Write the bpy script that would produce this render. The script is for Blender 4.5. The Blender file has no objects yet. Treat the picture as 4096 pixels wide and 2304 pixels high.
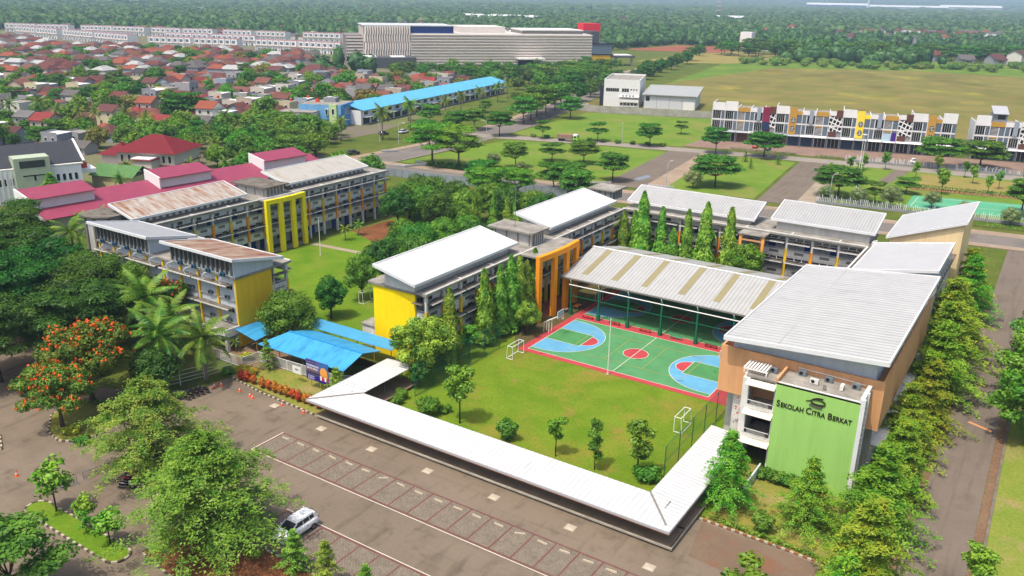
import bpy, math, random
from mathutils import Vector, Matrix
import numpy as np
R = math.radians
scene = bpy.context.scene
COL = scene.collection
# ---------------------------------------------------------------- camera
cam_d = bpy.data.cameras.new('camera')
cam = bpy.data.objects.new('camera', cam_d); COL.objects.link(cam)
cam_d.sensor_width = 36.0; cam_d.lens = 29.58
cam_d.clip_start = 0.5; cam_d.clip_end = 60000
def cam_matrix(loc, yaw, pitch, roll):
    cy, sy, cp, sp = math.cos(yaw), math.sin(yaw), math.cos(pitch), math.sin(pitch)
    f = Vector((cy*cp, sy*cp, -sp)); r = Vector((sy, -cy, 0)); u = r.cross(f)
    c, s = math.cos(roll), math.sin(roll)
    r2 = c*r + s*u; u2 = -s*r + c*u
    m = Matrix(((r2.x, u2.x, -f.x, loc[0]), (r2.y, u2.y, -f.y, loc[1]), (r2.z, u2.z, -f.z, loc[2]), (0, 0, 0, 1)))
    return m
cam.matrix_world = cam_matrix((60.39, -98.11, 49.45), R(122.879), R(19.15), R(1.0035))
scene.camera = cam
# ---------------------------------------------------------------- light
SUN_DIR = Vector((-0.09, -0.45, 1.0)).normalized()          # towards the sun
sun_el = math.asin(SUN_DIR.z); sun_az = math.atan2(SUN_DIR.x, SUN_DIR.y)
world = bpy.data.worlds.new('World'); scene.world = world; world.use_nodes = True
wn = world.node_tree.nodes; wl = world.node_tree.links
sky = wn.new('ShaderNodeTexSky'); sky.sky_type = 'NISHITA'; sky.sun_disc = False
sky.sun_elevation = sun_el; sky.sun_rotation = sun_az
sky.air_density = 1.0; sky.dust_density = 5.0; sky.ozone_density = 1.0
wl.new(sky.outputs[0], wn['Background'].inputs[0]); wn['Background'].inputs[1].default_value = 0.15
sun_d = bpy.data.lights.new('sun', 'SUN'); sun_d.energy = 2.7; sun_d.angle = R(0.6); sun_d.color = (1.0, 0.93, 0.80)
sun = bpy.data.objects.new('sun', sun_d); COL.objects.link(sun)
sun.rotation_euler = SUN_DIR.to_track_quat('Z', 'Y').to_euler(); sun.location = (0, 0, 200)
vs = scene.view_settings; vs.view_transform = 'Standard'; vs.look = 'None'; vs.gamma = 1.0
vs.exposure = 0.52; vs.use_curve_mapping = False
cy_ = scene.cycles
cy_.use_denoising = True; cy_.max_bounces = 5; cy_.diffuse_bounces = 3; cy_.glossy_bounces = 2
cy_.transmission_bounces = 3; cy_.volume_bounces = 0; cy_.transparent_max_bounces = 8
cy_.caustics_reflective = False; cy_.caustics_refractive = False
random.seed(7); rng = np.random.default_rng(11)

# ---------------------------------------------------------------- helpers
OFF = {}
def off(o): return OFF.get(o.name, Vector((0, 0, 0))) if o is not None else Vector((0, 0, 0))
def tag(o, label=None, cat=None, group=None, kind=None):
    if label: o['label'] = label
    if cat: o['category'] = cat
    if group: o['group'] = group
    if kind: o['kind'] = kind
    return o
def thing(name, label, cat, loc=(0, 0, 0), rotz=0.0, group=None, local=False):
    """Empty at a thing's base. Parts are given in world axes unless local (then in the thing's own axes)."""
    o = bpy.data.objects.new(name, None); COL.objects.link(o); o.empty_display_size = 0.5
    o.location = loc; o.rotation_euler = (0, 0, rotz)
    if not local and rotz == 0: OFF[o.name] = Vector(loc)
    return tag(o, label, cat, group)
def link(o, parent=None):
    COL.objects.link(o)
    if parent is not None: o.parent = parent
    return o
def inst(me, name, parent=None, loc=(0, 0, 0), rotz=0.0, mat=None, scale=None):
    o = bpy.data.objects.new(name, me); link(o, parent)
    o.location = Vector(loc) - off(parent); o.rotation_euler = (0, 0, rotz)
    if scale is not None: o.scale = scale if hasattr(scale, '__len__') else (scale,)*3
    if mat is not None:
        o.material_slots[0].link = 'OBJECT'; o.material_slots[0].material = mat
    return o
def copy_tree(o, parent=None, loc=None, rotz=None, label=None, scale=None, group=None):
    c = o.copy(); COL.objects.link(c); c.parent = parent
    if loc is not None: c.location = loc
    if rotz is not None: c.rotation_euler = (0, 0, rotz)
    if scale is not None: c.scale = scale if hasattr(scale, '__len__') else (scale,)*3
    if label: c['label'] = label
    if group: c['group'] = group
    for ch in list(o.children): copy_tree(ch, c)
    return c
class MB:
    def __init__(s): s.v = []; s.f = []; s.m = []
    def add(s, vs_, fs, mi=0):
        n = len(s.v); s.v += [tuple(p) for p in vs_]; s.f += [tuple(i+n for i in f) for f in fs]; s.m += [mi]*len(fs); return s
    def box(s, x0, x1, y0, y1, z0, z1, mi=0):
        return s.add([(x0, y0, z0), (x1, y0, z0), (x1, y1, z0), (x0, y1, z0), (x0, y0, z1), (x1, y0, z1), (x1, y1, z1), (x0, y1, z1)],
                     [(0, 3, 2, 1), (4, 5, 6, 7), (0, 1, 5, 4), (1, 2, 6, 5), (2, 3, 7, 6), (3, 0, 4, 7)], mi)
    def obox(s, c, sz, rz=0.0, mi=0):
        a, b, h = sz[0]/2, sz[1]/2, sz[2]/2; co, si = math.cos(rz), math.sin(rz)
        P = [(c[0]+x*co-y*si, c[1]+x*si+y*co, c[2]+z) for z in (-h, h) for x, y in ((-a, -b), (a, -b), (a, b), (-a, b))]
        return s.add(P, [(0, 3, 2, 1), (4, 5, 6, 7), (0, 1, 5, 4), (1, 2, 6, 5), (2, 3, 7, 6), (3, 0, 4, 7)], mi)
    def prism(s, pts, z0, z1, mi=0):
        """pts counter-clockwise; z0/z1 numbers or per-point lists"""
        n = len(pts); a = z0 if hasattr(z0, '__len__') else [z0]*n; b = z1 if hasattr(z1, '__len__') else [z1]*n
        V = [(p[0], p[1], a[i]) for i, p in enumerate(pts)] + [(p[0], p[1], b[i]) for i, p in enumerate(pts)]
        F = [tuple(range(n-1, -1, -1)), tuple(range(n, 2*n))] + [(i, (i+1) % n, n+(i+1) % n, n+i) for i in range(n)]
        return s.add(V, F, mi)
    def poly(s, pts, mi=0): return s.add(pts, [tuple(range(len(pts)))], mi)
    def bar(s, p, q, w, h=None, mi=0):
        """square bar from p to q"""
        p = Vector(p); q = Vector(q); d = (q-p)
        if d.length < 1e-6: return s
        d.normalize(); up = Vector((0, 0, 1)) if abs(d.z) < 0.95 else Vector((0, 1, 0))
        a = d.cross(up).normalized(); b = a.cross(d).normalized(); h = h or w
        P = [c + a*sa*w/2 + b*sb*h/2 for c in (p, q) for sa, sb in ((-1, -1), (1, -1), (1, 1), (-1, 1))]
        return s.add(P, [(0, 3, 2, 1), (4, 5, 6, 7), (0, 1, 5, 4), (1, 2, 6, 5), (2, 3, 7, 6), (3, 0, 4, 7)], mi)
    def tube(s, pts, r, n=8, mi=0, cap=True):
        rs = r if hasattr(r, '__len__') else [r]*len(pts); pts = [Vector(p) for p in pts]; base = len(s.v)
        a = None
        for i, p in enumerate(pts):
            d = (pts[min(i+1, len(pts)-1)]-pts[max(i-1, 0)]).normalized()
            if a is None:
                a = d.cross(Vector((0, 0, 1)) if abs(d.z) < 0.9 else Vector((1, 0, 0))).normalized()
            a = (a - d*a.dot(d)).normalized(); b = d.cross(a)
            for k in range(n):
                t = 2*math.pi*k/n; s.v.append(tuple(p + (a*math.cos(t)+b*math.sin(t))*rs[i]))
        for i in range(len(pts)-1):
            for k in range(n):
                s.f.append((base+i*n+k, base+i*n+(k+1) % n, base+(i+1)*n+(k+1) % n, base+(i+1)*n+k)); s.m.append(mi)
        if cap:
            s.f.append(tuple(base+k for k in range(n-1, -1, -1))); s.m.append(mi)
            e = base+(len(pts)-1)*n; s.f.append(tuple(e+k for k in range(n))); s.m.append(mi)
        return s
    def lathe(s, prof, n=12, c=(0, 0, 0), mi=0):
        base = len(s.v)
        for r, z in prof:
            for k in range(n):
                t = 2*math.pi*k/n; s.v.append((c[0]+r*math.cos(t), c[1]+r*math.sin(t), c[2]+z))
        for i in range(len(prof)-1):
            for k in range(n):
                s.f.append((base+i*n+k, base+i*n+(k+1) % n, base+(i+1)*n+(k+1) % n, base+(i+1)*n+k)); s.m.append(mi)
        s.f.append(tuple(base+k for k in range(n-1, -1, -1))); s.m.append(mi)
        e = base+(len(prof)-1)*n; s.f.append(tuple(e+k for k in range(n))); s.m.append(mi)
        return s
    def mesh(s, name, mats, o=(0, 0, 0), smooth=False):
        me = bpy.data.meshes.new(name)
        me.from_pydata([(p[0]-o[0], p[1]-o[1], p[2]-o[2]) for p in s.v], [], s.f)
        for m in (mats if isinstance(mats, (list, tuple)) else [mats]): me.materials.append(m)
        if any(s.m): me.polygons.foreach_set('material_index', s.m)
        if smooth: me.polygons.foreach_set('use_smooth', [True]*len(me.polygons))
        me.update(); return me
    def build(s, name, mats, parent=None, smooth=False):
        of = off(parent); o = bpy.data.objects.new(name, s.mesh(name, mats, of, smooth)); link(o, parent)
        if parent is not None: OFF[o.name] = of
        return o
def bx(x0, x1, y0, y1, z0, z1): return MB().box(min(x0, x1), max(x0, x1), min(y0, y1), max(y0, y1), z0, z1)
def structure(o): o['kind'] = 'structure'; return o

# ---------------------------------------------------------------- materials
def lin(c):
    if isinstance(c, str):
        c = c.lstrip('#'); c = [int(c[i:i+2], 16)/255 for i in (0, 2, 4)]
    return [(x/12.92 if x <= 0.04045 else ((x+0.055)/1.055)**2.4) for x in c]
MATS = {}
def mat(name, c, k=0.8, rough=0.7, metal=0.0, var=0.12, scale=3.0, bump=0.0, bscale=20.0, spec=0.14, c2=None, vscale=None, obj_var=0.0, space='Object', streak=0.0):
    """Principled with a noise-varied base colour. c: sRGB as it looks in sun, k scales it to a base colour; c2: a second stain colour."""
    if name in MATS: return MATS[name]
    m = bpy.data.materials.new(name); m.use_nodes = True; nt = m.node_tree; N = nt.nodes; L = nt.links; b = N['Principled BSDF']
    col = [x*k for x in lin(c)]
    b.inputs['Roughness'].default_value = rough; b.inputs['Metallic'].default_value = metal
    b.inputs['Specular IOR Level'].default_value = spec
    geo = N.new('ShaderNodeNewGeometry'); tc = N.new('ShaderNodeTexCoord')
    src = geo.outputs['Position'] if space == 'World' else tc.outputs['Object']
    nz = N.new('ShaderNodeTexNoise'); nz.inputs['Scale'].default_value = 1.0/scale; nz.inputs['Detail'].default_value = 6; nz.inputs['Roughness'].default_value = 0.65
    L.new(src, nz.inputs['Vector'])
    mx = N.new('ShaderNodeMix'); mx.data_type = 'RGBA'
    rp = N.new('ShaderNodeMapRange'); rp.inputs[1].default_value = 0.3; rp.inputs[2].default_value = 0.7
    L.new(nz.outputs['Fac'], rp.inputs[0]); L.new(rp.outputs[0], mx.inputs['Factor'])
    if c2 is not None: a2 = [x*k for x in lin(c2)]; a1 = col
    else: a1 = [x*(1-var) for x in col]; a2 = [min(0.9, x*(1+var)) for x in col]
    mx.inputs['A'].default_value = (*a1, 1); mx.inputs['B'].default_value = (*a2, 1)
    out = mx.outputs['Result']
    if obj_var:
        oi = N.new('ShaderNodeObjectInfo'); hs = N.new('ShaderNodeHueSaturation')
        mr = N.new('ShaderNodeMapRange'); mr.inputs[3].default_value = 1-obj_var; mr.inputs[4].default_value = 1+obj_var
        L.new(oi.outputs['Random'], mr.inputs[0]); L.new(mr.outputs[0], hs.inputs['Value']); L.new(out, hs.inputs['Color']); out = hs.outputs['Color']
    if streak:
        mp = N.new('ShaderNodeMapping'); mp.inputs['Scale'].default_value = (1.6, 1.6, .12); L.new(geo.outputs['Position'], mp.inputs['Vector']); sn = N.new('ShaderNodeTexNoise'); sn.inputs['Scale'].default_value = 1.0; sn.inputs['Detail'].default_value = 7; sn.inputs['Roughness'].default_value = .7; L.new(mp.outputs[0], sn.inputs['Vector'])
        sm = N.new('ShaderNodeMapRange'); sm.inputs[1].default_value = .45; sm.inputs[2].default_value = .8; sm.inputs[3].default_value = 1.0; sm.inputs[4].default_value = 1-streak; L.new(sn.outputs['Fac'], sm.inputs[0]); sv = N.new('ShaderNodeVectorMath'); sv.operation = 'SCALE'; L.new(out, sv.inputs[0]); L.new(sm.outputs[0], sv.inputs['Scale']); out = sv.outputs[0]
    L.new(out, b.inputs['Base Color'])
    if bump:
        n2 = N.new('ShaderNodeTexNoise'); n2.inputs['Scale'].default_value = bscale; n2.inputs['Detail'].default_value = 4; L.new(src, n2.inputs['Vector'])
        bp = N.new('ShaderNodeBump'); bp.inputs['Strength'].default_value = bump; bp.inputs['Distance'].default_value = 0.05
        L.new(n2.outputs['Fac'], bp.inputs['Height']); L.new(bp.outputs[0], b.inputs['Normal'])
    MATS[name] = m; return m
def plain(name, c, k=0.8, rough=0.6, metal=0.0, spec=0.16, **kw): return mat(name, c, k, rough, metal, var=kw.get('var', 0.06), scale=kw.get('scale', 1.5), spec=spec)
def ground_mat(name, cols, scales, k=0.8, rough=0.95, bump=0.3, bscale=3.0, fine=0.25, warp=1.0, streak=None, stains=None):
    """world-space ground: three colours mixed by two noises of different size plus fine grain"""
    m = bpy.data.materials.new(name); m.use_nodes = True; nt = m.node_tree; N = nt.nodes; L = nt.links; b = N['Principled BSDF']
    b.inputs['Roughness'].default_value = rough; b.inputs['Specular IOR Level'].default_value = 0.05
    geo = N.new('ShaderNodeNewGeometry'); pos = geo.outputs['Position']
    if streak:
        mp = N.new('ShaderNodeMapping'); mp.inputs['Scale'].default_value = streak; L.new(pos, mp.inputs['Vector']); pos = mp.outputs[0]
    def noise(s, d=6, r=0.6):
        n = N.new('ShaderNodeTexNoise'); n.inputs['Scale'].default_value = 1.0/s; n.inputs['Detail'].default_value = d; n.inputs['Roughness'].default_value = r
        L.new(pos, n.inputs['Vector']); return n.outputs['Fac']
    def mr(x, a, c, lo=0.0, hi=1.0):
        r = N.new('ShaderNodeMapRange'); r.inputs[1].default_value = a; r.inputs[2].default_value = c; r.inputs[3].default_value = lo; r.inputs[4].default_value = hi
        L.new(x, r.inputs[0]); return r.outputs[0]
    def mix(fac, a, c):
        x = N.new('ShaderNodeMix'); x.data_type = 'RGBA'
        L.new(fac, x.inputs['Factor'])
        for nm, val in (('A', a), ('B', c)):
            if isinstance(val, (list, tuple)): x.inputs[nm].default_value = (*[q*k for q in val], 1)
            else: L.new(val, x.inputs[nm])
        return x.outputs['Result']
    C = [lin(c) for c in cols]
    o = mix(mr(noise(scales[0]), 0.38, 0.62), C[0], C[1])
    if len(C) > 2: o = mix(mr(noise(scales[1]), 0.52, 0.72), o, C[2])
    if len(C) > 3: o = mix(mr(noise(scales[2] if len(scales) > 2 else scales[1]*0.4), 0.58, 0.75), o, C[3])
    g = mr(noise(0.35, 3, 0.7), 0.25, 0.75, 1-fine, 1+fine)
    vm = N.new('ShaderNodeVectorMath'); vm.operation = 'SCALE'; L.new(o, vm.inputs[0]); L.new(g, vm.inputs['Scale'])
    for sc, lo, hi, dk in (stains or ()):
        mp = N.new('ShaderNodeMapping'); mp.inputs['Scale'].default_value = sc; L.new(geo.outputs['Position'], mp.inputs['Vector']); sn = N.new('ShaderNodeTexNoise'); sn.inputs['Scale'].default_value = 1.0; sn.inputs['Detail'].default_value = 4; L.new(mp.outputs[0], sn.inputs['Vector'])
        v2 = N.new('ShaderNodeVectorMath'); v2.operation = 'SCALE'; L.new(vm.outputs[0], v2.inputs[0]); L.new(mr(sn.outputs['Fac'], lo, hi, 1.0, dk), v2.inputs['Scale']); vm = v2
    L.new(vm.outputs[0], b.inputs['Base Color'])
    if bump:
        n2 = N.new('ShaderNodeTexNoise'); n2.inputs['Scale'].default_value = bscale; n2.inputs['Detail'].default_value = 3; L.new(geo.outputs['Position'], n2.inputs['Vector'])
        bp = N.new('ShaderNodeBump'); bp.inputs['Strength'].default_value = bump; bp.inputs['Distance'].default_value = 0.08
        L.new(n2.outputs['Fac'], bp.inputs['Height']); L.new(bp.outputs[0], b.inputs['Normal'])
    MATS[name] = m; return m
def leaf_mat(name, c, k=1.0, var=0.35, trans=0.22, hue=0.03, c2=None, space='Object', clump=1.6):
    """foliage: colour varies by clump, by tree; some light passes through"""
    m = bpy.data.materials.new(name); m.use_nodes = True; nt = m.node_tree; N = nt.nodes; L = nt.links; N.remove(N['Principled BSDF'])
    out = N['Material Output']
    col = [x*k for x in lin(c)]; colb = [x*k for x in lin(c2)] if c2 else [col[0]*1.5, col[1]*1.35, col[2]*1.1]
    tc = N.new('ShaderNodeTexCoord'); nz = N.new('ShaderNodeTexNoise'); nz.inputs['Scale'].default_value = 1/clump; nz.inputs['Detail'].default_value = 3
    L.new(tc.outputs['Object'], nz.inputs['Vector'])
    mr = N.new('ShaderNodeMapRange'); mr.inputs[1].default_value = 0.35; mr.inputs[2].default_value = 0.65; L.new(nz.outputs['Fac'], mr.inputs[0])
    mx = N.new('ShaderNodeMix'); mx.data_type = 'RGBA'; mx.inputs['A'].default_value = (*col, 1); mx.inputs['B'].default_value = (*colb, 1); L.new(mr.outputs[0], mx.inputs['Factor'])
    oi = N.new('ShaderNodeObjectInfo'); hs = N.new('ShaderNodeHueSaturation'); L.new(mx.outputs['Result'], hs.inputs['Color'])
    r1 = N.new('ShaderNodeMapRange'); r1.inputs[3].default_value = 1-var*0.5; r1.inputs[4].default_value = 1+var*0.5; L.new(oi.outputs['Random'], r1.inputs[0]); L.new(r1.outputs[0], hs.inputs['Value'])
    mm = N.new('ShaderNodeMath'); mm.operation = 'MULTIPLY'; mm.inputs[1].default_value = 7.31; L.new(oi.outputs['Random'], mm.inputs[0])
    fr = N.new('ShaderNodeMath'); fr.operation = 'FRACT'; L.new(mm.outputs[0], fr.inputs[0])
    r2 = N.new('ShaderNodeMapRange'); r2.inputs[3].default_value = 0.5-hue; r2.inputs[4].default_value = 0.5+hue; L.new(fr.outputs[0], r2.inputs[0]); L.new(r2.outputs[0], hs.inputs['Hue'])
    d = N.new('ShaderNodeBsdfDiffuse'); t = N.new('ShaderNodeBsdfTranslucent'); s = N.new('ShaderNodeMixShader'); s.inputs[0].default_value = trans
    L.new(hs.outputs['Color'], d.inputs[0]); L.new(hs.outputs['Color'], t.inputs[0]); L.new(d.outputs[0], s.inputs[1]); L.new(t.outputs[0], s.inputs[2])
    gl = N.new('ShaderNodeBsdfGlossy'); gl.inputs['Roughness'].default_value = 0.45; gl.inputs[0].default_value = (1, 1, 1, 1)
    s2 = N.new('ShaderNodeMixShader'); s2.inputs[0].default_value = 0.015; L.new(s.outputs[0], s2.inputs[1]); L.new(gl.outputs[0], s2.inputs[2])
    L.new(s2.outputs[0], out.inputs[0]); MATS[name] = m; return m
def metal_roof(name, c, k=0.8, rough=0.42, stain=None, amount=0.5, axis='X', pitch=0.25, sscale=(0.25, 3.0, 1.0), groove=0.72):
    """ribbed sheet: fine ribs as relief, streaky stains along the fall of the roof (object axes)"""
    m = bpy.data.materials.new(name); m.use_nodes = True; nt = m.node_tree; N = nt.nodes; L = nt.links; b = N['Principled BSDF']
    b.inputs['Roughness'].default_value = rough; b.inputs['Specular IOR Level'].default_value = 0.2
    geo = N.new('ShaderNodeNewGeometry'); pos = geo.outputs['Position']
    base = [x*k for x in lin(c)]
    mp = N.new('ShaderNodeMapping'); mp.inputs['Scale'].default_value = sscale; L.new(pos, mp.inputs['Vector'])
    nz = N.new('ShaderNodeTexNoise'); nz.inputs['Scale'].default_value = 1.0; nz.inputs['Detail'].default_value = 6; nz.inputs['Roughness'].default_value = 0.6; L.new(mp.outputs[0], nz.inputs['Vector'])
    r = N.new('ShaderNodeMapRange'); r.inputs[1].default_value = 0.75-0.45*amount; r.inputs[2].default_value = 0.95-0.35*amount; L.new(nz.outputs['Fac'], r.inputs[0])
    mx = N.new('ShaderNodeMix'); mx.data_type = 'RGBA'; mx.inputs['A'].default_value = (*base, 1)
    st = [x*k for x in lin(stain)] if stain else [x*0.8 for x in base]
    mx.inputs['B'].default_value = (*st, 1); L.new(r.outputs[0], mx.inputs['Factor'])
    n2 = N.new('ShaderNodeTexNoise'); n2.inputs['Scale'].default_value = 0.5; n2.inputs['Detail'].default_value = 8; L.new(pos, n2.inputs['Vector'])
    g = N.new('ShaderNodeMapRange'); g.inputs[3].default_value = 0.86; g.inputs[4].default_value = 1.1; L.new(n2.outputs['Fac'], g.inputs[0])
    vm = N.new('ShaderNodeVectorMath'); vm.operation = 'SCALE'; L.new(mx.outputs['Result'], vm.inputs[0]); L.new(g.outputs[0], vm.inputs['Scale'])
    wv = N.new('ShaderNodeTexWave'); wv.wave_type = 'BANDS'; wv.bands_direction = axis; wv.inputs['Scale'].default_value = 0.314/pitch; wv.inputs['Distortion'].default_value = 0
    L.new(pos, wv.inputs['Vector'])
    gv = N.new('ShaderNodeMapRange'); gv.inputs[1].default_value = 0.0; gv.inputs[2].default_value = 0.3; gv.inputs[3].default_value = groove; gv.inputs[4].default_value = 1.0; L.new(wv.outputs['Fac'], gv.inputs[0])
    v2 = N.new('ShaderNodeVectorMath'); v2.operation = 'SCALE'; L.new(vm.outputs[0], v2.inputs[0]); L.new(gv.outputs[0], v2.inputs['Scale']); L.new(v2.outputs[0], b.inputs['Base Color'])
    bp = N.new('ShaderNodeBump'); bp.inputs['Strength'].default_value = 0.6; bp.inputs['Distance'].default_value = 0.06
    L.new(wv.outputs['Fac'], bp.inputs['Height']); L.new(bp.outputs[0], b.inputs['Normal'])
    MATS[name] = m; return m
# ================================================================ SETTING
M_grass = ground_mat('grass_base', ['#7c8a3c', '#667c2e', '#8c8a44', '#98865a'], [9, 30, 14], k=0.5, bump=0.6, bscale=1.5)
M_lawn = ground_mat('lawn_school', ['#86a02e', '#729424', '#a09640', '#aa8c4c'], [5, 9, 4], k=0.58, bump=0.5, bscale=6, fine=0.22)
M_lawn2 = ground_mat('lawn_bright', ['#84a42e', '#6e9824', '#97a042'], [7, 13], k=0.55, bump=0.5, bscale=5, fine=0.2)
M_lawn3 = ground_mat('lawn_roadside', ['#84a03c', '#729632', '#989650', '#a69460'], [10, 18, 7], k=0.6, bump=0.5, bscale=4, fine=0.2)
M_lawnbrown = ground_mat('lawn_dry', ['#9c9850', '#b09a60', '#869644', '#b28e60'], [6, 9, 5], k=0.62, bump=0.5, bscale=5, fine=0.2)
M_field = ground_mat('field_dry', ['#988a50', '#808244', '#9a964c', '#b8a848'], [22, 60, 30], k=0.62, stains=[((.03, .012, 1), .5, .62, .8)], bump=0.8, bscale=0.8, fine=0.3)
M_verge = ground_mat('verge_grass', ['#a29a4c', '#84943c', '#b09c66'], [2.5, 5], k=0.62, bump=0.5, bscale=5, fine=0.25)
M_soil = ground_mat('soil_red', ['#a06a48', '#8a5a3e', '#96804a'], [3, 6], k=0.56, bump=0.5, bscale=5)
M_asph = ground_mat('asphalt_carpark', ['#938473', '#9b8b79', '#887a69', '#7d7060'], [14, 5, 2.5], k=0.57, stains=[((.9, .16, 1), .56, .72, .72), ((.22, .22, 1), .6, .68, .86), ((.05, 1.1, 1), .58, .7, .86)], bump=0.12, bscale=25, fine=0.07, rough=0.8)
M_asph2 = ground_mat('asphalt_road', ['#8c7f73', '#96887b', '#7f7368'], [10, 5], k=0.58, stains=[((1.2, .06, 1), .52, .7, .78)], bump=0.12, bscale=25, fine=0.07, rough=0.8)
M_asph3 = ground_mat('asphalt_far', ['#928a84', '#9c938b', '#827a75'], [18, 9], k=0.56, bump=0.1, bscale=20, fine=0.06)
M_asphwet = ground_mat('asphalt_dirt', ['#96806c', '#8a7462', '#a06e54'], [5, 4], k=0.56, bump=0.12, bscale=25, fine=0.08)
M_concrete = ground_mat('concrete_path', ['#b5a793', '#a99b87', '#96897a'], [4, 7], k=0.7, bump=0.15, bscale=15, fine=0.08)
M_pave = ground_mat('pavement', ['#b09c88', '#a38e7a', '#bca893'], [8, 3], k=0.7, bump=0.2, bscale=9, fine=0.1)
M_kerb = plain('kerb_concrete', '#b4a894', 0.72, 0.85, var=0.2)
M_redkerb = plain('red_band', '#90605a', 0.52, 0.85, var=0.18)
M_whiteline = plain('white_line', '#e8dfcf', 0.8, 0.8, var=0.12)

def patch(name, pts, z, m, parent=None):
    o = MB().poly([(p[0], p[1], z) for p in pts]).build(name, m, parent)
    return structure(o) if parent is None else o
def strip_pts(pts, w, o=0.0):
    """left/right offset points of a polyline"""
    P = [Vector((p[0], p[1])) for p in pts]; Lp, Rp = [], []
    for i, p in enumerate(P):
        d = (P[min(i+1, len(P)-1)]-P[max(i-1, 0)]).normalized(); n = Vector((-d.y, d.x))
        Lp.append(p+n*(o+w/2)); Rp.append(p+n*(o-w/2))
    return Lp, Rp
def strip(name, pts, w, z, m, parent=None, o=0.0, h=None):
    a, b = strip_pts(pts, w, o); mb = MB(); n = len(a)
    if h is None:
        V = [(p.x, p.y, z) for p in b] + [(p.x, p.y, z) for p in a]
        mb.add(V, [(i, i+1, n+i+1, n+i) for i in range(n-1)])
    else:
        for i in range(n-1): mb.prism([b[i], b[i+1], a[i+1], a[i]], z, z+h)
    ob = mb.build(name, m, parent)
    return structure(ob) if parent is None else ob
def kerbed_road(name, pts, w, z, m, kw=0.3, kh=0.13):
    r = strip(name, pts, w, z, m)
    strip('kerb', pts, kw, z-0.05, M_kerb, r, o=w/2+kw/2, h=kh+0.05); strip('kerb', pts, kw, z-0.05, M_kerb, r, o=-w/2-kw/2, h=kh+0.05)
    return r

# one sheet to the horizon
gm = MB(); rr = [0, 60, 150, 300, 600, 1200, 2500, 5000, 9000, 11500, 14000, 20000, 28000]; seg = 48
for i, r_ in enumerate(rr):
    for k in range(seg):
        t = 2*math.pi*k/seg; gm.v.append((r_*math.cos(t), 40+r_*math.sin(t), -0.06+float(np.interp(r_, [0, 5000, 9000, 14000, 20000, 30000], [0, 0, 60, 200, 240, 240]))))
for i in range(1, len(rr)-1):
    for k in range(seg):
        gm.f.append((i*seg+k, (i+1)*seg+k, (i+1)*seg+(k+1) % seg, i*seg+(k+1) % seg)); gm.m.append(0)
gm.f.append(tuple(seg+k for k in range(seg))); gm.m.append(0)
structure(gm.build('ground', M_grass))

# car park and roads close by
patch('car_park', [(-27.6, -31.6), (-28.4, -36.5), (-33, -41), (-40, -44), (-64, -40), (-120, -60), (-120, -140), (58, -140), (54.5, -29), (48.6, -27.15), (37.5, -26.85), (36.0, -27.5), (36.0, -32), (-9.5, -32), (-21, -32.5)], 0.0, M_asph)
patch('dirt_forecourt', [(37.6, -27.1), (48.6, -27.35), (53.5, -29.5), (53, -36), (44, -33.5), (38.5, -33)], 0.004, M_asphwet)
side_road = patch('side_road', [(55.4, -140), (60.8, -140), (60.6, 104.9), (55.3, 104.2)], 0.005, M_asph2)
patch('leaf_litter_verge', [(54.6, -60), (55.4, -60), (55.35, 60), (54.6, 60)], 0.002, ground_mat('leaf_litter', ['#967a60', '#8c6e58', '#84804a', '#a0684a'], [2, 4, 1.2], k=0.62, bump=0.5, bscale=8))
patch('leaf_litter_verge', [(60.75, -140), (61.6, -140), (61.5, 90), (60.7, 90)], 0.006, MATS['leaf_litter'])
strip('stone_kerb', [(61.75, -60), (61.7, 0), (61.6, 100)], 0.28, 0, plain('old_kerb', '#8c7f74', 0.6, 0.9, var=0.3), h=0.13)
patch('roadside_verge', [(61.9, -140), (140, -140), (140, 108), (61.8, 100)], 0.0, ground_mat('verge_right', ['#98a048', '#869c3c', '#b2a068', '#b89c70'], [5, 9, 6], k=0.62, bump=0.5, bscale=6, fine=0.22))
mk = MB().poly([(57.3, 12.1, 0.011), (60.0, 10.9, 0.011), (60.1, 11.4, 0.011), (57.5, 12.6, 0.011)]); structure(mk.build('road_marking', plain('orange_paint', '#dfa070', 0.7)))
# lawns inside the school
patch('school_lawn', [(-9.6, -33), (36.8, -33), (36.8, -26), (50.5, -26.8), (50.5, -12.0), (33, -12), (33, 4), (29, 4), (29, -1.1), (-1.3, -1.1), (-3, 8), (-8, 8), (-8, -14), (-9.6, -16)], 0.003, M_lawn)
patch('front_verge', [(37.6, -26.7), (48.8, -27.0), (53.4, -29), (53.6, -13), (38, -13)], 0.008, M_verge)
patch('courtyard_lawn', [(-66.2, -12.5), (-36, -12.5), (-21, -16), (-19, 50), (-66.5, 60)], 0.003, M_lawn2)
patch('garden_bed', [(-28, -31.5), (-9.8, -32.9), (-9.8, -25.8), (-28.2, -25.8)], 0.006, M_verge)
patch('court_surround', [(-8, 8), (-1.3, -1.2), (-1.2, 33), (34, 33), (34, 47), (-8, 47)], 0.005, ground_mat('damp_soil', ['#7a6a48', '#63603a', '#6f7f3a'], [3, 5], k=0.6, bump=0.5, bscale=6))
patch('garden_path', [(-66.2, 19.9), (-53.0, 20.9), (-53.2, 22.3), (-66.2, 21.4)], 0.02, M_concrete)
patch('courtyard_soil', [(-66.5, 33), (-55, 28), (-48, 34), (-48, 44), (-66, 45)], 0.008, M_soil)
patch('entrance_yard', [(-37.5, -28.6), (-28.8, -28.8), (-23, -25.9), (-21, -17), (-34, -15), (-37.5, -24)], 0.007, ground_mat('yard_paving', ['#a2866e', '#937862', '#8a8a5a'], [3, 4], k=0.66, bump=0.2))

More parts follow.
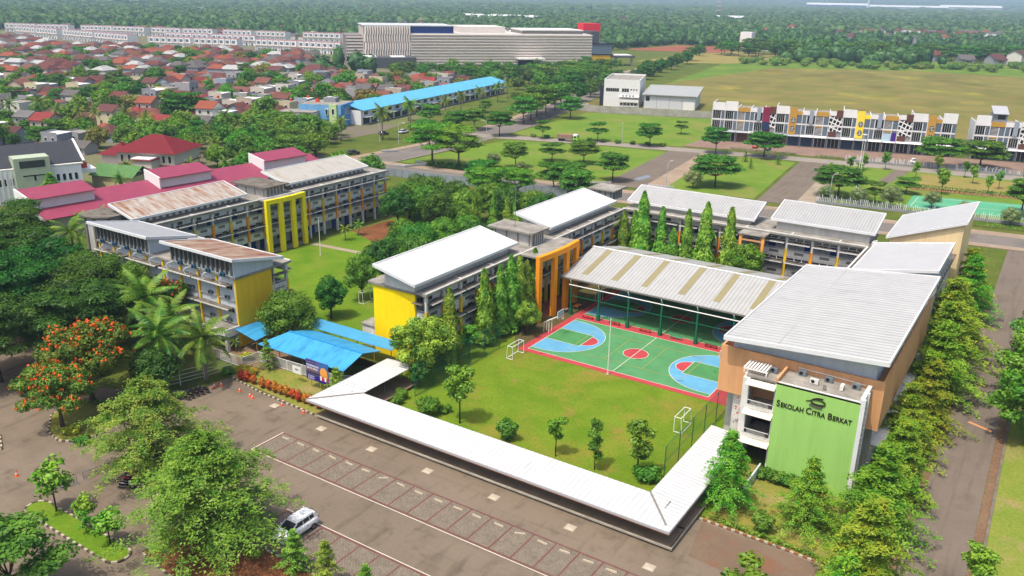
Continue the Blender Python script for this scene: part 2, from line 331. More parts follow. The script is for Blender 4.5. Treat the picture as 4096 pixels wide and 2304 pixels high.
# --- roads beyond the school
BR = [(-150, 84.5), (-112, 90.5), (-60, 96), (0, 104.2), (60, 112.2), (160, 126)]
kerbed_road('back_road', BR, 9.0, 0.004, M_asph3)
strip('pavement', BR, 3.2, -0.02, M_pave, o=6.6, h=0.15)
strip('pavement', BR, 2.2, -0.02, M_pave, o=-6.0, h=0.15)
MR = [(-119, 86), (-118.5, 100), (-118, 130), (-121.5, 165), (-126, 195), (-139, 245), (-162, 330), (-192, 425), (-210, 520)]
kerbed_road('main_road', MR, 13.0, 0.006, M_asph3)
strip('pavement', MR, 3.0, -0.02, M_pave, o=8.4, h=0.15)
ER = [(-126, 158), (-107, 164), (-89, 169), (-71, 174), (-38, 180), (-21, 184), (2, 187.6), (36, 192), (62, 196.5), (160, 212)]
kerbed_road('park_road', ER, 7.0, 0.010, ground_mat('asphalt_pale', ['#aaa298', '#b3aaa0', '#9a928a'], [14, 7], k=0.6, bump=0.1, fine=0.05))
patch('shop_forecourt', [(-52, 186), (-38, 189), (-21, 192.5), (2, 196), (36, 200), (120, 211.5), (120, 241), (33.5, 223), (-5, 215), (-52, 204.3)], 0.012, ground_mat('brick_forecourt', ['#a58a7c', '#b09484', '#937d72'], [6, 4], k=0.56, bump=0.2, fine=0.1))
patch('lawn_between_roads', [(-111, 101), (-62, 107), (-42, 112), (-50, 172), (-72, 168), (-108, 157.5)], 0.0, M_lawn3)
patch('lawn_between_roads', [(-30, 115), (-4.5, 118.5), (-10.5, 180), (-36, 176)], 0.0, M_lawn3)
patch('lawn_beyond_road', [(-115, 168), (-87, 176), (-52, 184), (-52, 204), (-66, 262), (-122, 245)], 0.0, M_lawn3)
patch('side_lane', [(-44.8, 110), (-34, 112), (-41.5, 177), (-52, 174.5)], 0.013, M_asph2)
patch('lane_pavement', [(-34, 112), (-28.5, 113), (-35.5, 177.5), (-41.4, 176.5)], 0.016, M_pave)
patch('side_lane', [(-3.2, 117), (6.0, 118), (0.2, 183.2), (-9.6, 181.8)], 0.013, M_asph2)
patch('lane_pavement', [(6.0, 118), (11, 119), (3.6, 184), (0.3, 183.3)], 0.016, M_concrete)
patch('puddle', [(-40.6, 121), (-38.6, 122.5), (-38.4, 129), (-40, 130.5), (-41, 126)], 0.02, plain('puddle_water', '#a0a8b0', 0.5, 0.08, spec=0.6))
# park on the right behind the fence
patch('park_lawn', [(8, 128), (70, 135), (90, 195), (2, 186), (4, 150)], 0.002, M_lawn3)
patch('park_dry_lawn', [(29, 163), (70, 168.5), (80, 190), (26, 185)], 0.006, M_lawnbrown)
patch('brick_path', [(27, 158.5), (66, 164), (66, 167), (27, 161.6)], 0.010, plain('brick_path_mat', '#b07a5c', 0.7, 0.9, var=0.2))
patch('park_lane', [(17.5, 158), (20.8, 158.4), (23.0, 188), (18.6, 187.4)], 0.012, M_asph2)
patch('park_court', [(30, 133.5), (62, 138), (62, 157), (29.5, 150)], 0.008, plain('court_teal', '#5fae86', 0.75, 0.7, var=0.06))
cl = MB()
for a, b in (((31, 135), (60, 139.2)), ((31, 149), (60, 153.5)), ((31, 135), (31, 149)), ((45, 137), (45, 151)), ((60, 139.2), (60, 153.5)), ((31, 142), (60, 146))):
    cl.bar((a[0], a[1], 0.014), (b[0], b[1], 0.014), 0.12, 0.004)
structure(cl.build('court_marking', M_whiteline))
# fields
patch('dry_field', [(-141, 262), (-60, 262), (40, 268), (240, 320), (260, 640), (28, 626), (-42, 628), (-137, 575), (-150, 400)], 0.0, M_field)
patch('scrub_margin', [(-150, 400), (-137, 575), (-42, 628), (28, 626), (260, 640), (260, 760), (-110, 760), (-185, 600)], -0.01, ground_mat('scrub', ['#7c9a3c', '#6a8c34', '#98a04a'], [20, 35], k=0.6, bump=0.8, bscale=0.6))
for nm, pts in (('bare_earth', [(-260, 1000), (-40, 1040), (-30, 1130), (-280, 1090)]), ('bare_earth', [(-420, 1300), (-250, 1330), (-260, 1440), (-470, 1400)]), ('bare_earth', [(-330, 700), (-240, 720), (-230, 840), (-320, 830)]), ('bare_earth', [(-20, 1010), (150, 1060), (140, 1150), (-20, 1100)])):
    patch(nm, pts, 0.05, ground_mat('bare_earth_mat', ['#b06a50', '#a2604a', '#a88a58'], [30, 60], k=0.6) if 'bare_earth_mat' not in MATS else MATS['bare_earth_mat'])
patch('meadow', [(-250, 560), (-180, 590), (-150, 740), (-240, 760)], 0.0, M_lawnbrown)
patch('estate_ground', [(-150, 20), (-155, 140), (-205, 300), (-260, 360), (-330, 350), (-520, 480), (-900, 620), (-1300, 560), (-1100, 200), (-500, -60), (-180, -60)], -0.02, ground_mat('estate_soil', ['#8a7f72', '#7d8a4a', '#8f8476'], [25, 50], k=0.6))
patch('mall_car_park', [(-330, 340), (-250, 420), (-210, 470), (-195, 440), (-215, 370), (-260, 315), (-300, 300)], 0.0, M_asph3)

# --- parking bays: pavers, red bands, white edge lines
def paver_mat():
    m = mat('bay_pavers', '#a39684', 0.62, 0.9, var=0.16, scale=1.2, space='World', bump=0.3, bscale=14)
    nt = m.node_tree; N = nt.nodes; L = nt.links; b = N['Principled BSDF']
    br = N.new('ShaderNodeTexBrick'); br.inputs['Scale'].default_value = 1.0; br.inputs['Brick Width'].default_value = 0.24; br.inputs['Row Height'].default_value = 0.14; br.inputs['Mortar Size'].default_value = 0.014
    br.inputs['Color1'].default_value = (1, 1, 1, 1); br.inputs['Color2'].default_value = (0.72, 0.72, 0.74, 1); br.inputs['Mortar'].default_value = (0.42, 0.4, 0.38, 1)
    g = N.new('ShaderNodeNewGeometry'); mp = N.new('ShaderNodeMapping'); mp.inputs['Rotation'].default_value = (0, 0, R(45)); L.new(g.outputs['Position'], mp.inputs[0]); L.new(mp.outputs[0], br.inputs['Vector'])
    old = b.inputs['Base Color'].links[0].from_socket
    mx = N.new('ShaderNodeMix'); mx.data_type = 'RGBA'; mx.blend_type = 'MULTIPLY'; mx.inputs['Factor'].default_value = 1
    L.new(old, mx.inputs['A']); L.new(br.outputs['Color'], mx.inputs['B']); L.new(mx.outputs['Result'], b.inputs['Base Color'])
    return m
M_paver = paver_mat()
def bays(x0, n, y0, y1, w=2.5, white_low=True):
    root = structure(thing('parking_bays', None, None, (x0, y0, 0)))
    for i in range(n): bx(x0+i*w, x0+(i+1)*w, y0, y1, -0.03, 0.008).build('paved_bay', M_paver, root)
    for i in range(n+1): bx(x0+i*w-0.09, x0+i*w+0.09, y0, y1, 0.0085, 0.013).build('red_band', M_redkerb, root)
    bx(x0-0.14, x0+n*w+0.14, y1-0.1, y1+0.1, 0.0132, 0.017).build('red_band', M_redkerb, root)
    bx(x0-0.14, x0+n*w+0.14, y0-0.1, y0+0.1, 0.0132, 0.017).build('red_band', M_redkerb, root)
    yy = y0-0.3 if white_low else y1+0.2
    bx(x0-0.2, x0+n*w+0.2, yy, yy+0.07, 0.0, 0.012).build('white_edge_line', M_whiteline, root)
bays(-10.1, 22, -42.75, -38.35)
bays(2.2, 12, -53.9, -49.2, white_low=False)
bx(-10.35, -10.25, -42.9, -38.2, 0.0, 0.012).build('white_edge_line', M_whiteline)['kind'] = 'structure'

# wheel stops
ORD = ['first', 'second', 'third', 'fourth', 'fifth', 'sixth', 'seventh', 'eighth', 'ninth', 'tenth', 'eleventh', 'twelfth', 'thirteenth', 'fourteenth', 'fifteenth', 'sixteenth', 'seventeenth', 'eighteenth', 'nineteenth', 'twentieth']
stop = MB().prism([(-0.55, -0.09), (0.55, -0.09), (0.55, 0.09), (-0.55, 0.09)], 0.017, 0.05)
stop.prism([(-0.52, -0.07), (0.52, -0.07), (0.52, 0.07), (-0.52, 0.07)], 0.05, 0.14)
M_stop = plain('stop_concrete', '#cbbda6', 0.75, 0.85, var=0.2)
for row, (xs, n, y, lab) in enumerate(((-8.85, 22, -39.1, 'upper'), (3.45, 12, -53.2, 'lower'))):
    me = stop.mesh('wheel_stop', M_stop)
    for i in range(n):
        o = inst(me, 'wheel_stop', None, (xs+i*2.5+random.uniform(-.1, .1), y+random.uniform(-.06, .06), 0), random.uniform(-.12, .12) + (0.5 if (row == 0 and i in (6, 13)) else 0))
        tag(o, 'pale concrete wheel stop in the %s bay from the left of the %s row' % (ORD[i] if i < 20 else 'twenty-'+ORD[i-20], lab), 'wheel stop', 'wheel stops of the %s bay row' % lab)
# inspection covers in the asphalt
for i, (x, y) in enumerate(((-7.3, -35.0), (0.9, -35.2), (9.1, -35.2), (18.0, -35.3), (27.2, -35.4), (36.2, -36.6), (40.6, -37.6), (-16.4, -34.1))):
    r_ = thing('drain_cover', ['pale square drain cover beside the left end of the white walkway', 'square drain cover, second from the left along the walkway', 'square drain cover, third from the left along the walkway', 'square drain cover, fourth from the left along the walkway', 'square drain cover, fifth from the left along the walkway', 'square drain cover near the right corner of the walkway', 'square drain cover on the reddish forecourt at the right', 'square drain cover near the orange cones and red hedge'][i], 'drain cover', (x, y, 0), group='drain covers in the car park')
    bx(x-0.55, x+0.55, y-0.5, y+0.5, 0.001, 0.012).build('frame', M_kerb, r_); bx(x-0.45, x+0.45, y-0.4, y+0.4, 0.0122, 0.02).build('lid', plain('cover_lid', '#c3b6a2', 0.75, 0.85, var=0.25), r_)
# brick kerb by the forecourt, garden kerb
def stone_kerb(pts, step, name, m1, m2, parent, h=0.17, w=0.2):
    meA = MB().prism([(-step*.46, -w/2), (step*.46, -w/2), (step*.46, w/2), (-step*.46, w/2)], 0, [h]*4).mesh('kerb_stone', m1)
    meB = MB().prism([(-step*.46, -w/2), (step*.46, -w/2), (step*.46, w/2), (-step*.46, w/2)], 0, [h]*4).mesh('kerb_stone', m2)
    acc = 0; i = 0
    for a, b in zip(pts[:-1], pts[1:]):
        a = Vector(a); b = Vector(b); d = b-a; ln = d.length; d.normalize(); n = max(1, round(ln/step)); ang = math.atan2(d.y, d.x)
        for k in range(n):
            p = a+d*(ln*(k+0.5)/n); i += 1
            inst(meA if i % 2 else meB, 'kerb_stone', parent, (p.x, p.y, 0), ang+random.uniform(-.06, .06), scale=(ln/n/step, 1, random.uniform(0.85, 1.15)))
M_ks1 = plain('kerb_dark', '#6e5f50', 0.62, 0.9, var=0.25); M_ks2 = plain('kerb_pale', '#c9bda8', 0.72, 0.9, var=0.2)
kr = structure(thing('forecourt_kerb', None, None, (43, -27, 0))); stone_kerb([(37.2, -26.75), (44.2, -26.85), (48.8, -27.1), (53.2, -29.0)], 0.42, 'kerb', M_ks2, plain('kerb_brick', '#a86a4e', 0.66, 0.9, var=0.25), kr)
kr = structure(thing('garden_kerb', None, None, (-18, -32, 0))); stone_kerb([(-27.6, -31.7), (-21, -32.6), (-9.9, -33.1)], 0.45, 'kerb', M_ks1, M_ks2, kr)
# planted islands of the car park: kerb ring + turf
def island(name, pts, m, h=0.14, step=0.48):
    r_ = structure(thing(name, None, None, (pts[0][0], pts[0][1], 0)))
    MB().prism(pts, -0.02, h).build('turf', m, r_)
    stone_kerb([Vector((p[0], p[1])) for p in pts+[pts[0]]], step, 'kerb', M_ks1, M_ks2, r_, h=h+0.05)
    return r_
def capsule(x0, x1, yc, hw, n=6):
    P = []
    for k in range(n+1): t = -math.pi/2+math.pi*k/n; P.append((x1+hw*math.cos(t), yc+hw*math.sin(t)))
    for k in range(n+1): t = math.pi/2+math.pi*k/n; P.append((x0+hw*math.cos(t), yc+hw*math.sin(t)))
    return P
island('planted_island', capsule(-18.6, -5.2, -63.0, 1.15), M_lawn2)
island('planted_island', [(-32.9, -53.9), (-29.8, -54.4), (-28.3, -53.6), (-27.5, -52.2), (-27.4, -50.4), (-29.5, -46.5), (-34.2, -45.2), (-38, -47.5), (-36.5, -51.5)], M_verge)
island('planted_island', [(-20.4, -53.4), (-17.8, -54.2), (-11.0, -54.8), (-5, -55.2), (-4.2, -53.0), (-9, -50.6), (-16, -50.0), (-20, -51)], M_verge, step=0.5)
island('planted_island', [(-1.0, -54.8), (36, -54.8), (36, -58), (4, -62.5), (-3.5, -61.5), (-4.5, -57.5)], M_soil, step=0.6)
island('planted_island', [(-33.1, -59.1), (-36.7, -57.5), (-45, -57), (-46, -60), (-36, -62)], M_lawn2, step=0.6)
# ================================================================ SCHOOL
M_wallgrey = mat('school_grey_wall', '#cfcdc8', 0.8, 0.8, var=0.1, scale=2.5, streak=0.3)
M_parapet = mat('school_parapet', '#ebebe8', 0.84, 0.8, var=0.1, scale=1.5, c2='#d8d6d0', streak=0.3)
M_colgrey = mat('school_column_grey', '#e2e0da', 0.82, 0.8, var=0.12, scale=1.0, streak=0.3)
M_concslab = mat('stained_concrete', '#bcb7ae', 0.7, 0.9, scale=2.2, c2='#807a72', bump=0.2, bscale=10)
M_concdark = mat('weathered_concrete', '#8d877d', 0.74, 0.9, scale=1.2, c2='#5b534a', bump=0.2, bscale=12)
M_yellow = mat('yellow_paint', '#ffd808', 0.95, 0.6, var=0.05, scale=3, streak=0.14)
M_yellow2 = mat('yellow_ochre_paint', '#eec431', 0.9, 0.6, var=0.06, scale=3, streak=0.2)
M_orange = mat('orange_paint_wall', '#fb9c1e', 0.92, 0.6, var=0.06, scale=3, streak=0.2)
M_peach = mat('peach_wall', '#e0a878', 0.8, 0.7, var=0.06, scale=3, streak=0.2)
M_cream = mat('cream_wall', '#f5d8a8', 0.85, 0.7, var=0.04, scale=4, streak=0.2)
M_green = mat('green_wall', '#9fcf70', 0.86, 0.7, var=0.03, scale=3, streak=0.16)
M_white = plain('white_paint', '#f2f1ee', 0.8, 0.5, var=0.04)
M_fascia = plain('fascia_white', '#e4e6e8', 0.8, 0.5, var=0.05)
M_bluegrey = mat('pale_blue_panel', '#d3dde6', 0.8, 0.6, var=0.04, scale=4, streak=0.2)
M_glass = plain('dark_glass', '#2a3138', 0.6, 0.12, spec=0.7)
M_glassdark = plain('black_glass', '#15181c', 0.6, 0.15, spec=0.6)
M_blue = plain('blue_door', '#1d3f96', 0.8, 0.5)
M_bluecol = plain('blue_stripe', '#2f7fd0', 0.85, 0.5)
M_louver = plain('louver_grey', '#86847f', 0.72, 0.6, var=0.15)
M_steel = plain('white_steel', '#e8e8e4', 0.8, 0.4)
M_roofC = metal_roof('roof_sheet_y', '#f5f5f4', 0.62, 0.4, axis='Y', pitch=0.5, amount=0.35, groove=.8, sscale=(0.15, 0.8, 1))
M_roofB = metal_roof('roof_sheet_x', '#d8d8d8', 0.53, 0.4, axis='X', pitch=0.5, amount=0.4, sscale=(0.8, 0.15, 1))
M_roofhall = metal_roof('roof_sheet_hall', '#ececea', 0.52, 0.4, axis='Y', pitch=0.85, amount=0.45, groove=.66, sscale=(0.15, 0.8, 1))
M_roofold = metal_roof('roof_sheet_old', '#d2cdc4', 0.66, 0.55, stain='#a8642c', amount=0.74, axis='Y', pitch=0.5, sscale=(0.1, 1.3, 1))
M_roofold2 = metal_roof('roof_sheet_old_pale', '#d2cec6', 0.66, 0.55, stain='#b9a482', amount=0.55, axis='Y', pitch=0.5, sscale=(0.12, 0.5, 1))
M_roofrust = metal_roof('roof_sheet_rust', '#d0bba2', 0.62, 0.6, stain='#8c3a20', amount=0.82, axis='X', pitch=0.6, sscale=(1.5, 0.1, 1))
M_roofgrey = metal_roof('roof_sheet_grey', '#bcbfc2', 0.66, 0.45, axis='X', pitch=0.33, amount=0.3, sscale=(0.8, 0.15, 1))
SL = 10.8                                   # top of the flat roof slab
class Wing:
    """axis-aligned block: s runs along d from A, t runs inward from the column plane (outward normal n)"""
    def __init__(w, root, A, d, n): w.root = root; w.A = Vector(A); w.d = Vector(d); w.n = Vector(n)
    def P(w, s, t): p = w.A + w.d*s - w.n*t; return (p.x, p.y)
    def box(w, mb, s0, s1, t0, t1, z0, z1, mi=0):
        a = w.P(s0, t0); b = w.P(s1, t1)
        return mb.box(min(a[0], b[0]), max(a[0], b[0]), min(a[1], b[1]), max(a[1], b[1]), z0, z1, mi)
    def b(w, name, m, *a, parent=None): return w.box(MB(), *a).build(name, m, parent or w.root)
def railing_mesh(w, L, z0, h, posts=0.16):
    mb = MB(); w.box(mb, 0, L, 0, 0.05, z0+h-0.06, z0+h); w.box(mb, 0, L, 0.01, 0.04, z0+0.04, z0+0.08)
    n = max(2, int(L/posts))
    for i in range(n+1): w.box(mb, L*i/n-0.018, L*i/n+0.018, 0.012, 0.038, z0, z0+h-0.06)
    return mb
def corridor_facade(w, L, bay, cols=('y', 'o'), clad0=0.0, door_seed=1, top=SL, strip_windows=False, bays_skip=(), depth=8.5):
    rnd = random.Random(door_seed); nb = round(L/bay); bay = L/nb; r = w.root
    cm = {'y': M_yellow2, 'o': M_orange}
    for i in range(nb+1):
        s = i*bay; s = min(max(s, 0.23), L-0.23)
        w.b('column', M_colgrey, s-0.2, s+0.2, -0.2, 0.2, 0, top-0.6)
        w.b('column_cladding', cm[cols[i % len(cols)]], s-0.23, s+0.23, -0.235, 0.15, clad0, 8.0)
    w.b('classroom_wall', M_wallgrey, 0.02, L-0.02, 2.4, 2.6, 0.02, top-0.32)
    for z in (3.5, 7.05): w.b('floor_slab', M_concslab, 0.03, L-0.03, 0.42, 2.4, z-0.18, z)
    w.b('edge_beam', M_parapet, 0.0, L, 0.05, 0.35, top-0.62, top-0.305)
    for i in range(nb):
        if i in bays_skip: continue
        s0, s1 = i*bay+0.24, (i+1)*bay-0.24
        for zf in (3.5, 7.05):
            w.b('parapet', M_parapet, s0, s1, 0.1, 0.25, zf-0.75, zf+0.62)
            w.b('parapet_ledge', M_colgrey, s0, s1, -0.02, 0.1, zf-0.3, zf-0.18)
            ra = railing_mesh(w, s1-s0, zf+0.62, 0.36); o = ra.build('railing', M_steel, None); o.parent = r
            dv = w.d*s0 - w.n*0.12; o.location = Vector((dv.x, dv.y, 0)) - off(r)
            g0 = s0+(s1-s0)*0.3; w.b('vent_grille', M_louver, g0, g0+(s1-s0)*0.42, 0.07, 0.1, zf-0.02, zf+0.48)
        for zs in (5.72, 9.3):
            sh = w.b('sunshade', M_concdark, s0-0.05, s1+0.05, -1.15, 0.05, zs-0.06, zs)
            w.b('sunshade_rim', M_fascia, s0-0.05, s1+0.05, -1.23, -1.152, zs-0.1, zs+0.05, parent=sh)
        if strip_windows:
            for zs in (6.3-0.28, 9.62):
                n = 3
                for k in range(n):
                    a = s0+(s1-s0)*k/n; e = s0+(s1-s0)*(k+1)/n
                    fr = w.b('window_frame', M_white, a, e, 0.11, 0.17, zs-0.12, zs+0.44); w.b('pane', M_glass, a+0.07, e-0.07, 0.09, 0.108, zs-0.05, zs+0.37, parent=fr)
        else:
            a, e = s0+0.1, s1-0.1
            fr = w.b('window_frame', M_parapet, a, e, 0.2, 0.25, 9.4, 10.15); w.b('pane', M_glass, a+0.5, a+1.5, 0.175, 0.198, 9.5, 10.05, parent=fr)
            fr = w.b('window_frame', M_parapet, a, e, 0.3, 0.35, 5.95, 6.2); w.b('pane', M_glass, e-1.5, e-0.4, 0.275, 0.298, 5.98, 6.18, parent=fr)
        for zf in (0.05, 3.5, 7.05):
            if rnd.random() < 0.62:
                ds = s0+(0.3 if rnd.random() < .5 else s1-s0-1.6); d = w.b('door', M_blue, ds, ds+1.3, 2.34, 2.39, zf+0.02, zf+2.25); w.b('handle', M_steel, ds+1.1, ds+1.16, 2.3, 2.335, zf+1.0, zf+1.12, parent=d)
                ws = s0+(1.85 if ds < s0+1 else 0.25)
            else: ws = s0+0.7
            fr = w.b('window_frame', M_white, ws, ws+1.5, 2.35, 2.395, zf+0.9, zf+2.3)
            w.b('pane', M_glass, ws+0.06, ws+0.72, 2.33, 2.348, zf+0.96, zf+2.24, parent=fr); w.b('pane', M_glass, ws+0.78, ws+1.44, 2.33, 2.348, zf+0.96, zf+2.24, parent=fr)
def flat_slab(w, L, depth, front=0.6, ends=(0.0, 0.0), back=0.4, top=SL):
    sl = w.b('roof_slab', M_concslab, -ends[0], L+ends[1], -front, depth+back, top-0.3, top)
    w.b('slab_upstand', M_colgrey, -ends[0], L+ends[1], -front, -front+0.22, top, top+0.14, parent=sl)
    for k in range(1, int(L/8)+1):
        w.b('slab_rib', M_colgrey, k*8.1-0.12, k*8.1+0.12, -front+0.22, 0.95, top, top+0.1, parent=sl)
def monopitch(w, s0, s1, t0, t1, z0, z1, m, wall=M_wallgrey, ov=0.9, name='roof', th=0.22, inset=0.9, base=SL, gable=None):
    """sheet roof over an attic storey; low edge at t0 (z0), high edge at t1 (z1)"""
    P = [w.P(s0, t0), w.P(s1, t0), w.P(s1, t1), w.P(s0, t1)]; Z = [z0, z0, z1, z1]
    ar = sum(P[i][0]*P[(i+1) % 4][1]-P[(i+1) % 4][0]*P[i][1] for i in range(4))
    if ar < 0: P = P[::-1]; Z = Z[::-1]
    rf = MB().prism(P, [z-th for z in Z], Z).build(name, m, w.root)
    # trim round the sheet
    tr = MB()
    def edge(a, b, za, zb):
        pa, pb = w.P(*a), w.P(*b); tr.bar((pa[0], pa[1], za-0.1), (pb[0], pb[1], zb-0.1), 0.2, 0.42)
    edge((s0-0.05, t0), (s0-0.05, t1), z0, z1); edge((s1+0.05, t0), (s1+0.05, t1), z0, z1); edge((s0-0.15, t1+0.06), (s1+0.15, t1+0.06), z1, z1); edge((s0-0.15, t0-0.06), (s1+0.15, t0-0.06), z0-0.04, z0-0.04)
    tr.build('roof_trim', M_fascia, rf)
    # attic walls under it
    a0, a1, b0, b1 = s0+ov, s1-ov, t0+inset, t1-inset
    zz = lambda t: z0+(z1-z0)*(t-t0)/(t1-t0)-th-0.01
    P = [w.P(a0, b0), w.P(a1, b0), w.P(a1, b1), w.P(a0, b1)]; Z = [zz(b0), zz(b0), zz(b1), zz(b1)]
    if ar < 0: P = P[::-1]; Z = Z[::-1]
    MB().prism(P, base+0.001, Z).build('attic_wall', gable or wall, w.root)
    return rf
def tower(root, x0, x1, y0, y1, z, m=None, name='stair_tower', wall=M_wallgrey, louv=True, ov=0.75):
    cap = bx(x0, x1, y0, y1, z-0.28, z).build('tower_roof', m or M_concslab, root)
    body = bx(x0+ov, x1-ov, y0+ov, y1-ov, SL+0.001, z-0.281).build('tower_wall', wall, root)
    if louv:
        for side in ('x', 'y'):
            n = 5 if side == 'x' else 4
            for k in range(n):
                if side == 'x': y = y0+ov+0.3+(y1-y0-2*ov-0.6)*(k+0.5)/n; bx(x1-ov, x1-ov+0.1, y-0.28, y+0.28, SL+0.25, z-0.45).build('louver_panel', M_louver, body); bx(x1-ov, x1-ov+0.16, y+0.32, y+0.42, SL+0.05, z-0.3).build('fin', M_parapet, body)
                else: x = x0+ov+0.4+(x1-x0-2*ov-0.8)*k/(n-1); bx(x-0.12, x+0.12, y0+ov-0.06, y0+ov, SL+0.05, z-0.3).build('fin', M_louver, body)
def portico(root, pts, z_top, m, depth_to, axis, w=0.95, th=0.7, lintel=0.9, floor_m=None):
    """row of tall painted piers along pts joined by a lintel that follows the same curve, slab back to the building"""
    for p in pts: bx(p[0]-th/2, p[0]+th/2, p[1]-w/2, p[1]+w/2, 0, z_top-lintel).build('pier', m, root)
    a = [Vector(p) for p in pts]; a[0] = a[0]-Vector((0, w/2)); a[-1] = a[-1]+Vector((0, w/2))
    mb = MB()
    for p, q in zip(a[:-1], a[1:]): mb.prism([(p.x-th/2, p.y), (p.x+th/2, p.y), (q.x+th/2, q.y), (q.x-th/2, q.y)], z_top-lintel, z_top)
    mb.build('lintel', m, root)
    sl = [(depth_to, a[0].y+0.05)] + [(p.x-th/2, p.y) for p in a] + [(depth_to, a[-1].y-0.05)]
    MB().prism(sl, z_top-0.35, z_top-0.08).build('portico_slab', M_concslab, root)
    MB().prism(sl, 0.02, 0.14).build('portico_floor', floor_m or M_concslab, root)
def ac_unit(root, x, y, z, face, m, s=1.0):
    """outdoor condenser: case, round fan, feet; face is the outward axis ('-y','+x','-x')"""
    w_, d_, h_ = 0.85*s, 0.34*s, 0.6*s
    co = {'-y': (0, -1), '+y': (0, 1), '+x': (1, 0), '-x': (-1, 0)}[face]
    if co[0] == 0: b = bx(x-w_/2, x+w_/2, y-d_/2, y+d_/2, z+0.06, z+h_)
    else: b = bx(x-d_/2, x+d_/2, y-w_/2, y+w_/2, z+0.06, z+h_)
    t = thing('air_conditioner', None, None, (x, y, z)) if root is None else None
    o = b.build('air_conditioner', m, root)
    f = MB(); n = 14; cx, cyy = x+co[0]*(d_/2+0.012), y+co[1]*(d_/2+0.012); off_ = 0.12*s
    V = [(cx+(-off_+0.2*s*math.cos(2*math.pi*k/n))*(1 if co[0] == 0 else 0), cyy+(-off_+0.2*s*math.cos(2*math.pi*k/n))*(1 if co[0] else 0), z+0.33*s+0.2*s*math.sin(2*math.pi*k/n)) for k in range(n)]
    f.poly(V); f.build('fan_grille', M_glassdark, o)
    ft = MB()
    for q in (-0.3, 0.3):
        if co[0] == 0: ft.box(x+q*s-0.03, x+q*s+0.03, y-d_/2, y+d_/2, z, z+0.06)
        else: ft.box(x-d_/2, x+d_/2, y+q*s-0.03, y+q*s+0.03, z, z+0.06)
    ft.build('foot', M_louver, o)
    return o
M_acgrey = plain('ac_grey', '#7d8890', 0.7, 0.5); M_acwhite = plain('ac_white', '#e6e4dc', 0.8, 0.5); M_acblue = plain('ac_teal', '#2f5a78', 0.75, 0.5)

# ---- C: centre block, corridor side facing the court (+x), bright yellow end wall facing the car park
rc = thing('school_building', 'three storey school block with bright yellow end wall and orange portico facing the ball court', 'building', (-12, 17, 0))
wc = Wing(rc, (-8.4, -13.6), (0, 1), (1, 0))
LC = 61.0
corridor_facade(wc, LC, 4.07, ('y', 'y', 'y', 'o', 'o', 'y', 'o', 'y'), clad0=0.0, door_seed=3, bays_skip=())
flat_slab(wc, LC, 9.6, ends=(0.35, 0), back=0.5)
bx(-18.0, -17.7, -13.3, 47, 0, SL-0.301).build('back_wall', M_wallgrey, rc)
bx(-17.7, -10.05, -13.75, -13.45, 0, SL-0.301).build('end_wall', M_yellow, rc)
bx(-17.9, -7.75, -14.0, -13.6, SL-0.38, SL-0.302).build('end_wall_cap', M_concdark, rc)
bx(-10.04, -8.6, -13.5, -13.35, 2.75, 4.12).build('end_parapet', M_parapet, rc); bx(-10.04, -8.6, -13.5, -13.35, 6.3, 7.67).build('end_parapet', M_parapet, rc)
for zf in (4.12, 7.67):
    mb = MB(); mb.box(-10.04, -8.62, -13.45, -13.4, zf+0.3, zf+0.36)
    for k in range(9): mb.box(-10.0+k*0.17, -9.97+k*0.17, -13.44, -13.41, zf, zf+0.3)
    mb.build('end_railing', M_steel, rc)
    bx(-10.3, -8.5, -14.3, -13.4, zf+1.5, zf+1.56).build('end_sunshade', M_concdark, rc)
monopitch(wc, -1.5, 24.0, 0.55, 7.8, 12.35, 13.9, M_roofC, inset=0.95, ov=1.1)
monopitch(wc, 35.1, 59.8, 1.0, 8.1, 12.35, 13.9, M_roofC, inset=0.95, ov=0.9)
tower(rc, -17.0, -8.0, 13.7, 19.0, 13.25)
tower(rc, -18.2, -12.2, 51.2, 57.0, 13.0)
portico(rc, [(-4.4, 9.9), (-4.0, 14.0), (-3.95, 17.8), (-4.3, 21.6)], 11.0, M_orange, -8.2, 'y', floor_m=plain('red_tile_floor', '#a8604a', 0.7, 0.6, var=0.15))
mp_ = MB().tube([(-12.9, 15.9, 13.25), (-12.9, 15.9, 20.2)], 0.05, 6); mp_.lathe([(0.3, 0), (0.3, 0.08), (0.1, 0.12)], 8, (-12.9, 15.9, 13.25)); mp_.build('antenna_mast', M_louver, rc)
bx(-21.2, -18.0, -12.6, -6.0, 0, 3.2).build('lean_to', M_parapet, rc); bx(-21.4, -17.95, -12.8, -5.9, 3.2, 3.35).build('lean_to_roof', M_concslab, rc)
for k in range(3): ac_unit(rc, -8.05, -3+k*8, 6.98, '+x', M_acgrey)

# ---- B: back block, corridor side facing the court (-y)
rb = thing('school_building', 'three storey school block with two grey sheet roofs behind the row of column trees', 'building', (14, 52, 0))
wb = Wing(rb, (-8.4, 48.4), (1, 0), (0, -1))
corridor_facade(wb, 27.2, 3.9, ('o', 'y', 'o', 'o', 'y'), door_seed=5)
wb2 = Wing(rb, (18.9, 48.4), (1, 0), (0, -1))
corridor_facade(wb2, 17.6, 4.4, ('o', 'y'), door_seed=6, strip_windows=True)
flat_slab(wb, 45.0, 9.0, front=0.9, ends=(0, 0), back=0.5)
bx(-8.0, 36.4, 57.2, 57.5, 0, SL-0.301).build('back_wall', M_wallgrey, rb)
monopitch(wb, 0.0, 25.1, 1.2, 7.3, 12.0, 14.0, M_roofB, inset=0.6, ov=0.8)
monopitch(wb, 28.2, 45.6, 1.2, 8.6, 12.75, 14.7, M_roofB, inset=0.6, ov=0.8)
bx(15.6, 20.4, 44.7, 47.45, SL-0.5, SL-0.25).build('porch_slab', M_concslab, rb)
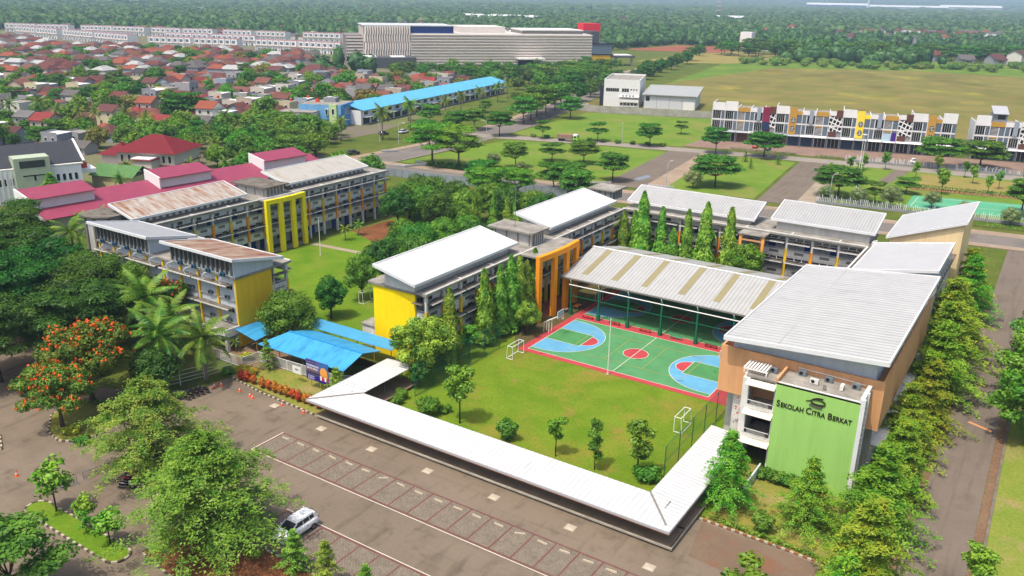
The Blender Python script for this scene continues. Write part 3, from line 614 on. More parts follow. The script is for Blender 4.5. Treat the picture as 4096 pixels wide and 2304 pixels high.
for x in (16.0, 20.0): bx(x-0.25, x+0.25, 44.9, 45.4, 0, SL-0.501).build('porch_pier', plain('apricot_paint', '#f3ad5c', 0.85), rb)
bx(15.7, 20.3, 45.0, 45.3, 9.2, 9.5).build('porch_beam', M_peach, rb)

# ---- D: right-hand link block and cream wedge
rd = thing('school_building', 'school block with tilted white roof and cream wedge shaped hall at the far right end', 'building', (44, 50, 0))
wd = Wing(rd, (37.0, 29.5), (0, 1), (-1, 0))
bx(37.2, 49.3, 25, 47.2, 0, SL-0.301).build('block_wall', M_wallgrey, rd)
bx(36.6, 49.6, 25, 52.0, SL-0.3, SL).build('roof_slab', M_concdark, rd); bx(36.6, 36.9, 26, 47.4, SL, SL+0.18).build('slab_upstand', M_colgrey, rd)
monopitch(wd, -0.4, 17.1, 1.1, 12.4, 12.0, 13.9, metal_roof('roof_sheet_white_y', '#e9e9ea', 0.56, 0.4, axis='Y', pitch=0.6, amount=0.3, sscale=(0.15, 0.8, 1)), wall=plain('slate_blue_wall', '#b4c2d4', 0.8), ov=0.4, inset=0.5)
for k in range(7): bx(49.42, 49.5, 30.2+k*2.4, 30.3+k*2.4, 9.5, 13.3).build('mullion', M_fascia, rd)
# wedge: cream walls, roof tilted up to the right
wg = [(38.7, 51.8), (50.3, 52.9), (50.2, 71.5), (38.3, 70.0)]; wz = [12.0, 16.0, 16.0, 12.0]
MB().prism([(39.2, 52.3), (49.9, 53.3), (49.8, 71.0), (38.8, 69.6)], 0.0, [11.9, 15.7, 15.7, 11.9]).build('wedge_wall', M_cream, rd)
MB().prism(wg, [z-0.25 for z in wz], wz).build('wedge_roof', MATS['roof_sheet_white_y'], rd)
tr = MB()
for i in range(4): a, b = wg[i], wg[(i+1) % 4]; tr.bar((a[0], a[1], wz[i]-0.12), (b[0], b[1], wz[(i+1) % 4]-0.12), 0.14, 0.36)
tr.build('roof_trim', M_fascia, rd)
for k in range(2): bx(37.1, 37.7, 48.6+k*1.2, 49.2+k*1.2, SL, SL+0.7).build('water_tank', M_acwhite, rd)

# ---- hall with big sheet roof and the green sign wall
rh = thing('school_building', 'hall block with large white sheet roof, peach walls and green sign wall', 'building', (41, 5, 0))
hz = [13.9, 15.0, 15.2, 13.9]; hp = [(33.1, -12.0), (50.2, -11.9), (50.4, 21.6), (33.4, 20.8)]
rfh = MB().prism(hp, [z-0.25 for z in hz], hz).build('hall_roof', M_roofhall, rh)
tr = MB()
for i in range(4): a, b = hp[i], hp[(i+1) % 4]; tr.bar((a[0], a[1], hz[i]-0.12), (b[0], b[1], hz[(i+1) % 4]-0.12), 0.18, 0.5)
tr.build('roof_trim', M_fascia, rfh)
se = MB(); se.bar((38.9, -11.9, 14.31), (38.9, 21.0, 14.34), 0.06, 0.04); se.build('roof_seam', plain('seam_grey', '#b8b8b6', 0.8), rfh)
MB().prism([(33.6, -9.8), (48.9, -9.8), (48.9, 20.3), (33.6, 20.3)], 10.9, [13.62, 14.6, 14.72, 13.62]).build('upper_wall', M_bluegrey, rh)
bx(32.4, 50.0, -10.5, 22, 6.6, 10.9).build('hall_wall', M_peach, rh)
for x in (38.5, 43.5): bx(x-0.02, x+0.02, -9.83, -9.805, 11.0, 13.7).build('panel_joint', M_fascia, rh)
for a in ((32.4, 50.0, -10.5, -10.25), (49.75, 50.0, -10.25, 22), (32.4, 32.65, -10.25, 22)): bx(*a, 10.9, 12.25).build('hall_parapet', M_peach, rh)
bx(32.9, 49.2, -8.0, 24.8, 0, 6.6).build('hall_base_wall', M_wallgrey, rh)
for k in range(5):
    y = -3+k*6.0; fr = bx(49.2, 49.26, y, y+3.2, 1.2, 3.0).build('window_frame', M_white, rh); bx(49.26, 49.29, y+0.1, y+3.1, 1.3, 2.9).build('pane', M_glass, fr)
bx(49.2, 50.4, -7.8, 24, 3.4, 3.56).build('side_canopy', M_colgrey, rh)
for k in range(2): ac_unit(rh, 49.35, 4+k*5, 10.92, '+x', M_acwhite)
# green sign block
GX0, GX1, GY0, GY1, GZ = 40.05, 48.6, -14.5, -10.5, 11.35
bx(GX0, GX1, GY0, GY1, 0, GZ-0.35).build('sign_block_wall', M_wallgrey, rh)
bx(GX0, GX1-0.02, GY0-0.1, GY0-0.002, 0.0, GZ-0.15).build('sign_wall', M_green, rh)
bx(GX0-0.1, GX1+0.1, GY0-0.1, GY1-0.1, GZ-0.349, GZ-0.2).build('sign_block_roof', M_concslab, rh)
bx(GX0-0.1, GX0+0.15, GY0-0.1, GY1-0.3, GZ-0.199, GZ+0.35).build('roof_upstand', M_peach, rh)
bx(GX1-0.15, GX1+0.25, GY0-0.11, GY1-0.3, GZ-0.199, GZ+0.35).build('roof_upstand', M_parapet, rh)
bx(GX0+0.15, GX1-0.15, GY0-0.1, GY0+0.1, GZ-0.199, GZ-0.05).build('roof_upstand', M_parapet, rh)
bx(GX1-0.0, GX1+0.42, GY0-0.3, GY0+0.12, 0, GZ+0.3).build('corner_fin', M_fascia, rh)
bx(GX1+0.05, GX1+0.42, GY0+1.6, GY0+2.0, 0, GZ+0.3).build('corner_fin', M_fascia, rh)
for k in range(18):      # open lattice between the fins, each piece a bar
    z = 0.5+k*0.6
    bx_ = MB().bar((GX1+0.25, GY0+0.15, z), (GX1+0.25, GY0+1.58, z+0.75), 0.07); bx_.build('lattice_bar', M_parapet, rh)
    bx_ = MB().bar((GX1+0.32, GY0+0.15, z+0.75), (GX1+0.32, GY0+1.58, z), 0.07); bx_.build('lattice_bar', M_parapet, rh)
bx(GX1+0.01, GX1+0.1, GY0+0.13, GY0+1.6, 0.1, GZ-0.4).build('lattice_backing', plain('brown_back', '#6f5248', 0.6), rh)
for (x, y, f_, m_) in ((38.8, -11.3, '-y', M_acgrey), (41.8, -11.2, '-y', M_acgrey), (44.6, -11.3, '-y', M_acgrey), (47.4, -11.4, '-y', M_acgrey), (43.4, -12.6, '-y', M_acwhite), (46.2, -12.4, '-x', M_acwhite)):
    ac_unit(rh, x, y, GZ-0.2 if x > 40 else 10.75, f_, m_)
pipe = MB().tube([(41.2, -10.58, 11.7), (44.4, -10.58, 11.65), (48.2, -10.58, 11.5)], 0.05, 6); pipe.build('conduit', M_white, rh)
fl = MB().bar((44.7, -13.6, GZ-0.1), (44.7, -13.5, GZ+0.35), 0.35, 0.08); fl.build('flood_light', M_louver, rh)
# stair bay left of the sign wall: open landings with balcony rails
bx(36.2, 36.45, -13.19, -8.1, 0, 10.75).build('stair_wall', M_parapet, rh); bx(36.46, 40.0, -13.4, -10.52, 10.45, 10.7).build('stair_roof', M_concslab, rh)
bx(36.46, 39.99, -9.5, -9.3, 0, 10.44).build('stair_back_wall', M_glassdark, rh)
bx(36.2, 36.9, -13.65, -13.2, 0, 10.44).build('stair_pier', M_parapet, rh); bx(39.7, 40.04, -13.65, -13.2, 0, 10.44).build('stair_pier', M_parapet, rh)
for i, zf in enumerate((0.0, 3.5, 7.0)):
    if i: bx(36.9, 39.7, -13.5, -9.5, zf-0.18, zf).build('landing', M_concslab, rh); bx(36.9, 39.7, -13.62, -13.5, zf-0.5, zf+0.35).build('landing_parapet', M_parapet, rh)
    bx(36.9, 39.7, -13.5, -13.4, zf+2.55, zf+3.3).build('transom', M_parapet, rh)
    fr = bx(37.9, 38.8, -13.56, -13.5, zf+2.55, zf+3.28).build('window_frame', M_white, rh); bx(37.97, 38.73, -13.58, -13.562, zf+2.62, zf+3.2).build('pane', M_glass, fr)
    aw = MB().prism([(36.7, -14.6), (39.9, -14.6), (39.9, -13.66), (36.7, -13.66)], [zf+3.05, zf+3.05, zf+3.35, zf+3.35], [zf+3.12, zf+3.12, zf+3.42, zf+3.42]); aw.build('awning', plain('awning_cream', '#eee6d2', 0.82), rh)
    if i:
        ra = MB(); ra.box(37.0, 39.6, -13.9, -13.84, zf+1.0, zf+1.06); ra.box(37.0, 39.6, -13.9, -13.84, zf+0.12, zf+0.17)
        for k in range(16): ra.box(37.3+k*0.13, 37.33+k*0.13, -13.89, -13.85, zf+0.17, zf+1.0)
        for x in (37.0, 39.6): ra.bar((x, -13.87, zf+0.95), (x, -13.5, zf+0.95), 0.05)
        ra.build('balcony_railing', M_steel, rh)
pg = MB()
for k in range(8): pg.box(35.9+k*0.33, 36.1+k*0.33, -13.0, -10.6, 11.25, 11.33)
pg.box(35.9, 38.6, -13.0, -12.9, 11.15, 11.25); pg.box(35.95, 36.05, -13.0, -12.9, 10.7, 11.15); pg.box(38.4, 38.5, -13.0, -12.9, 10.7, 11.15); pg.build('roof_pergola', M_white, rh)
bx(34.2, 36.19, -9.8, -8.05, 0, 6.59).build('stair_side_wall', M_colgrey, rh)
# lettering and emblem on the green wall
def text_part(body, name, x, y, z, size, m, parent, ext=0.03, align='LEFT', rotz=0.0, font_off=0.012):
    cu = bpy.data.curves.new(name, 'FONT'); cu.body = body; cu.size = size; cu.extrude = ext; cu.align_x = align; cu.offset = font_off
    o = bpy.data.objects.new(name, cu); COL.objects.link(o)
    dg = bpy.context.evaluated_depsgraph_get(); dg.update(); me = bpy.data.meshes.new_from_object(o.evaluated_get(dg))
    bpy.data.objects.remove(o); bpy.data.curves.remove(cu)
    w = max(v.co.x for v in me.vertices)-min(v.co.x for v in me.vertices)
    me.materials.clear(); me.materials.append(m)
    ob = bpy.data.objects.new(name, me); link(ob, parent); ob.rotation_euler = (R(90), 0, rotz); ob.location = Vector((x, y, z))-off(parent)
    return ob, w
M_letter = plain('bronze_letters', '#3f3a26', 0.6, 0.4)
xx = GX0+0.25; yy = GY0-0.14; zb = 8.55; KX = .83
for body, sz in (('S', 1.05), ('EKOLAH', 0.78), (' ', .3), ('C', 1.05), ('ITRA', 0.78), (' ', .3), ('B', 1.05), ('ERKAT', 0.78)):
    if body == ' ': xx += 0.2; continue
    ob, wd_ = text_part(body, 'sign_letters', xx, yy, zb, sz*0.98, M_letter, rh); ob.scale = (KX, 1, 1); xx += (wd_+0.10*sz)*KX
def ribbon(pts, w, y, name, m, parent, th=0.06):
    mb = MB()
    n = len(pts)
    for i in range(n-1):
        (x0, z0), (x1, z1) = pts[i], pts[i+1]; w0 = w[i] if hasattr(w, '__len__') else w; w1 = w[i+1] if hasattr(w, '__len__') else w
        mb.add([(x0, y, z0-w0), (x1, y, z1-w1), (x1, y, z1+w1), (x0, y, z0+w0), (x0, y-th, z0-w0), (x1, y-th, z1-w1), (x1, y-th, z1+w1), (x0, y-th, z0+w0)],
               [(0, 1, 2, 3), (7, 6, 5, 4), (0, 4, 5, 1), (3, 2, 6, 7)])
    return mb.build(name, m, parent)
ex, ez = 44.2, 10.0
arc = [(ex-0.95+0.0, ez+0.02), (ex-0.55, ez+0.12), (ex-0.2, ez+0.38), (ex+0.25, ez+0.55), (ex+0.75, ez+0.6)]
ribbon(arc, [0.02, 0.05, 0.1, 0.09, 0.07], yy, 'emblem_stroke', M_letter, rh)
el = [(ex+0.3+0.75*math.cos(t), ez+0.1+0.3*math.sin(t)) for t in [math.pi*2*k/20 for k in range(21)]]
ribbon(el, [0.05+0.07*(1-math.sin(math.pi*2*k/20))/2 for k in range(21)], yy-0.01, 'emblem_ring', M_letter, rh)
ribbon([(ex-0.55, ez-0.32), (ex-0.2, ez-0.36), (ex+0.75, ez-0.42)], [0.1, 0.13, 0.12], yy-0.02, 'emblem_base', plain('emblem_grey', '#6a6c58', 0.6), rh)

# ---- L: left long block, facade to the courtyard (+x)
rl = thing('school_building', 'left school block with weathered sheet roofs, orange columns and tall yellow portico', 'building', (-73, 12, 0))
wl_ = Wing(rl, (-69.3, -13.0), (0, 1), (1, 0)); LL = 60.6
corridor_facade(wl_, LL, 4.04, ('y', 'o'), clad0=2.9, door_seed=8)
flat_slab(wl_, LL, 9.5, ends=(0, 0.4), back=0.5)
bx(-79.2, -78.9, -13, 47.4, 0, SL-0.301).build('back_wall', M_wallgrey, rl)
monopitch(wl_, -3.2, 21.2, 0.9, 7.4, 12.2, 13.9, M_roofold, inset=0.7, ov=0.9, wall=M_louver)
monopitch(wl_, 32.2, 56.6, 1.7, 8.9, 12.2, 13.9, M_roofold2, inset=0.7, ov=0.9, wall=M_louver)
wlo = MB()
for s0, s1, t in ((-1.4, 20.0, 1.55), (33.5, 55.5, 2.35)):
    n = int((s1-s0)/1.3)
    for k in range(n):
        s = s0+(k+0.5)*(s1-s0)/n; a = wl_.P(s-0.32, t); bx(a[0]-0.02, a[0]+0.06, a[1], a[1]+0.64, SL+0.35, SL+0.75).build('attic_panel', M_parapet, rl)
tower(rl, -79.5, -69.3, 12.0, 18.4, 12.8, m=M_concdark)
portico(rl, [(-67.3, 10.6), (-66.9, 13.6), (-66.9, 16.8), (-67.3, 20.0)], 10.9, mat('yellow_lemon_paint', '#eeda1c', 0.93, 0.6, var=0.05, scale=3), -69.4, 'y')
octo = [(-76.9+4.0*math.cos(R(22.5+45*k)), -17.0+3.9*math.sin(R(22.5+45*k))) for k in range(8)]
MB().prism(octo, 12.3, 12.55).build('octagon_roof', M_concdark, rl)
MB().prism([(-76.9+(x+76.9)*0.8, -17.0+(y+17.0)*0.8) for x, y in octo], 0, 12.29).build('octagon_wall', M_wallgrey, rl)
for k in range(8):
    t = R(45*k+22.5); x, y = -76.9+3.15*math.cos(t), -17+3.15*math.sin(t); bx(x-0.22, x+0.22, y-0.22, y+0.22, 6, 12.28).build('octagon_pier', M_louver, rl)

# ---- F: left front block (courtyard side +y, windows side -y), yellow end wall facing +x
rf_ = thing('school_building', 'front left school block with rusty sheet roof and ochre yellow end wall', 'building', (-51, -19, 0))
wf = Wing(rf_, (-34.8, -14.3), (-1, 0), (0, 1)); LF = 33.5
corridor_facade(wf, LF, 4.19, ('y', 'y'), clad0=2.9, door_seed=9)
flat_slab(wf, LF, 9.7, ends=(0.4, 0), back=0.25)
bx(-35.05, -34.75, -24.0, -17.3, 0, SL-0.301).build('end_wall', M_yellow2, rf_)
bx(-35.1, -34.5, -24.3, -13.8, SL-0.38, SL-0.302).build('end_wall_cap', M_concdark, rf_)
for zf in (3.5, 7.05): bx(-35.0, -34.85, -17.25, -14.5, zf-0.75, zf+0.62).build('end_parapet', M_parapet, rf_); bx(-35.0, -33.9, -17.2, -14.4, zf+2.2, zf+2.26).build('end_sunshade', M_concdark, rf_)
for zf in (4.12, 7.67):
    mb = MB(); mb.box(-34.95, -34.9, -17.2, -14.55, zf+0.3, zf+0.36)
    for k in range(16): mb.box(-34.94, -34.91, -17.15+k*0.17, -17.12+k*0.17, zf, zf+0.3)
    mb.build('end_railing', M_steel, rf_)
bx(-68, -35.05, -23.75, -23.5, 0, SL-0.301).build('front_wall', M_bluegrey, rf_)
# roofs: low to the courtyard, high towards the car park
monopitch(wf, -1.4, 14.7, 1.9, 10.9, 12.2, 13.9, M_roofrust, inset=0.9, ov=1.1, gable=M_bluegrey)
monopitch(wf, 18.2, 33.6, 2.1, 10.9, 12.2, 13.9, M_roofgrey, inset=0.9, ov=1.0, gable=M_bluegrey)
for s0, s1 in ((0.0, 13.3), (19.6, 32.3)):     # attic louvres and fins on the car park side
    n = 14
    for k in range(n):
        s = s0+(s1-s0)*k/(n-1); a = wf.P(s, 10.03); bx(a[0]-0.1, a[0]+0.1, a[1]-0.35, a[1]-0.02, SL+0.3, 13.45).build('attic_fin', M_louver, rf_)
        if k < n-1: bx(a[0]-0.85, a[0]-0.12, a[1]-0.04, a[1]-0.005, SL+0.85, 13.3).build('attic_louver', plain('louver_dark', '#55524f', 0.7), rf_)
    for k in range(4):
        s = s0+1.6+k*3.2; a = wf.P(s, 10.5); ac_unit(rf_, a[0], a[1]+0.05, SL, '-y', M_acblue, 0.95)
for i in range(9):
    s = i*4.19; s = min(max(s, 0.45), LF-0.3); x = -34.8-s
    if i: bx(x-0.22, x+0.22, -24.0, -23.6, 0, SL-0.62).build('column_cladding', M_yellow2, rf_)
    if i in (2, 4, 6): bx(x-0.6, x-0.24, -23.85, -23.752, 2, 9.6).build('blue_stripe', M_bluecol, rf_)
    if i == 8: continue
    a, e = x-3.9, x-0.35
    for zf in (3.5, 7.05):
        for k in range(5):
            p0, p1 = a+(e-a)*k/5, a+(e-a)*(k+1)/5
            fr = bx(p0, p1, -23.83, -23.752, zf+1.5, zf+2.15).build('window_frame', M_white, rf_); bx(p0+0.07, p1-0.07, -23.85, -23.832, zf+1.57, zf+2.08).build('pane', M_glass, fr)
        if i % 2 == 0:
            sh = bx(a-4.1, e, -25.0, -23.85, zf+2.35, zf+2.42).build('sunshade', M_concdark, rf_); bx(a-4.1, e, -25.08, -25.002, zf+2.3, zf+2.48).build('sunshade_rim', M_colgrey, sh)
        bx(a-0.3, e+0.2, -23.95, -23.752, zf-0.12, zf+0.0).build('ledge', M_colgrey, rf_)
        ac_unit(rf_, x-1.6, -24.0, zf+0.02, '-y', M_acgrey, 0.95)
        if zf > 5:
            hose = MB().tube([(x-1.3, -24.2, zf+3.55), (x-1.5, -24.9, zf+3.5), (x-1.9, -25.0, zf+3.0), (x-1.7, -24.8, zf+2.5)], 0.06, 6); hose.build('drain_hose', M_white, rf_)
bx(-39.5, -34.6, -26.6, -23.76, 3.0, 3.2).build('porch_roof', M_concslab, rf_); bx(-39.6, -34.5, -26.75, -26.61, 2.3, 3.5).build('porch_parapet', M_parapet, rf_); bx(-34.6, -34.46, -26.6, -24.1, 2.3, 3.5).build('porch_parapet', M_parapet, rf_)
for x in (-34.8, -39.2): bx(x-0.3, x+0.2, -26.5, -26.0, 0, 2.98).build('porch_pier', M_parapet, rf_)
ac_unit(rf_, -34.5, -19.3, 1.5, '+x', M_acgrey, 1.2)
# ================================================================ COURTS, WALKWAY, CANOPIES, FENCES
def wet_mat(name, c, k=0.75, dark=0.55):
    m = mat(name, c, k, 0.6, var=0.13, scale=2.5, space='World'); nt = m.node_tree; N = nt.nodes; L = nt.links; b = N['Principled BSDF']
    old = b.inputs['Base Color'].links[0].from_socket; g = N.new('ShaderNodeNewGeometry'); nz = N.new('ShaderNodeTexNoise'); nz.inputs['Scale'].default_value = 0.55; nz.inputs['Detail'].default_value = 5; nz.inputs['Roughness'].default_value = 0.6
    L.new(g.outputs['Position'], nz.inputs['Vector']); r = N.new('ShaderNodeMapRange'); r.inputs[1].default_value = 0.66; r.inputs[2].default_value = 0.70; r.inputs[3].default_value = 1.0; r.inputs[4].default_value = dark; L.new(nz.outputs['Fac'], r.inputs[0])
    v = N.new('ShaderNodeVectorMath'); v.operation = 'SCALE'; L.new(old, v.inputs[0]); L.new(r.outputs[0], v.inputs['Scale']); L.new(v.outputs[0], b.inputs['Base Color']); return m
M_cgreen = wet_mat('court_green', '#66aa70', .6); M_cblue = wet_mat('court_blue', '#74bce2', .62); M_cred = wet_mat('court_red', '#d05258', .62); M_ckey = wet_mat('court_key_green', '#5ea566', .6)
M_cyel = plain('court_yellow_line', '#c2ab4e', 0.75)
def arc_pts(cx, cy_, r, a0, a1, n=24): return [(cx+r*math.cos(a0+(a1-a0)*k/n), cy_+r*math.sin(a0+(a1-a0)*k/n)) for k in range(n+1)]
def line_mesh(mb, pts, w, z, closed=False):
    P = pts+[pts[0]] if closed else pts
    for a, b in zip(P[:-1], P[1:]): mb.bar((a[0], a[1], z), (b[0], b[1], z), w, 0.003)
cs = structure(thing('court_apron', None, None, (14, 15, 0)))
bx(-1.25, 33, -1.05, 34.2, -0.02, 0.012).build('painted_apron', M_cred, cs)
def court(y0, name):
    r = structure(thing(name, None, None, (14, y0+7.5, 0)))
    f = lambda P, z, nm, m: MB().poly([(p[0], p[1], z) for p in P]).build(nm, m, r)
    f([(0, y0), (28, y0), (28, y0+15), (0, y0+15)], 0.016, 'painted_field', M_cgreen)
    ln = MB(); ly = MB(); yc = y0+7.5
    for sgn, xb in ((1, 0), (-1, 28)):
        X = lambda d: xb+sgn*d
        P = [(X(0), y0+0.9), (X(1.4), y0+0.9)] + [(X(1.575+6.62*math.cos(t)), yc+6.6*math.sin(t)) for t in [-math.pi/2+math.pi*k/28 for k in range(29)]] + [(X(1.4), y0+14.1), (X(0), y0+14.1)]
        f(P if sgn > 0 else P[::-1], 0.020, 'painted_arc', M_cblue); line_mesh(ln, P, 0.07, 0.031)
        K = [(X(0), yc-2.4), (X(5.8), yc-2.4), (X(5.8), yc+2.4), (X(0), yc+2.4)]; f(K if sgn > 0 else K[::-1], 0.024, 'painted_key', M_ckey); line_mesh(ln, K, 0.07, 0.031)
        H = [(X(5.8+1.75*math.cos(t)), yc+1.8*math.sin(t)) for t in [-math.pi/2+math.pi*k/16 for k in range(17)]]; f(H if sgn > 0 else H[::-1], 0.028, 'painted_half_circle', M_cred); line_mesh(ln, H, 0.06, 0.031)
    C = arc_pts(14, yc, 1.85, 0, 2*math.pi, 32)[:-1]; f(C, 0.022, 'painted_circle', M_cred); line_mesh(ln, C, 0.07, 0.031, True)
    line_mesh(ln, [(0, y0), (28, y0), (28, y0+15), (0, y0+15)], 0.08, 0.031, True); line_mesh(ln, [(14, y0), (14, y0+15)], 0.08, 0.031)
    ln.build('white_lines', M_whiteline, r)
    line_mesh(ly, [(5, y0+3.1), (23, y0+3.1), (23, y0+12), (5, y0+12)], 0.06, 0.0335, True)
    for x in (11, 17): line_mesh(ly, [(x, y0+3.1), (x, y0+12)], 0.06, 0.0335)
    ly.build('yellow_lines', M_cyel, r)
court(0, 'ball_court'); court(17.2, 'covered_court')
# roof over the second court
M_teal = plain('green_steel', '#1f6b4f', 0.8, 0.45); M_sky = plain('skylight_sheet', '#aca27a', 0.62, 0.35)
M_roofcov = metal_roof('roof_sheet_cover', '#dcdcda', 0.54, 0.42, axis='X', pitch=0.6, amount=0.4, sscale=(1.1, 0.12, 1))
ra_ = thing('court_canopy', 'big grey sheet roof with tan skylight strips on green posts over the second court', 'canopy', (14, 27, 0))
X0, X1, YE, YR, YB, ZE, ZR = -3.8, 31.6, 16.1, 27.0, 37.7, 6.3, 8.75
for ya, za, yb, zb_, nm in ((YE, ZE, YR, ZR, 'roof_slope'), (YB, ZE, YR, ZR, 'roof_slope')):
    P = [(X0, ya), (X1, ya), (X1, yb), (X0, yb)]; Z = [za, za, zb_, zb_]
    if ya > yb: P = P[::-1]; Z = Z[::-1]
    rs = MB().prism(P, [z-0.08 for z in Z], Z).build(nm, M_roofcov, ra_)
    for xs in (-0.5, 4.8, 10.0, 16.2, 21.8, 27.4):
        t0, t1 = 0.17, 0.98
        q = [(xs-0.55, t0), (xs+0.55, t0), (xs+0.55, t1), (xs-0.55, t1)]
        P = [(x, ya+(yb-ya)*t) for x, t in q]; Z = [za+(zb_-za)*t for x, t in q]
        if ya > yb: P = P[::-1]; Z = Z[::-1]
        MB().prism(P, [z+0.004 for z in Z], [z+0.03 for z in Z]).build('skylight', M_sky, rs)
rc_ = MB().bar((X0-0.1, YR, ZR+0.03), (X1, YR, ZR+0.03), 0.5, 0.1); rc_.build('ridge_cap', M_fascia, ra_)
bx(X0, X1, YE-0.18, YE-0.02, ZE-0.24, ZE-0.05).build('gutter', M_louver, ra_)
for x in (-1.9, 3.2, 8.4, 14.0, 19.8, 25.4):
    for y in (16.15, 37.0):
        p = bx(x-0.12, x+0.12, y-0.12, y+0.12, 0.95, 5.9).build('post', M_teal, ra_)
        bx(x-0.25, x+0.25, y-0.25, y+0.25, 0.012, 0.95).build('post_pedestal', M_teal, p)
    ba = MB().tube([(x, 16.15, 5.3), (x-0.1, 15.9, 5.9), (x-0.1, 16.0, 6.15)], 0.05, 6); ba.build('downpipe', M_white, ra_)
    tr = MB().bar((x, 16.15, 5.9), (x, 27, 8.2), 0.14); tr.bar((x, 37, 5.9), (x, 27, 8.2), 0.14); tr.bar((x, 16.15, 5.9), (x, 37, 5.9), 0.12)
    for k in range(1, 6): tr.bar((x, 16.15+k*3.5, 5.9), (x, 16.15+k*3.5, 5.9+2.3*(1-abs(27-(16.15+k*3.5))/10.85)), 0.08)
    tr.build('truss', M_teal, ra_)
MB().tube([(X0+1.5, 16.05, 5.15), (X1-1, 16.05, 5.15)], 0.09, 8).build('tie_pipe', M_white, ra_)
MB().bar((-1.9, 16.15, 3.3), (25.4, 16.15, 3.3), 0.09).build('tie_bar', M_teal, ra_)
# benches between the courts
def bench(x, y, c, label):
    r = thing('bench', label, 'bench', (x, y, 0), group='benches between the two courts'); m = plain('bench_'+c, c, 0.8)
    bx(x-0.95, x+0.95, y-0.18, y+0.18, 0.43, 0.48).build('seat', m, r)
    for dx in (-0.85, 0.0, 0.85):
        l = MB(); l.box(x+dx-0.03, x+dx+0.03, y-0.16, y-0.1, 0.012, 0.43); l.box(x+dx-0.03, x+dx+0.03, y+0.1, y+0.16, 0.012, 0.43); l.box(x+dx-0.025, x+dx+0.025, y-0.1, y+0.1, 0.2, 0.25); l.build('leg', m, r)
bench(1.4, 16.0, '#d0283c', 'crimson bench at the left end of the strip between the courts'); bench(6.2, 16.1, '#8c3a30', 'dark red bench, second from the left between the courts'); bench(11.5, 16.1, '#b5533a', 'rust coloured bench in the middle between the courts'); bench(16.7, 16.1, '#2aa27a', 'green bench between the two courts'); bench(22.3, 16.1, '#6e2f30', 'dark maroon bench at the right end near the hall wall')
# loose tables by the orange portico
for (x, y, c, lb) in ((-2.3, 19.2, '#e88a24', 'low orange table on the soil beside the orange portico'), (-3.0, 16.6, '#d9b9a0', 'small pale table beside the orange portico')):
    r = thing('table', lb, 'table', (x, y, 0)); m = plain('table_'+c, c, 0.8); s = 1.0 if c == '#e88a24' else 0.5
    bx(x-0.45*s, x+0.45*s, y-0.8*s, y+0.8*s, 0.55, 0.6).build('table_top', m, r)
    for sx in (-.38, .38):
        for sy in (-.7, .7): bx(x+sx*s-0.03, x+sx*s+0.03, y+sy*s-0.03, y+sy*s+0.03, 0.005, 0.55).build('leg', M_louver, r)
# basketball stands
def hoop(label, ox, oy, sg):
    r = thing('basketball_stand', label, 'basketball hoop', (ox, oy, 0), group='basketball stands')
    for dy in (-0.45, 0.45):
        MB().tube([(ox, oy+dy, 0.012), (ox, oy+dy, 2.1), (ox+sg*1.7, oy+dy*0.6, 3.1)], 0.055, 6).build('frame_tube', M_white, r)
        MB().tube([(ox-sg*0.9, oy+dy, 0.012), (ox-sg*0.9, oy+dy, 1.55), (ox, oy+dy, 2.1)], 0.05, 6).build('frame_tube', M_white, r)
    MB().bar((ox, oy-0.45, 2.1), (ox, oy+0.45, 2.1), 0.07).build('cross_bar', M_white, r)
    bd = bx(ox+sg*1.72-0.03, ox+sg*1.72+0.03, oy-0.9, oy+0.9, 2.9, 3.95).build('backboard', plain('board_pale', '#cfd6d8', 0.6, 0.3), r)
    ed = MB()
    for a, b in (((-.92, 2.88), (.92, 2.88)), ((-.92, 3.97), (.92, 3.97)), ((-.92, 2.88), (-.92, 3.97)), ((.92, 2.88), (.92, 3.97))): ed.bar((ox+sg*1.76, oy+a[0], a[1]), (ox+sg*1.76, oy+b[0], b[1]), 0.06)
    ed.build('board_rim', M_white, bd)
    rg = arc_pts(ox+sg*2.15, oy, 0.24, 0, 2*math.pi, 12); MB().tube([(p[0], p[1], 3.05) for p in rg], 0.025, 5).build('ring', plain('ring_orange', '#e25a3a', 0.8), bd)
    nt_ = MB()
    for k in range(10):
        a = 2*math.pi*k/10; nt_.bar((ox+sg*2.15+0.23*math.cos(a), oy+0.23*math.sin(a), 3.03), (ox+sg*2.15+0.13*math.cos(a+.3), oy+0.13*math.sin(a+.3), 2.6), 0.018)
    nt_.build('net', M_white, bd)
hoop('white basketball stand at the left baseline of the open court', -0.65, 7.5, 1); hoop('white basketball stand at the right baseline by the hall wall', 28.6, 7.5, -1); hoop('white basketball stand at the left end of the covered court', -0.65, 24.7, 1)
# football goals
def goal(label, x, y0, y1, sg, h=2.0, dp=1.0):
    r = thing('football_goal', label, 'goal', (x, (y0+y1)/2, 0), group='small football goals')
    t = lambda nm, *P: MB().tube(P, 0.05, 6).build(nm, M_white, r)
    t('post', (x, y0, 0), (x, y0, h)); t('post', (x, y1, 0), (x, y1, h)); t('crossbar', (x, y0, h), (x, y1, h))
    for y in (y0, y1): t('side_frame', (x, y, h), (x+sg*dp*0.8, y, h), (x+sg*dp, y, 0.05), (x, y, 0.05))
    t('back_bar', (x+sg*dp*0.8, y0, h), (x+sg*dp*0.8, y1, h)); t('ground_bar', (x+sg*dp, y0, 0.05), (x+sg*dp, y1, 0.05))
goal('white tubular goal frame on the lawn beside the right mesh fence', 27.9, -11.3, -8.2, 1); goal('white tubular goal frame at the left corner of the ball court', 0.4, -4.9, -1.9, -1); goal('white tubular goal frame on the courtyard lawn beside the dark tree', -33.6, -0.2, 2.6, 1)
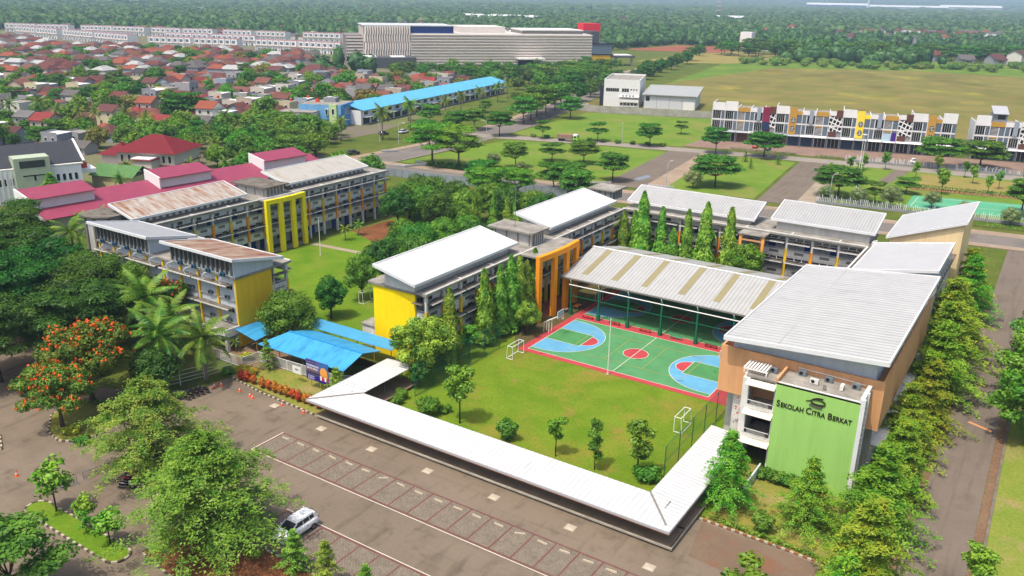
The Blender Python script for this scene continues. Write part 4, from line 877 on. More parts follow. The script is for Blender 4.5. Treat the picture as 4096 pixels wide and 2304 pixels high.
# flag poles
for (x, y, h, lb) in ((13.9, -1.35, 8.2, 'tall white flag pole at the edge of the open ball court'), (-58.5, 15.5, 7.7, 'white flag pole on the left courtyard lawn')):
    r = thing('flag_pole', lb, 'flag pole', (x, y, 0)); MB().tube([(x, y, 0.1), (x, y, h)], [0.07, 0.05], 8).build('pole', M_white, r); MB().lathe([(0.25, 0), (0.25, 0.12), (0.12, 0.2)], 10, (x, y, 0)).build('footing', M_kerb, r); MB().lathe([(0.02, 0), (0.09, 0.06), (0.02, 0.13)], 8, (x, y, h)).build('finial', M_white, r)
# mesh fences round the lawn
def mesh_mat(name, c, a=0.16):
    m = bpy.data.materials.new(name); m.use_nodes = True; N = m.node_tree.nodes; L = m.node_tree.links; b = N['Principled BSDF']
    b.inputs['Base Color'].default_value = (*[x*0.8 for x in lin(c)], 1); b.inputs['Roughness'].default_value = 0.6
    tr = N.new('ShaderNodeBsdfTransparent'); mx = N.new('ShaderNodeMixShader'); mx.inputs[0].default_value = a
    L.new(tr.outputs[0], mx.inputs[1]); L.new(b.outputs[0], mx.inputs[2]); L.new(mx.outputs[0], N['Material Output'].inputs[0]); MATS[name] = m; return m
M_mesh = mesh_mat('green_mesh', '#2c6f4a', 0.22)
def mesh_fence(label, x, ys, h=4.1):
    r = thing('mesh_fence', label, 'fence', (x, ys[0], 0))
    for y in ys: MB().tube([(x, y, 0), (x, y, h)], 0.05, 6).build('post', M_teal, r)
    for a, b in zip(ys[:-1], ys[1:]):
        MB().poly([(x, a+0.06, 0.1), (x, b-0.06, 0.1), (x, b-0.06, h-0.05), (x, a+0.06, h-0.05)]).build('mesh_panel', M_mesh, r)
        for z in (h-0.03, h*0.52, 0.08): MB().tube([(x, a, z), (x, b, z)], 0.03, 5).build('rail', M_teal, r)
mesh_fence('tall green mesh fence with posts on the left side of the school lawn', -3.6, [-21.9+3.93*k for k in range(6)])
mesh_fence('tall green mesh fence with posts on the right side near the sign wall', 31.2, [-21.9+3.98*k for k in range(6)])
# ---- covered walkway with white sheet roof
rw = thing('covered_walkway', 'long low covered walkway with brilliant white sheet roof round the lawn', 'walkway', (14, -32, 0))
M_wk1 = metal_roof('walk_sheet_x', '#fafbfc', 0.58, 0.35, axis='X', pitch=0.6, amount=0.4, groove=.74, sscale=(0.8, 0.2, 1)); M_wk2 = metal_roof('walk_sheet_y', '#fafbfc', 0.58, 0.35, axis='Y', pitch=0.6, amount=0.4, groove=.74, sscale=(0.2, 0.8, 1))
XO, XI, YO, YI, XO2, XI2, ZO, ZI = -10.7, -5.8, -33.95, -29.2, 36.8, 32.75, 2.5, 2.8
segs = [([(XO, YO), (XO2, YO), (XI2, YI), (XI, YI)], [ZO, ZO, ZI, ZI], M_wk1), ([(XO2, YO), (XO2, -12.2), (XI2, -12.2), (XI2, YI)], [ZO, ZO, ZI, ZI], M_wk2), ([(XO, YO), (XI, YI), (XI, -19.0), (XO, -19.0)], [ZO, ZI, ZI, ZO], M_wk2)]
for P, Z, m in segs: MB().prism(P, [z-0.07 for z in Z], Z).build('roof_sheet', m, rw)
for a, b in (((XO+0.02, YO+0.02), (XI, YI)), ((XO2-0.6, YO+0.75), (XI2, YI))): MB().bar((a[0], a[1], ZO+0.03), (b[0], b[1], ZI+0.03), 0.22, 0.08).build('hip_cap', plain('hip_grey', '#8f8a84', 0.75), rw)
for p, q in (((XO-0.05, YO-0.05), (XO2+0.05, YO-0.05)), ((XO2+0.05, YO), (XO2+0.05, -12.2)), ((XO-0.05, YO), (XO-0.05, -19))):
    MB().bar((p[0], p[1], ZO-0.13), (q[0], q[1], ZO-0.13), 0.08, 0.26).build('fascia', plain('fascia_grey', '#b7b9bb', 0.78), rw)
    MB().bar((p[0], p[1], ZO-0.31), (q[0], q[1], ZO-0.31), 0.06, 0.1).build('fascia_lower', plain('fascia_rust', '#9a5a3a', 0.7), rw)
M_deck = mat('walk_deck', '#a08d7a', 0.62, 0.85, scale=1.5, c2='#8a7767', bump=0.15)
bx(-9.3, 36.5, -32.8, -30.3, 0, 0.3).build('deck_base', M_concdark, rw)
for k in range(11):
    x0 = -9.7+k*4.23; x1 = min(36.9, x0+4.2); bx(x0, x1, -33.35, -29.6, 0.3, 0.42).build('deck_slab', M_deck, rw)
for k in range(4): bx(33.3, 36.9, -29.87+k*4.3, -29.9+(k+1)*4.3, 0.3, 0.42).build('deck_slab', M_deck, rw)
for k in range(3): bx(-9.7, -5.3, -29.87+k*3.6, -29.9+(k+1)*3.6, 0.3, 0.42).build('deck_slab', M_deck, rw)
bx(-9.72, 36.92, -33.5, -33.351, 0.27, 0.46).build('deck_kerb', plain('deck_edge', '#b5aea0', 0.72, 0.9, var=0.25), rw); bx(36.921, 37.05, -33.5, -12.7, 0.27, 0.46).build('deck_kerb', MATS['deck_edge'], rw)
for k in range(10):
    x = -7.3+k*4.7; MB().tube([(x, -31.4, 0.42), (x, -31.4, 2.6)], 0.07, 8).build('post', M_louver, rw); MB().bar((x, -33.7, ZO-0.12), (x, -29.4, ZI-0.12), 0.1).build('rafter', M_louver, rw)
    bx(x+1.3, x+1.75, -33.7, -33.55, ZO-0.42, ZO-0.3).build('lamp', M_fascia, rw)
for k in range(4): MB().tube([(35.2, -27+k*4.2, 0.42), (35.2, -27+k*4.2, 2.6)], 0.07, 8).build('post', M_louver, rw)
for k in range(3): MB().tube([(-7.4, -27+k*3.5, 0.42), (-7.4, -27+k*3.5, 2.6)], 0.07, 8).build('post', M_louver, rw)
# ---- blue sheet canopies
M_bsheet = metal_roof('blue_sheet_x', '#4fb8f0', 0.68, 0.4, stain='#3488c4', axis='X', pitch=0.45, amount=0.6, sscale=(0.9, 0.15, 1))
M_bsheet2 = metal_roof('blue_sheet_faded', '#58b4e4', 0.66, 0.45, stain='#9aa05a', axis='X', pitch=0.3, amount=0.22, sscale=(0.3, 0.5, 1))
r = thing('blue_canopy', 'large bright blue gabled sheet roof beside the billboard', 'canopy', (-20, -22, 0))
MB().prism([(-28.6, -26), (-12.4, -25.8), (-12.2, -22.2), (-25.9, -22.4)], [2.6, 2.6, 3.95, 3.95], [2.68, 2.68, 4.03, 4.03]).build('roof_slope', M_bsheet, r)
MB().prism([(-25.9, -22.4), (-12.2, -22.2), (-12.4, -18.4), (-25.8, -18.3)], [3.95, 3.95, 2.9, 2.9], [4.03, 4.03, 2.98, 2.98]).build('roof_slope', M_bsheet, r)
MB().bar((-26, -22.4, 4.05), (-12.1, -22.2, 4.05), 0.3, 0.06).build('ridge_cap', plain('blue_ridge', '#2f94cf', 0.8), r)
for x in (-27, -24.9, -22.3, -19, -15.2): MB().tube([(x, -23.6, 0.007), (x, -23.6, 3.4)], 0.06, 6).build('post', plain('post_ochre', '#c9a94a', 0.7), r)
for x in (-25, -20, -15): MB().tube([(x, -18.7, 0.007), (x, -18.7, 2.95)], 0.06, 6).build('post', MATS['post_ochre'], r)
bx(-25.5, -13, -18.8, -18.6, 0.02, 1.1).build('low_wall', plain('brown_panel', '#6b4a38', 0.6), r)
r = thing('blue_canopy', 'narrow faded blue sheet roof running behind the large blue canopy', 'canopy', (-20, -17, 0))
MB().prism([(-28.9, -17.9), (-11.2, -17.6), (-11.2, -15.4), (-28.6, -15.5)], [3.0, 3.0, 3.4, 3.4], [3.08, 3.08, 3.48, 3.48]).build('roof_sheet', M_bsheet2, r)
for k in range(6): MB().tube([(-28+k*3.2, -16.8, 0), (-28+k*3.2, -16.8, 3.1)], 0.06, 6).build('post', MATS['post_ochre'], r)
r = thing('blue_canopy', 'small blue sheet roof leaning on the ochre yellow end wall', 'canopy', (-32, -23, 0))
MB().prism([(-34.4, -25.0), (-29.7, -25.4), (-30.2, -22.3), (-34.4, -19.6)], [3.1, 2.6, 2.6, 3.1], [3.18, 2.68, 2.68, 3.18]).build('roof_sheet', M_bsheet, r)
for p in ((-29.9, -25.1), (-30.3, -22.5)): MB().tube([(*p, 0.008), (*p, 2.6)], 0.05, 6).build('post', MATS['post_ochre'], r)
# ---- white front fence
def panel_fence(name, label, pts, h=1.5, m=None, step=2.6):
    r = thing(name, label, 'fence', (pts[0][0], pts[0][1], 0)); pm = m or mesh_mat('white_mesh', '#d8dcdc', 0.5) if 'white_mesh' not in MATS else (m or MATS['white_mesh'])
    for a, b in zip(pts[:-1], pts[1:]):
        a = Vector(a); b = Vector(b); n = max(1, round((b-a).length/step))
        for k in range(n):
            p = a+(b-a)*k/n; q = a+(b-a)*(k+1)/n
            MB().bar((p.x, p.y, 0.0), (p.x, p.y, h+0.05), 0.09).build('post', M_white, r)
            MB().poly([(p.x, p.y, 0.1), (q.x, q.y, 0.1), (q.x, q.y, h-0.05), (p.x, p.y, h-0.05)]).build('mesh_panel', pm, r)
            MB().bar((p.x, p.y, h), (q.x, q.y, h), 0.06).build('rail', M_white, r); MB().bar((p.x, p.y, 0.12), (q.x, q.y, 0.12), 0.05).build('rail', M_white, r)
    return r
panel_fence('front_fence', 'white mesh fence along the garden in front of the blue canopy', [(-35.5, -28.8), (-28.8, -28.8), (-28.5, -26.05), (-15, -25.4), (-10, -23.6)])
rr_ = thing('picket_gate', 'white picket gate and low white wall beside the sign wall', 'gate', (39, -20, 0))
for k in range(9): bx(38.4+k*0.13, 38.44+k*0.13, -21.15, -21.1, 0.05, 1.1).build('picket', M_white, rr_)
bx(38.35, 39.5, -21.16, -21.09, 1.1, 1.16).build('rail', M_white, rr_); bx(39.4, 39.55, -21.2, -14.7, 0, 1.25).build('low_wall', M_bluegrey, rr_)
# rail by the motorbikes
r = thing('rail_fence', 'white tubular rail fence behind the row of parked motorbikes', 'fence', (-30, -34, 0))
rp = [(-32, -40.5), (-30.9, -37.2), (-29.9, -34.2), (-29.1, -30.3)]
for p in rp: MB().tube([(*p, 0), (*p, 2.2)], 0.05, 6).build('post', M_white, r)
for z in (0.5, 1.0, 1.5, 2.1):
    for a, b in zip(rp[:-1], rp[1:]): MB().tube([(*a, z), (*b, z)], 0.035, 5).build('rail', M_white, r)
# ---- billboard
r = thing('billboard', 'purple school billboard with orange figure panel on thin posts in the garden', 'billboard', (-15, -27.8, 0))
bbx0, bbx1, bby, bz0, bz1 = -17.1, -13.1, -27.8, 1.25, 4.15
bx(bbx0, bbx1, bby-0.04, bby+0.04, bz0, bz1).build('panel', plain('bb_blue', '#5a63a0', 0.8), r)
fr = lambda a, b, c, d, nm, col, dz: bx(bbx0+a, bbx0+b, bby-0.042-dz, bby-0.041-dz+0.0005, bz0+c, bz0+d).build(nm, plain('bb_'+col, col, 0.8), r)
fr(0, 4, 0, 0.75, 'printed_band', '#2b1f86', 0.001); fr(0, 2.5, 0.8, 1.25, 'printed_band', '#4a4560', 0.001); fr(0.15, 1.7, 2.35, 2.75, 'printed_box', '#35206e', 0.001); fr(0.1, 2.2, 1.3, 1.75, 'printed_band', '#8a6a64', 0.001); fr(2.5, 3.95, 1.2, 2.9, 'printed_panel', '#3d6fb4', 0.001)
arch = [(bbx0+2.55, bz0+0.7), (bbx0+3.85, bz0+0.7), (bbx0+3.85, bz0+1.6)] + [(bbx0+3.2+0.65*math.cos(t), bz0+1.6+0.65*math.sin(t)) for t in [math.pi*k/8 for k in range(9)]] + [(bbx0+2.55, bz0+1.6)]
MB().poly([(p[0], bby-0.0435, p[1]) for p in arch]).build('printed_arch', plain('bb_orange', '#f0a848', 0.85), r)
for k, col in enumerate(('#f2f0ee', '#e0306a', '#f4ece0', '#c03058')):
    xk = bbx0+2.5+k*0.4; bx(xk, xk+0.3, bby-0.0446, bby-0.0442, bz0+0.35, bz0+0.95).build('printed_figure', plain('bb_'+col, col, 0.8), r); MB().poly([(xk+0.15+0.1*math.cos(t), bby-0.0449, bz0+1.06+0.12*math.sin(t)) for t in [2*math.pi*q/10 for q in range(10)]]).build('printed_head', plain('bb_skin', '#b98a6a', 0.8), r)
for body, z, sz in (('PENERIMAAN', 2.0, 0.36), ('SISWA BARU', 1.62, 0.36)):
    text_part(body, 'printed_text', bbx0+0.15, bby-0.045, bz0+z-0.05, sz, plain('bb_text_white', '#f4f2fa', 0.85), r, ext=0.001, font_off=0.006)
text_part('SEKOLAH CITRA BERKAT', 'printed_text', bbx0+0.25, bby-0.046, bz0+2.5, 0.115, MATS['bb_text_white'], r, ext=0.001, font_off=0.0)
for k in range(4): fr(0.25, 1.3+0.25*(k % 2), 0.12+k*0.15, 0.17+k*0.15, 'printed_line', '#e8e6f4', 0.002)
for x in (bbx0+0.7, bbx0+2.4, bbx0+3.7): MB().tube([(x, bby+0.08, 0.006), (x, bby+0.08, bz1-0.1)], 0.05, 6).build('post', plain('post_lime', '#b9c04a', 0.7), r)
r = thing('sign_board', 'small white notice board on two posts left of the billboard', 'sign', (-19.2, -27.6, 0))
bx(-19.95, -18.4, -27.64, -27.58, 1.25, 2.3).build('panel', M_white, r); bx(-19.5, -18.85, -27.652, -27.643, 1.7, 2.0).build('printed_mark', plain('sign_print', '#a9b0b4', 0.7), r)
for x in (-19.9, -18.45): MB().tube([(x, -27.6, 0.006), (x, -27.6, 2.3)], 0.04, 6).build('post', MATS['post_lime'], r)
# gatehouse roof under the flame tree
r = thing('guard_kiosk', 'small kiosk with blue sheet roof under the orange flowering tree', 'kiosk', (-43.5, -43, 0))
bx(-46, -42.2, -44.4, -41.6, 0, 2.5).build('wall', M_parapet, r); MB().prism([(-46.8, -45.4), (-41.6, -45.4), (-41.6, -41), (-46.8, -41)], [2.5, 2.5, 3.1, 3.1], [2.58, 2.58, 3.18, 3.18]).build('roof', M_bsheet, r)
bx(-44.2, -43.2, -44.43, -44.402, 0, 2.1).build('door', M_blue, r); bx(-45.6, -44.6, -44.43, -44.402, 1.0, 1.9).build('window', M_glass, r)

# ================================================================ SMALL THINGS IN THE CAR PARK
M_cone = plain('cone_orange', '#f4602a', 0.85, 0.5); M_conew = plain('cone_white', '#f0eee8', 0.8, 0.5)
def cone(x, y, label, lean=0.0):
    r = thing('traffic_cone', label, 'traffic cone', (x, y, 0), group='traffic cones')
    bx(x-0.2, x+0.2, y-0.2, y+0.2, 0.001, 0.05).build('base', M_cone, r)
    b = MB().lathe([(0.15, 0.05), (0.115, 0.25)], 12, (x, y, 0)).lathe([(0.085, 0.42), (0.035, 0.72)], 12, (x, y, 0)).build('body', M_cone, r)
    MB().lathe([(0.117, 0.25), (0.087, 0.42)], 12, (x, y, 0)).build('band', M_conew, b)
for x, y, lb in ((-26.3, -61.0, 'orange traffic cone alone on the left of the car park'), (-15.7, -33.5, 'orange traffic cone by the drain cover below the red hedge'), (-12.0, -33.4, 'orange traffic cone nearest the left corner of the white walkway'), (-26.9, -35.0, 'left one of two cones at the end of the motorbike row'), (-26.5, -34.2, 'right one of two cones at the end of the motorbike row'), (-23.2, -33.9, 'orange traffic cone standing alone by the garden kerb corner'), (-21.0, -34.1, 'left one of two cones close together below the first red bushes'), (-20.3, -34.3, 'right one of two cones close together below the first red bushes')): cone(x, y, lb)
M_barr = plain('barrier_steel', '#8596a8', 0.75, 0.4)
def barrier(p, q, label):
    p = Vector(p); q = Vector(q); r = thing('crowd_barrier', label, 'barrier', (*p, 0), group='crowd barriers'); d = (q-p).normalized(); n = Vector((-d.y, d.x)); L_ = (q-p).length
    t = lambda a, b, w=0.045, nm='bar': MB().bar(a, b, w).build(nm, M_barr, r)
    for z in (0.25, 0.95): t((*p, z), (*q, z), 0.05, 'rail')
    k = 0
    while k <= L_+0.01: e = p+d*k; t((*e, 0.25), (*e, 0.95), 0.022, 'bar'); k += 0.22
    for e in (p, q): t((*(e+n*0.35), 0.03), (*(e-n*0.35), 0.03), 0.05, 'foot'); t((*e, 0.03), (*e, 0.97), 0.05, 'upright')
barrier((-19.8, -57.4), (-19.3, -54.7), 'blue grey crowd barrier beside the two parked motorbikes'); barrier((-20.1, -60.2), (-19.5, -58.3), 'blue grey crowd barrier behind the sapling on the grass island')
# motorbike
M_tyre = plain('tyre_black', '#1c1c1e', 0.8, 0.8); M_rim = plain('rim_grey', '#8a8c90', 0.7, 0.35, metal=0.6); M_seat = plain('seat_black', '#18181a', 0.8, 0.6)
def torus(mb, c, R_, r_, n=18, m=8):
    b = len(mb.v)
    for i in range(n):
        a = 2*math.pi*i/n
        for j in range(m):
            t = 2*math.pi*j/m; mb.v.append((c[0]+(R_+r_*math.cos(t))*math.cos(a), c[1]+r_*math.sin(t)*1.1, c[2]+(R_+r_*math.cos(t))*math.sin(a)))
    for i in range(n):
        for j in range(m): mb.f.append((b+i*m+j, b+((i+1) % n)*m+j, b+((i+1) % n)*m+(j+1) % m, b+i*m+(j+1) % m)); mb.m.append(0)
    return mb
def loft(secs, n=12, power=2.6):
    """sections (x, yhalf, zc, zhalf) along x -> closed smooth body"""
    mb = MB()
    for x, yh, zc, zh in secs:
        for k in range(n):
            t = 2*math.pi*k/n; c, s = math.cos(t), math.sin(t)
            mb.v.append((x, yh*math.copysign(abs(c)**(2/power), c), zc+zh*math.copysign(abs(s)**(2/power), s)))
    for i in range(len(secs)-1):
        for k in range(n): mb.f.append((i*n+k, i*n+(k+1) % n, (i+1)*n+(k+1) % n, (i+1)*n+k)); mb.m.append(0)
    mb.f.append(tuple(range(n-1, -1, -1))); mb.m.append(0); e = (len(secs)-1)*n; mb.f.append(tuple(e+k for k in range(n))); mb.m.append(0)
    return mb
def make_bike(name, label, body_c, loc, rot, group=None):
    r = thing(name, label, 'motorbike', loc, rot, group, local=True); bm = plain('bike_'+body_c, body_c, 0.85, 0.3, spec=0.5)
    for x in (-0.62, 0.64):
        wh = torus(MB(), (x, 0, 0.29), 0.24, 0.05).build('wheel', M_tyre, r, True); MB().tube([(x, -0.04, 0.29), (x, 0.04, 0.29)], 0.17, 14).build('rim', M_rim, wh)
    loft([(-0.85, .05, .66, .05), (-0.6, .12, .66, .12), (-0.25, .13, .6, .16), (0.05, .1, .45, .1), (0.3, .11, .42, .1), (0.5, .06, .55, .1)]).build('engine_frame', M_seat, r, True)
    loft([(-0.78, .07, .74, .04), (-0.55, .13, .75, .08), (-0.2, .14, .72, .08), (0.02, .08, .66, .05)]).build('side_panel', bm, r, True)
    loft([(-0.72, .08, .82, .03), (-0.4, .13, .83, .05), (0.0, .11, .79, .05), (0.12, .05, .76, .03)]).build('seat', M_seat, r, True)
    loft([(0.3, .1, .7, .25), (0.42, .17, .75, .28), (0.55, .12, .82, .2), (0.66, .05, .86, .1)]).build('front_fairing', bm, r, True)
    loft([(0.4, .06, .52, .03), (0.62, .07, .59, .03), (0.86, .05, .5, .03)]).build('front_fender', bm, r, True)
    MB().tube([(0.64, 0.06, 0.29), (0.46, 0.06, 0.9)], 0.03, 6).tube([(0.64, -0.06, 0.29), (0.46, -0.06, 0.9)], 0.03, 6).build('fork', M_rim, r)
    MB().tube([(0.3, -0.36, 1.0), (0.44, -0.15, 1.02), (0.44, 0.15, 1.02), (0.3, 0.36, 1.0)], 0.02, 6).build('handlebar', M_seat, r)
    for s in (-1, 1): MB().tube([(0.42, s*0.24, 1.02), (0.46, s*0.3, 1.2)], 0.012, 5).obox((0.45, s*0.32, 1.23), (0.03, 0.14, 0.09)).build('mirror', M_seat, r)
    MB().obox((0.66, 0, 0.84), (0.08, 0.16, 0.1)).build('headlight', M_conew, r); MB().obox((-0.88, 0, 0.74), (0.05, 0.16, 0.06)).build('tail_light', plain('tail_red', '#c01c20', 0.8, 0.3), r)
    MB().tube([(-0.85, -0.14, 0.42), (-0.2, -0.14, 0.32)], 0.05, 8).build('exhaust', M_rim, r)
    return r
make_bike('motorbike', 'red and black motorbike nearest the planted kerb', '#c8202c', (-15.0, -55.0, 0), R(35)); make_bike('motorbike', 'black motorbike with white and red stripe in front of the red one', '#d8d0d4', (-14.5, -55.85, 0), R(30))
bk = make_bike('motorbike', 'dark motorbike parked in the row beside the white rail fence, nearest end', '#2a2c32', (-27.0, -39.6, 0), R(200), 'motorbikes parked by the rail fence')
for k, lb in enumerate(('second', 'third', 'fourth', 'fifth')):
    copy_tree(bk, None, (-27.0+0.1*k, -38.9+0.68*k, 0), R(196+3*(k % 2)), 'dark motorbike in the row beside the white rail fence, %s from the near end' % lb)
# white car
def make_car(name, label, c, loc, rot, group=None, detail=True):
    r = thing(name, label, 'car', loc, rot, group, local=True); bm = plain('car_'+c, c, 0.86, 0.22, spec=0.55)
    # side profile (x forward): lower body lofted from sections, cabin on top
    secs = [(-2.2, .7, .7, .26), (-2.1, .84, .7, .38), (-1.5, .92, .7, .44), (-0.5, .91, .69, .43), (0.6, .91, .68, .43), (1.3, .91, .66, .41), (1.8, .86, .62, .36), (2.1, .72, .56, .27), (2.2, .6, .54, .2)]
    loft(secs, 20, 4.5).build('body', bm, r, True)
    cab = [(-2.08, .62, 1.04, .06), (-1.8, .72, 1.22, .26), (-1.2, .75, 1.28, .31), (-0.3, .76, 1.29, .32), (0.25, .75, 1.26, .29), (0.7, .72, 1.15, .18), (1.25, .68, 1.0, .04)]
    gl = loft(cab, 20, 5).build('cabin_glass', M_glass, r, True)
    loft([(-2.0, .58, 1.42, .05), (-1.75, .7, 1.53, .07), (-1.1, .73, 1.58, .08), (-0.3, .73, 1.59, .08), (0.1, .71, 1.565, .07), (0.42, .62, 1.48, .04)], 16, 3.5).build('roof', bm, r, True)
    for s in (-1, 1):
        for (x0, z0, x1, z1, w) in ((0.4, 1.5, 1.2, 1.02, .08), (-0.25, 1.52, -0.3, 1.05, .07), (-1.0, 1.52, -1.1, 1.05, .07), (-1.6, 1.5, -2.0, 1.02, .42)):
            MB().bar((x0, s*0.7, z0), (x1, s*0.77, z1), 0.05, w).build('pillar', bm, r)
        MB().tube([(-1.6, s*0.66, 1.64), (0.0, s*0.66, 1.66)], 0.02, 6).build('roof_rail', M_louver, r)
        MB().obox((0.75, s*0.98, 1.07), (0.12, 0.2, 0.15)).build('wing_mirror', bm, r)
        MB().obox((2.08, s*0.58, 0.72), (0.16, 0.32, 0.12)).build('headlight', plain('lamp_clear', '#dfe4ea', 0.8, 0.15), r); MB().obox((-2.1, s*0.68, 0.95), (0.14, 0.24, 0.26)).build('tail_light', MATS['tail_red'], r)
        for x in (-1.35, 1.35):
            wl2 = MB().tube([(x, s*0.74, 0.33), (x, s*0.93, 0.33)], 0.33, 18).build('wheel', M_tyre, r); MB().tube([(x, s*0.93, 0.33), (x, s*0.945, 0.33)], 0.21, 14).build('rim', M_rim, wl2)
        for x in (-0.65, 0.4): MB().obox((x, s*0.915, 0.86), (0.2, 0.03, 0.035)).build('door_handle', M_louver, r)
    MB().obox((2.19, 0, 0.55), (0.06, 0.7, 0.2)).build('grille', M_seat, r); MB().obox((2.21, 0, 0.38), (0.03, 0.5, 0.11)).build('number_plate', M_seat, r); MB().obox((-2.2, 0, 0.75), (0.03, 0.5, 0.12)).build('number_plate', M_seat, r)
    return r
car0 = make_car('parked_car', 'white car parked in the lower bay row under the big tree', '#f6f7f8', (5.75, -51.3, 0), R(-90)); car0.scale = (1.06, 1.06, 1.06)
# ================================================================ VEGETATION
LM = {}
def L_(name, *a, **k): LM[name] = leaf_mat('leaf_'+name, *a, **k); return LM[name]
L_('mango', '#437822', k=0.78, c2='#7cae36'); L_('dark', '#345e1e', k=0.78, c2='#5c8c2e'); L_('rain', '#3c7022', k=0.78, c2='#6ea236'); L_('bright', '#4f8f22', k=0.78, c2='#86b436')
L_('feather', '#5a8c28', k=0.78, c2='#a0c444', clump=.8); L_('feather2', '#5f942c', k=0.78, c2='#a4b848', clump=1.2); L_('tier', '#669c28', k=0.78, c2='#b0c23a', clump=1.0); L_('tierg', '#549826', k=0.78, c2='#98c83c', clump=1.0); L_('ashoka', '#4c8426', k=1.0, c2='#98bc40', clump=1.0)
L_('palm', '#4c7a26', k=0.78, c2='#8fa63c'); L_('olive', '#74884e', k=.9, c2='#8e9a66'); L_('flame', '#4f7a26', k=0.78, c2='#7c9a34'); L_('young', '#5f9a2a', k=0.78, c2='#94c23c'); L_('tips', '#3c6c22', k=0.9, c2='#9cc040')
L_('raindark', '#2c561c', k=.8, c2='#50802c'); L_('redtip', '#7a5a20', k=1.0, c2='#e0602a', clump=0.5); L_('yellowtip', '#7a8a20', k=1.0, c2='#d8c83a', clump=0.8)
L_('forest', '#2c4c26', k=0.9, c2='#56783a', clump=13); L_('scrub', '#5a7f30', k=0.95, c2='#7f9c44', clump=6); L_('autumn', '#8a7a34', k=0.95, c2='#7a8a3c')
M_flower = plain('flower_orange', '#f06a24', 0.8, 0.6); M_flower2 = plain('flower_white', '#e8e4d0', 0.85)
M_bark = mat('bark', '#6e5b49', 0.6, 0.95, var=0.25, scale=0.4, bump=0.5, bscale=8); M_barkp = mat('bark_pale', '#96897a', 0.65, 0.9, var=0.2, scale=0.4)
def unit(v): return v/np.maximum(np.linalg.norm(v, axis=-1, keepdims=True), 1e-9)
def leaf_quads(c, nrm, length, width, rnd, droop=0.0, bend=0.15):
    """diamond leaves at c facing nrm"""
    n = len(c); t = rnd.normal(size=(n, 3)); t[:, 2] -= droop; a = unit(t-nrm*np.sum(t*nrm, 1, keepdims=True)); b = np.cross(nrm, a)
    ln = (length*rnd.uniform(.7, 1.3, n))[:, None]; wd = (width*rnd.uniform(.7, 1.3, n))[:, None]
    mid = c + nrm*ln*bend
    return np.stack([c-a*ln/2, mid+b*wd/2, c+a*ln/2, mid-b*wd/2], 1)
def quads_mesh(name, q, m, extra=None):
    nv = q.shape[0]*4; V = q.reshape(-1, 3); F = np.arange(nv).reshape(-1, 4)
    tri = np.zeros((0, 3), int)
    if extra is not None: V = np.concatenate([V, extra[0]]); tri = extra[1]+nv
    me = bpy.data.meshes.new(name); me.vertices.add(len(V)); me.vertices.foreach_set('co', V.astype(np.float32).ravel())
    li = np.concatenate([F.ravel(), tri.ravel()]); me.loops.add(len(li)); me.loops.foreach_set('vertex_index', li.astype(np.int32))
    ls = np.concatenate([np.arange(len(F))*4, len(F)*4+np.arange(len(tri))*3]); lt = np.concatenate([np.full(len(F), 4), np.full(len(tri), 3)])
    me.polygons.add(len(ls)); me.polygons.foreach_set('loop_start', ls.astype(np.int32)); me.polygons.foreach_set('loop_total', lt.astype(np.int32))
    me.materials.append(m); me.update(calc_edges=True); me.validate(); return me
def ico():
    p = (1+5**.5)/2; V = np.array([(-1, p, 0), (1, p, 0), (-1, -p, 0), (1, -p, 0), (0, -1, p), (0, 1, p), (0, -1, -p), (0, 1, -p), (p, 0, -1), (p, 0, 1), (-p, 0, -1), (-p, 0, 1)], float)
    F = [(0, 11, 5), (0, 5, 1), (0, 1, 7), (0, 7, 10), (0, 10, 11), (1, 5, 9), (5, 11, 4), (11, 10, 2), (10, 7, 6), (7, 1, 8), (3, 9, 4), (3, 4, 2), (3, 2, 6), (3, 6, 8), (3, 8, 9), (4, 9, 5), (2, 4, 11), (6, 2, 10), (8, 6, 7), (9, 8, 1)]
    return unit(V), np.array(F)
ICV, ICF = ico()
def blob_leaves(blobs, n, size, rnd, up=0.35, droop=0.2, aspect=0.55, shell=(0.72, 1.06), core=0.6, chaos=0.55):
    B = np.array([list(b[0])+list(b[1] if hasattr(b[1], '__len__') else (b[1],)*3) for b in blobs], float)
    area = (B[:, 3]*B[:, 4]+B[:, 3]*B[:, 5]+B[:, 4]*B[:, 5]); k = rnd.choice(len(B), n, p=area/area.sum())
    d = unit(rnd.normal(size=(n, 3))); rad = rnd.uniform(*shell, n)[:, None]
    c = B[k, :3]+d*B[k, 3:]*rad; nr = unit(d/B[k, 3:]*B[k, 3:].mean(1, keepdims=True)); nr = unit(nr+np.array([0, 0, up])+rnd.normal(size=(n, 3))*chaos)
    q = leaf_quads(c, nr, size, size*aspect, rnd, droop)
    ex = None
    if core:
        V = np.concatenate([b[:3]+ICV*b[3:]*core for b in B]); F = np.concatenate([ICF+12*i for i in range(len(B))]); ex = (V, F)
    return q, ex
def trunk_mesh(name, h, r, limbs, m, lean=(0, 0), fork=0.45):
    mb = MB(); lean = Vector((lean[0], lean[1], 0)); top = Vector((0, 0, h*fork))+lean
    mb.tube([(0, 0, -0.1), Vector((0, 0, h*fork*0.5))+lean*0.4, top], [r*1.25, r, r*0.8], 8)
    for p in limbs:
        p = Vector(p); mid = (top+p)/2+Vector((0, 0, -0.12*(p-top).length)); mb.tube([top-Vector((0, 0, 0.1)), mid, p], [r*0.6, r*0.35, r*0.12], 6, cap=False)
    return mb.mesh(name, m, smooth=True)
PROTO = {}
def proto(key, crown, trunk, h, extra=None): PROTO[key] = (crown, trunk, h, extra or [])
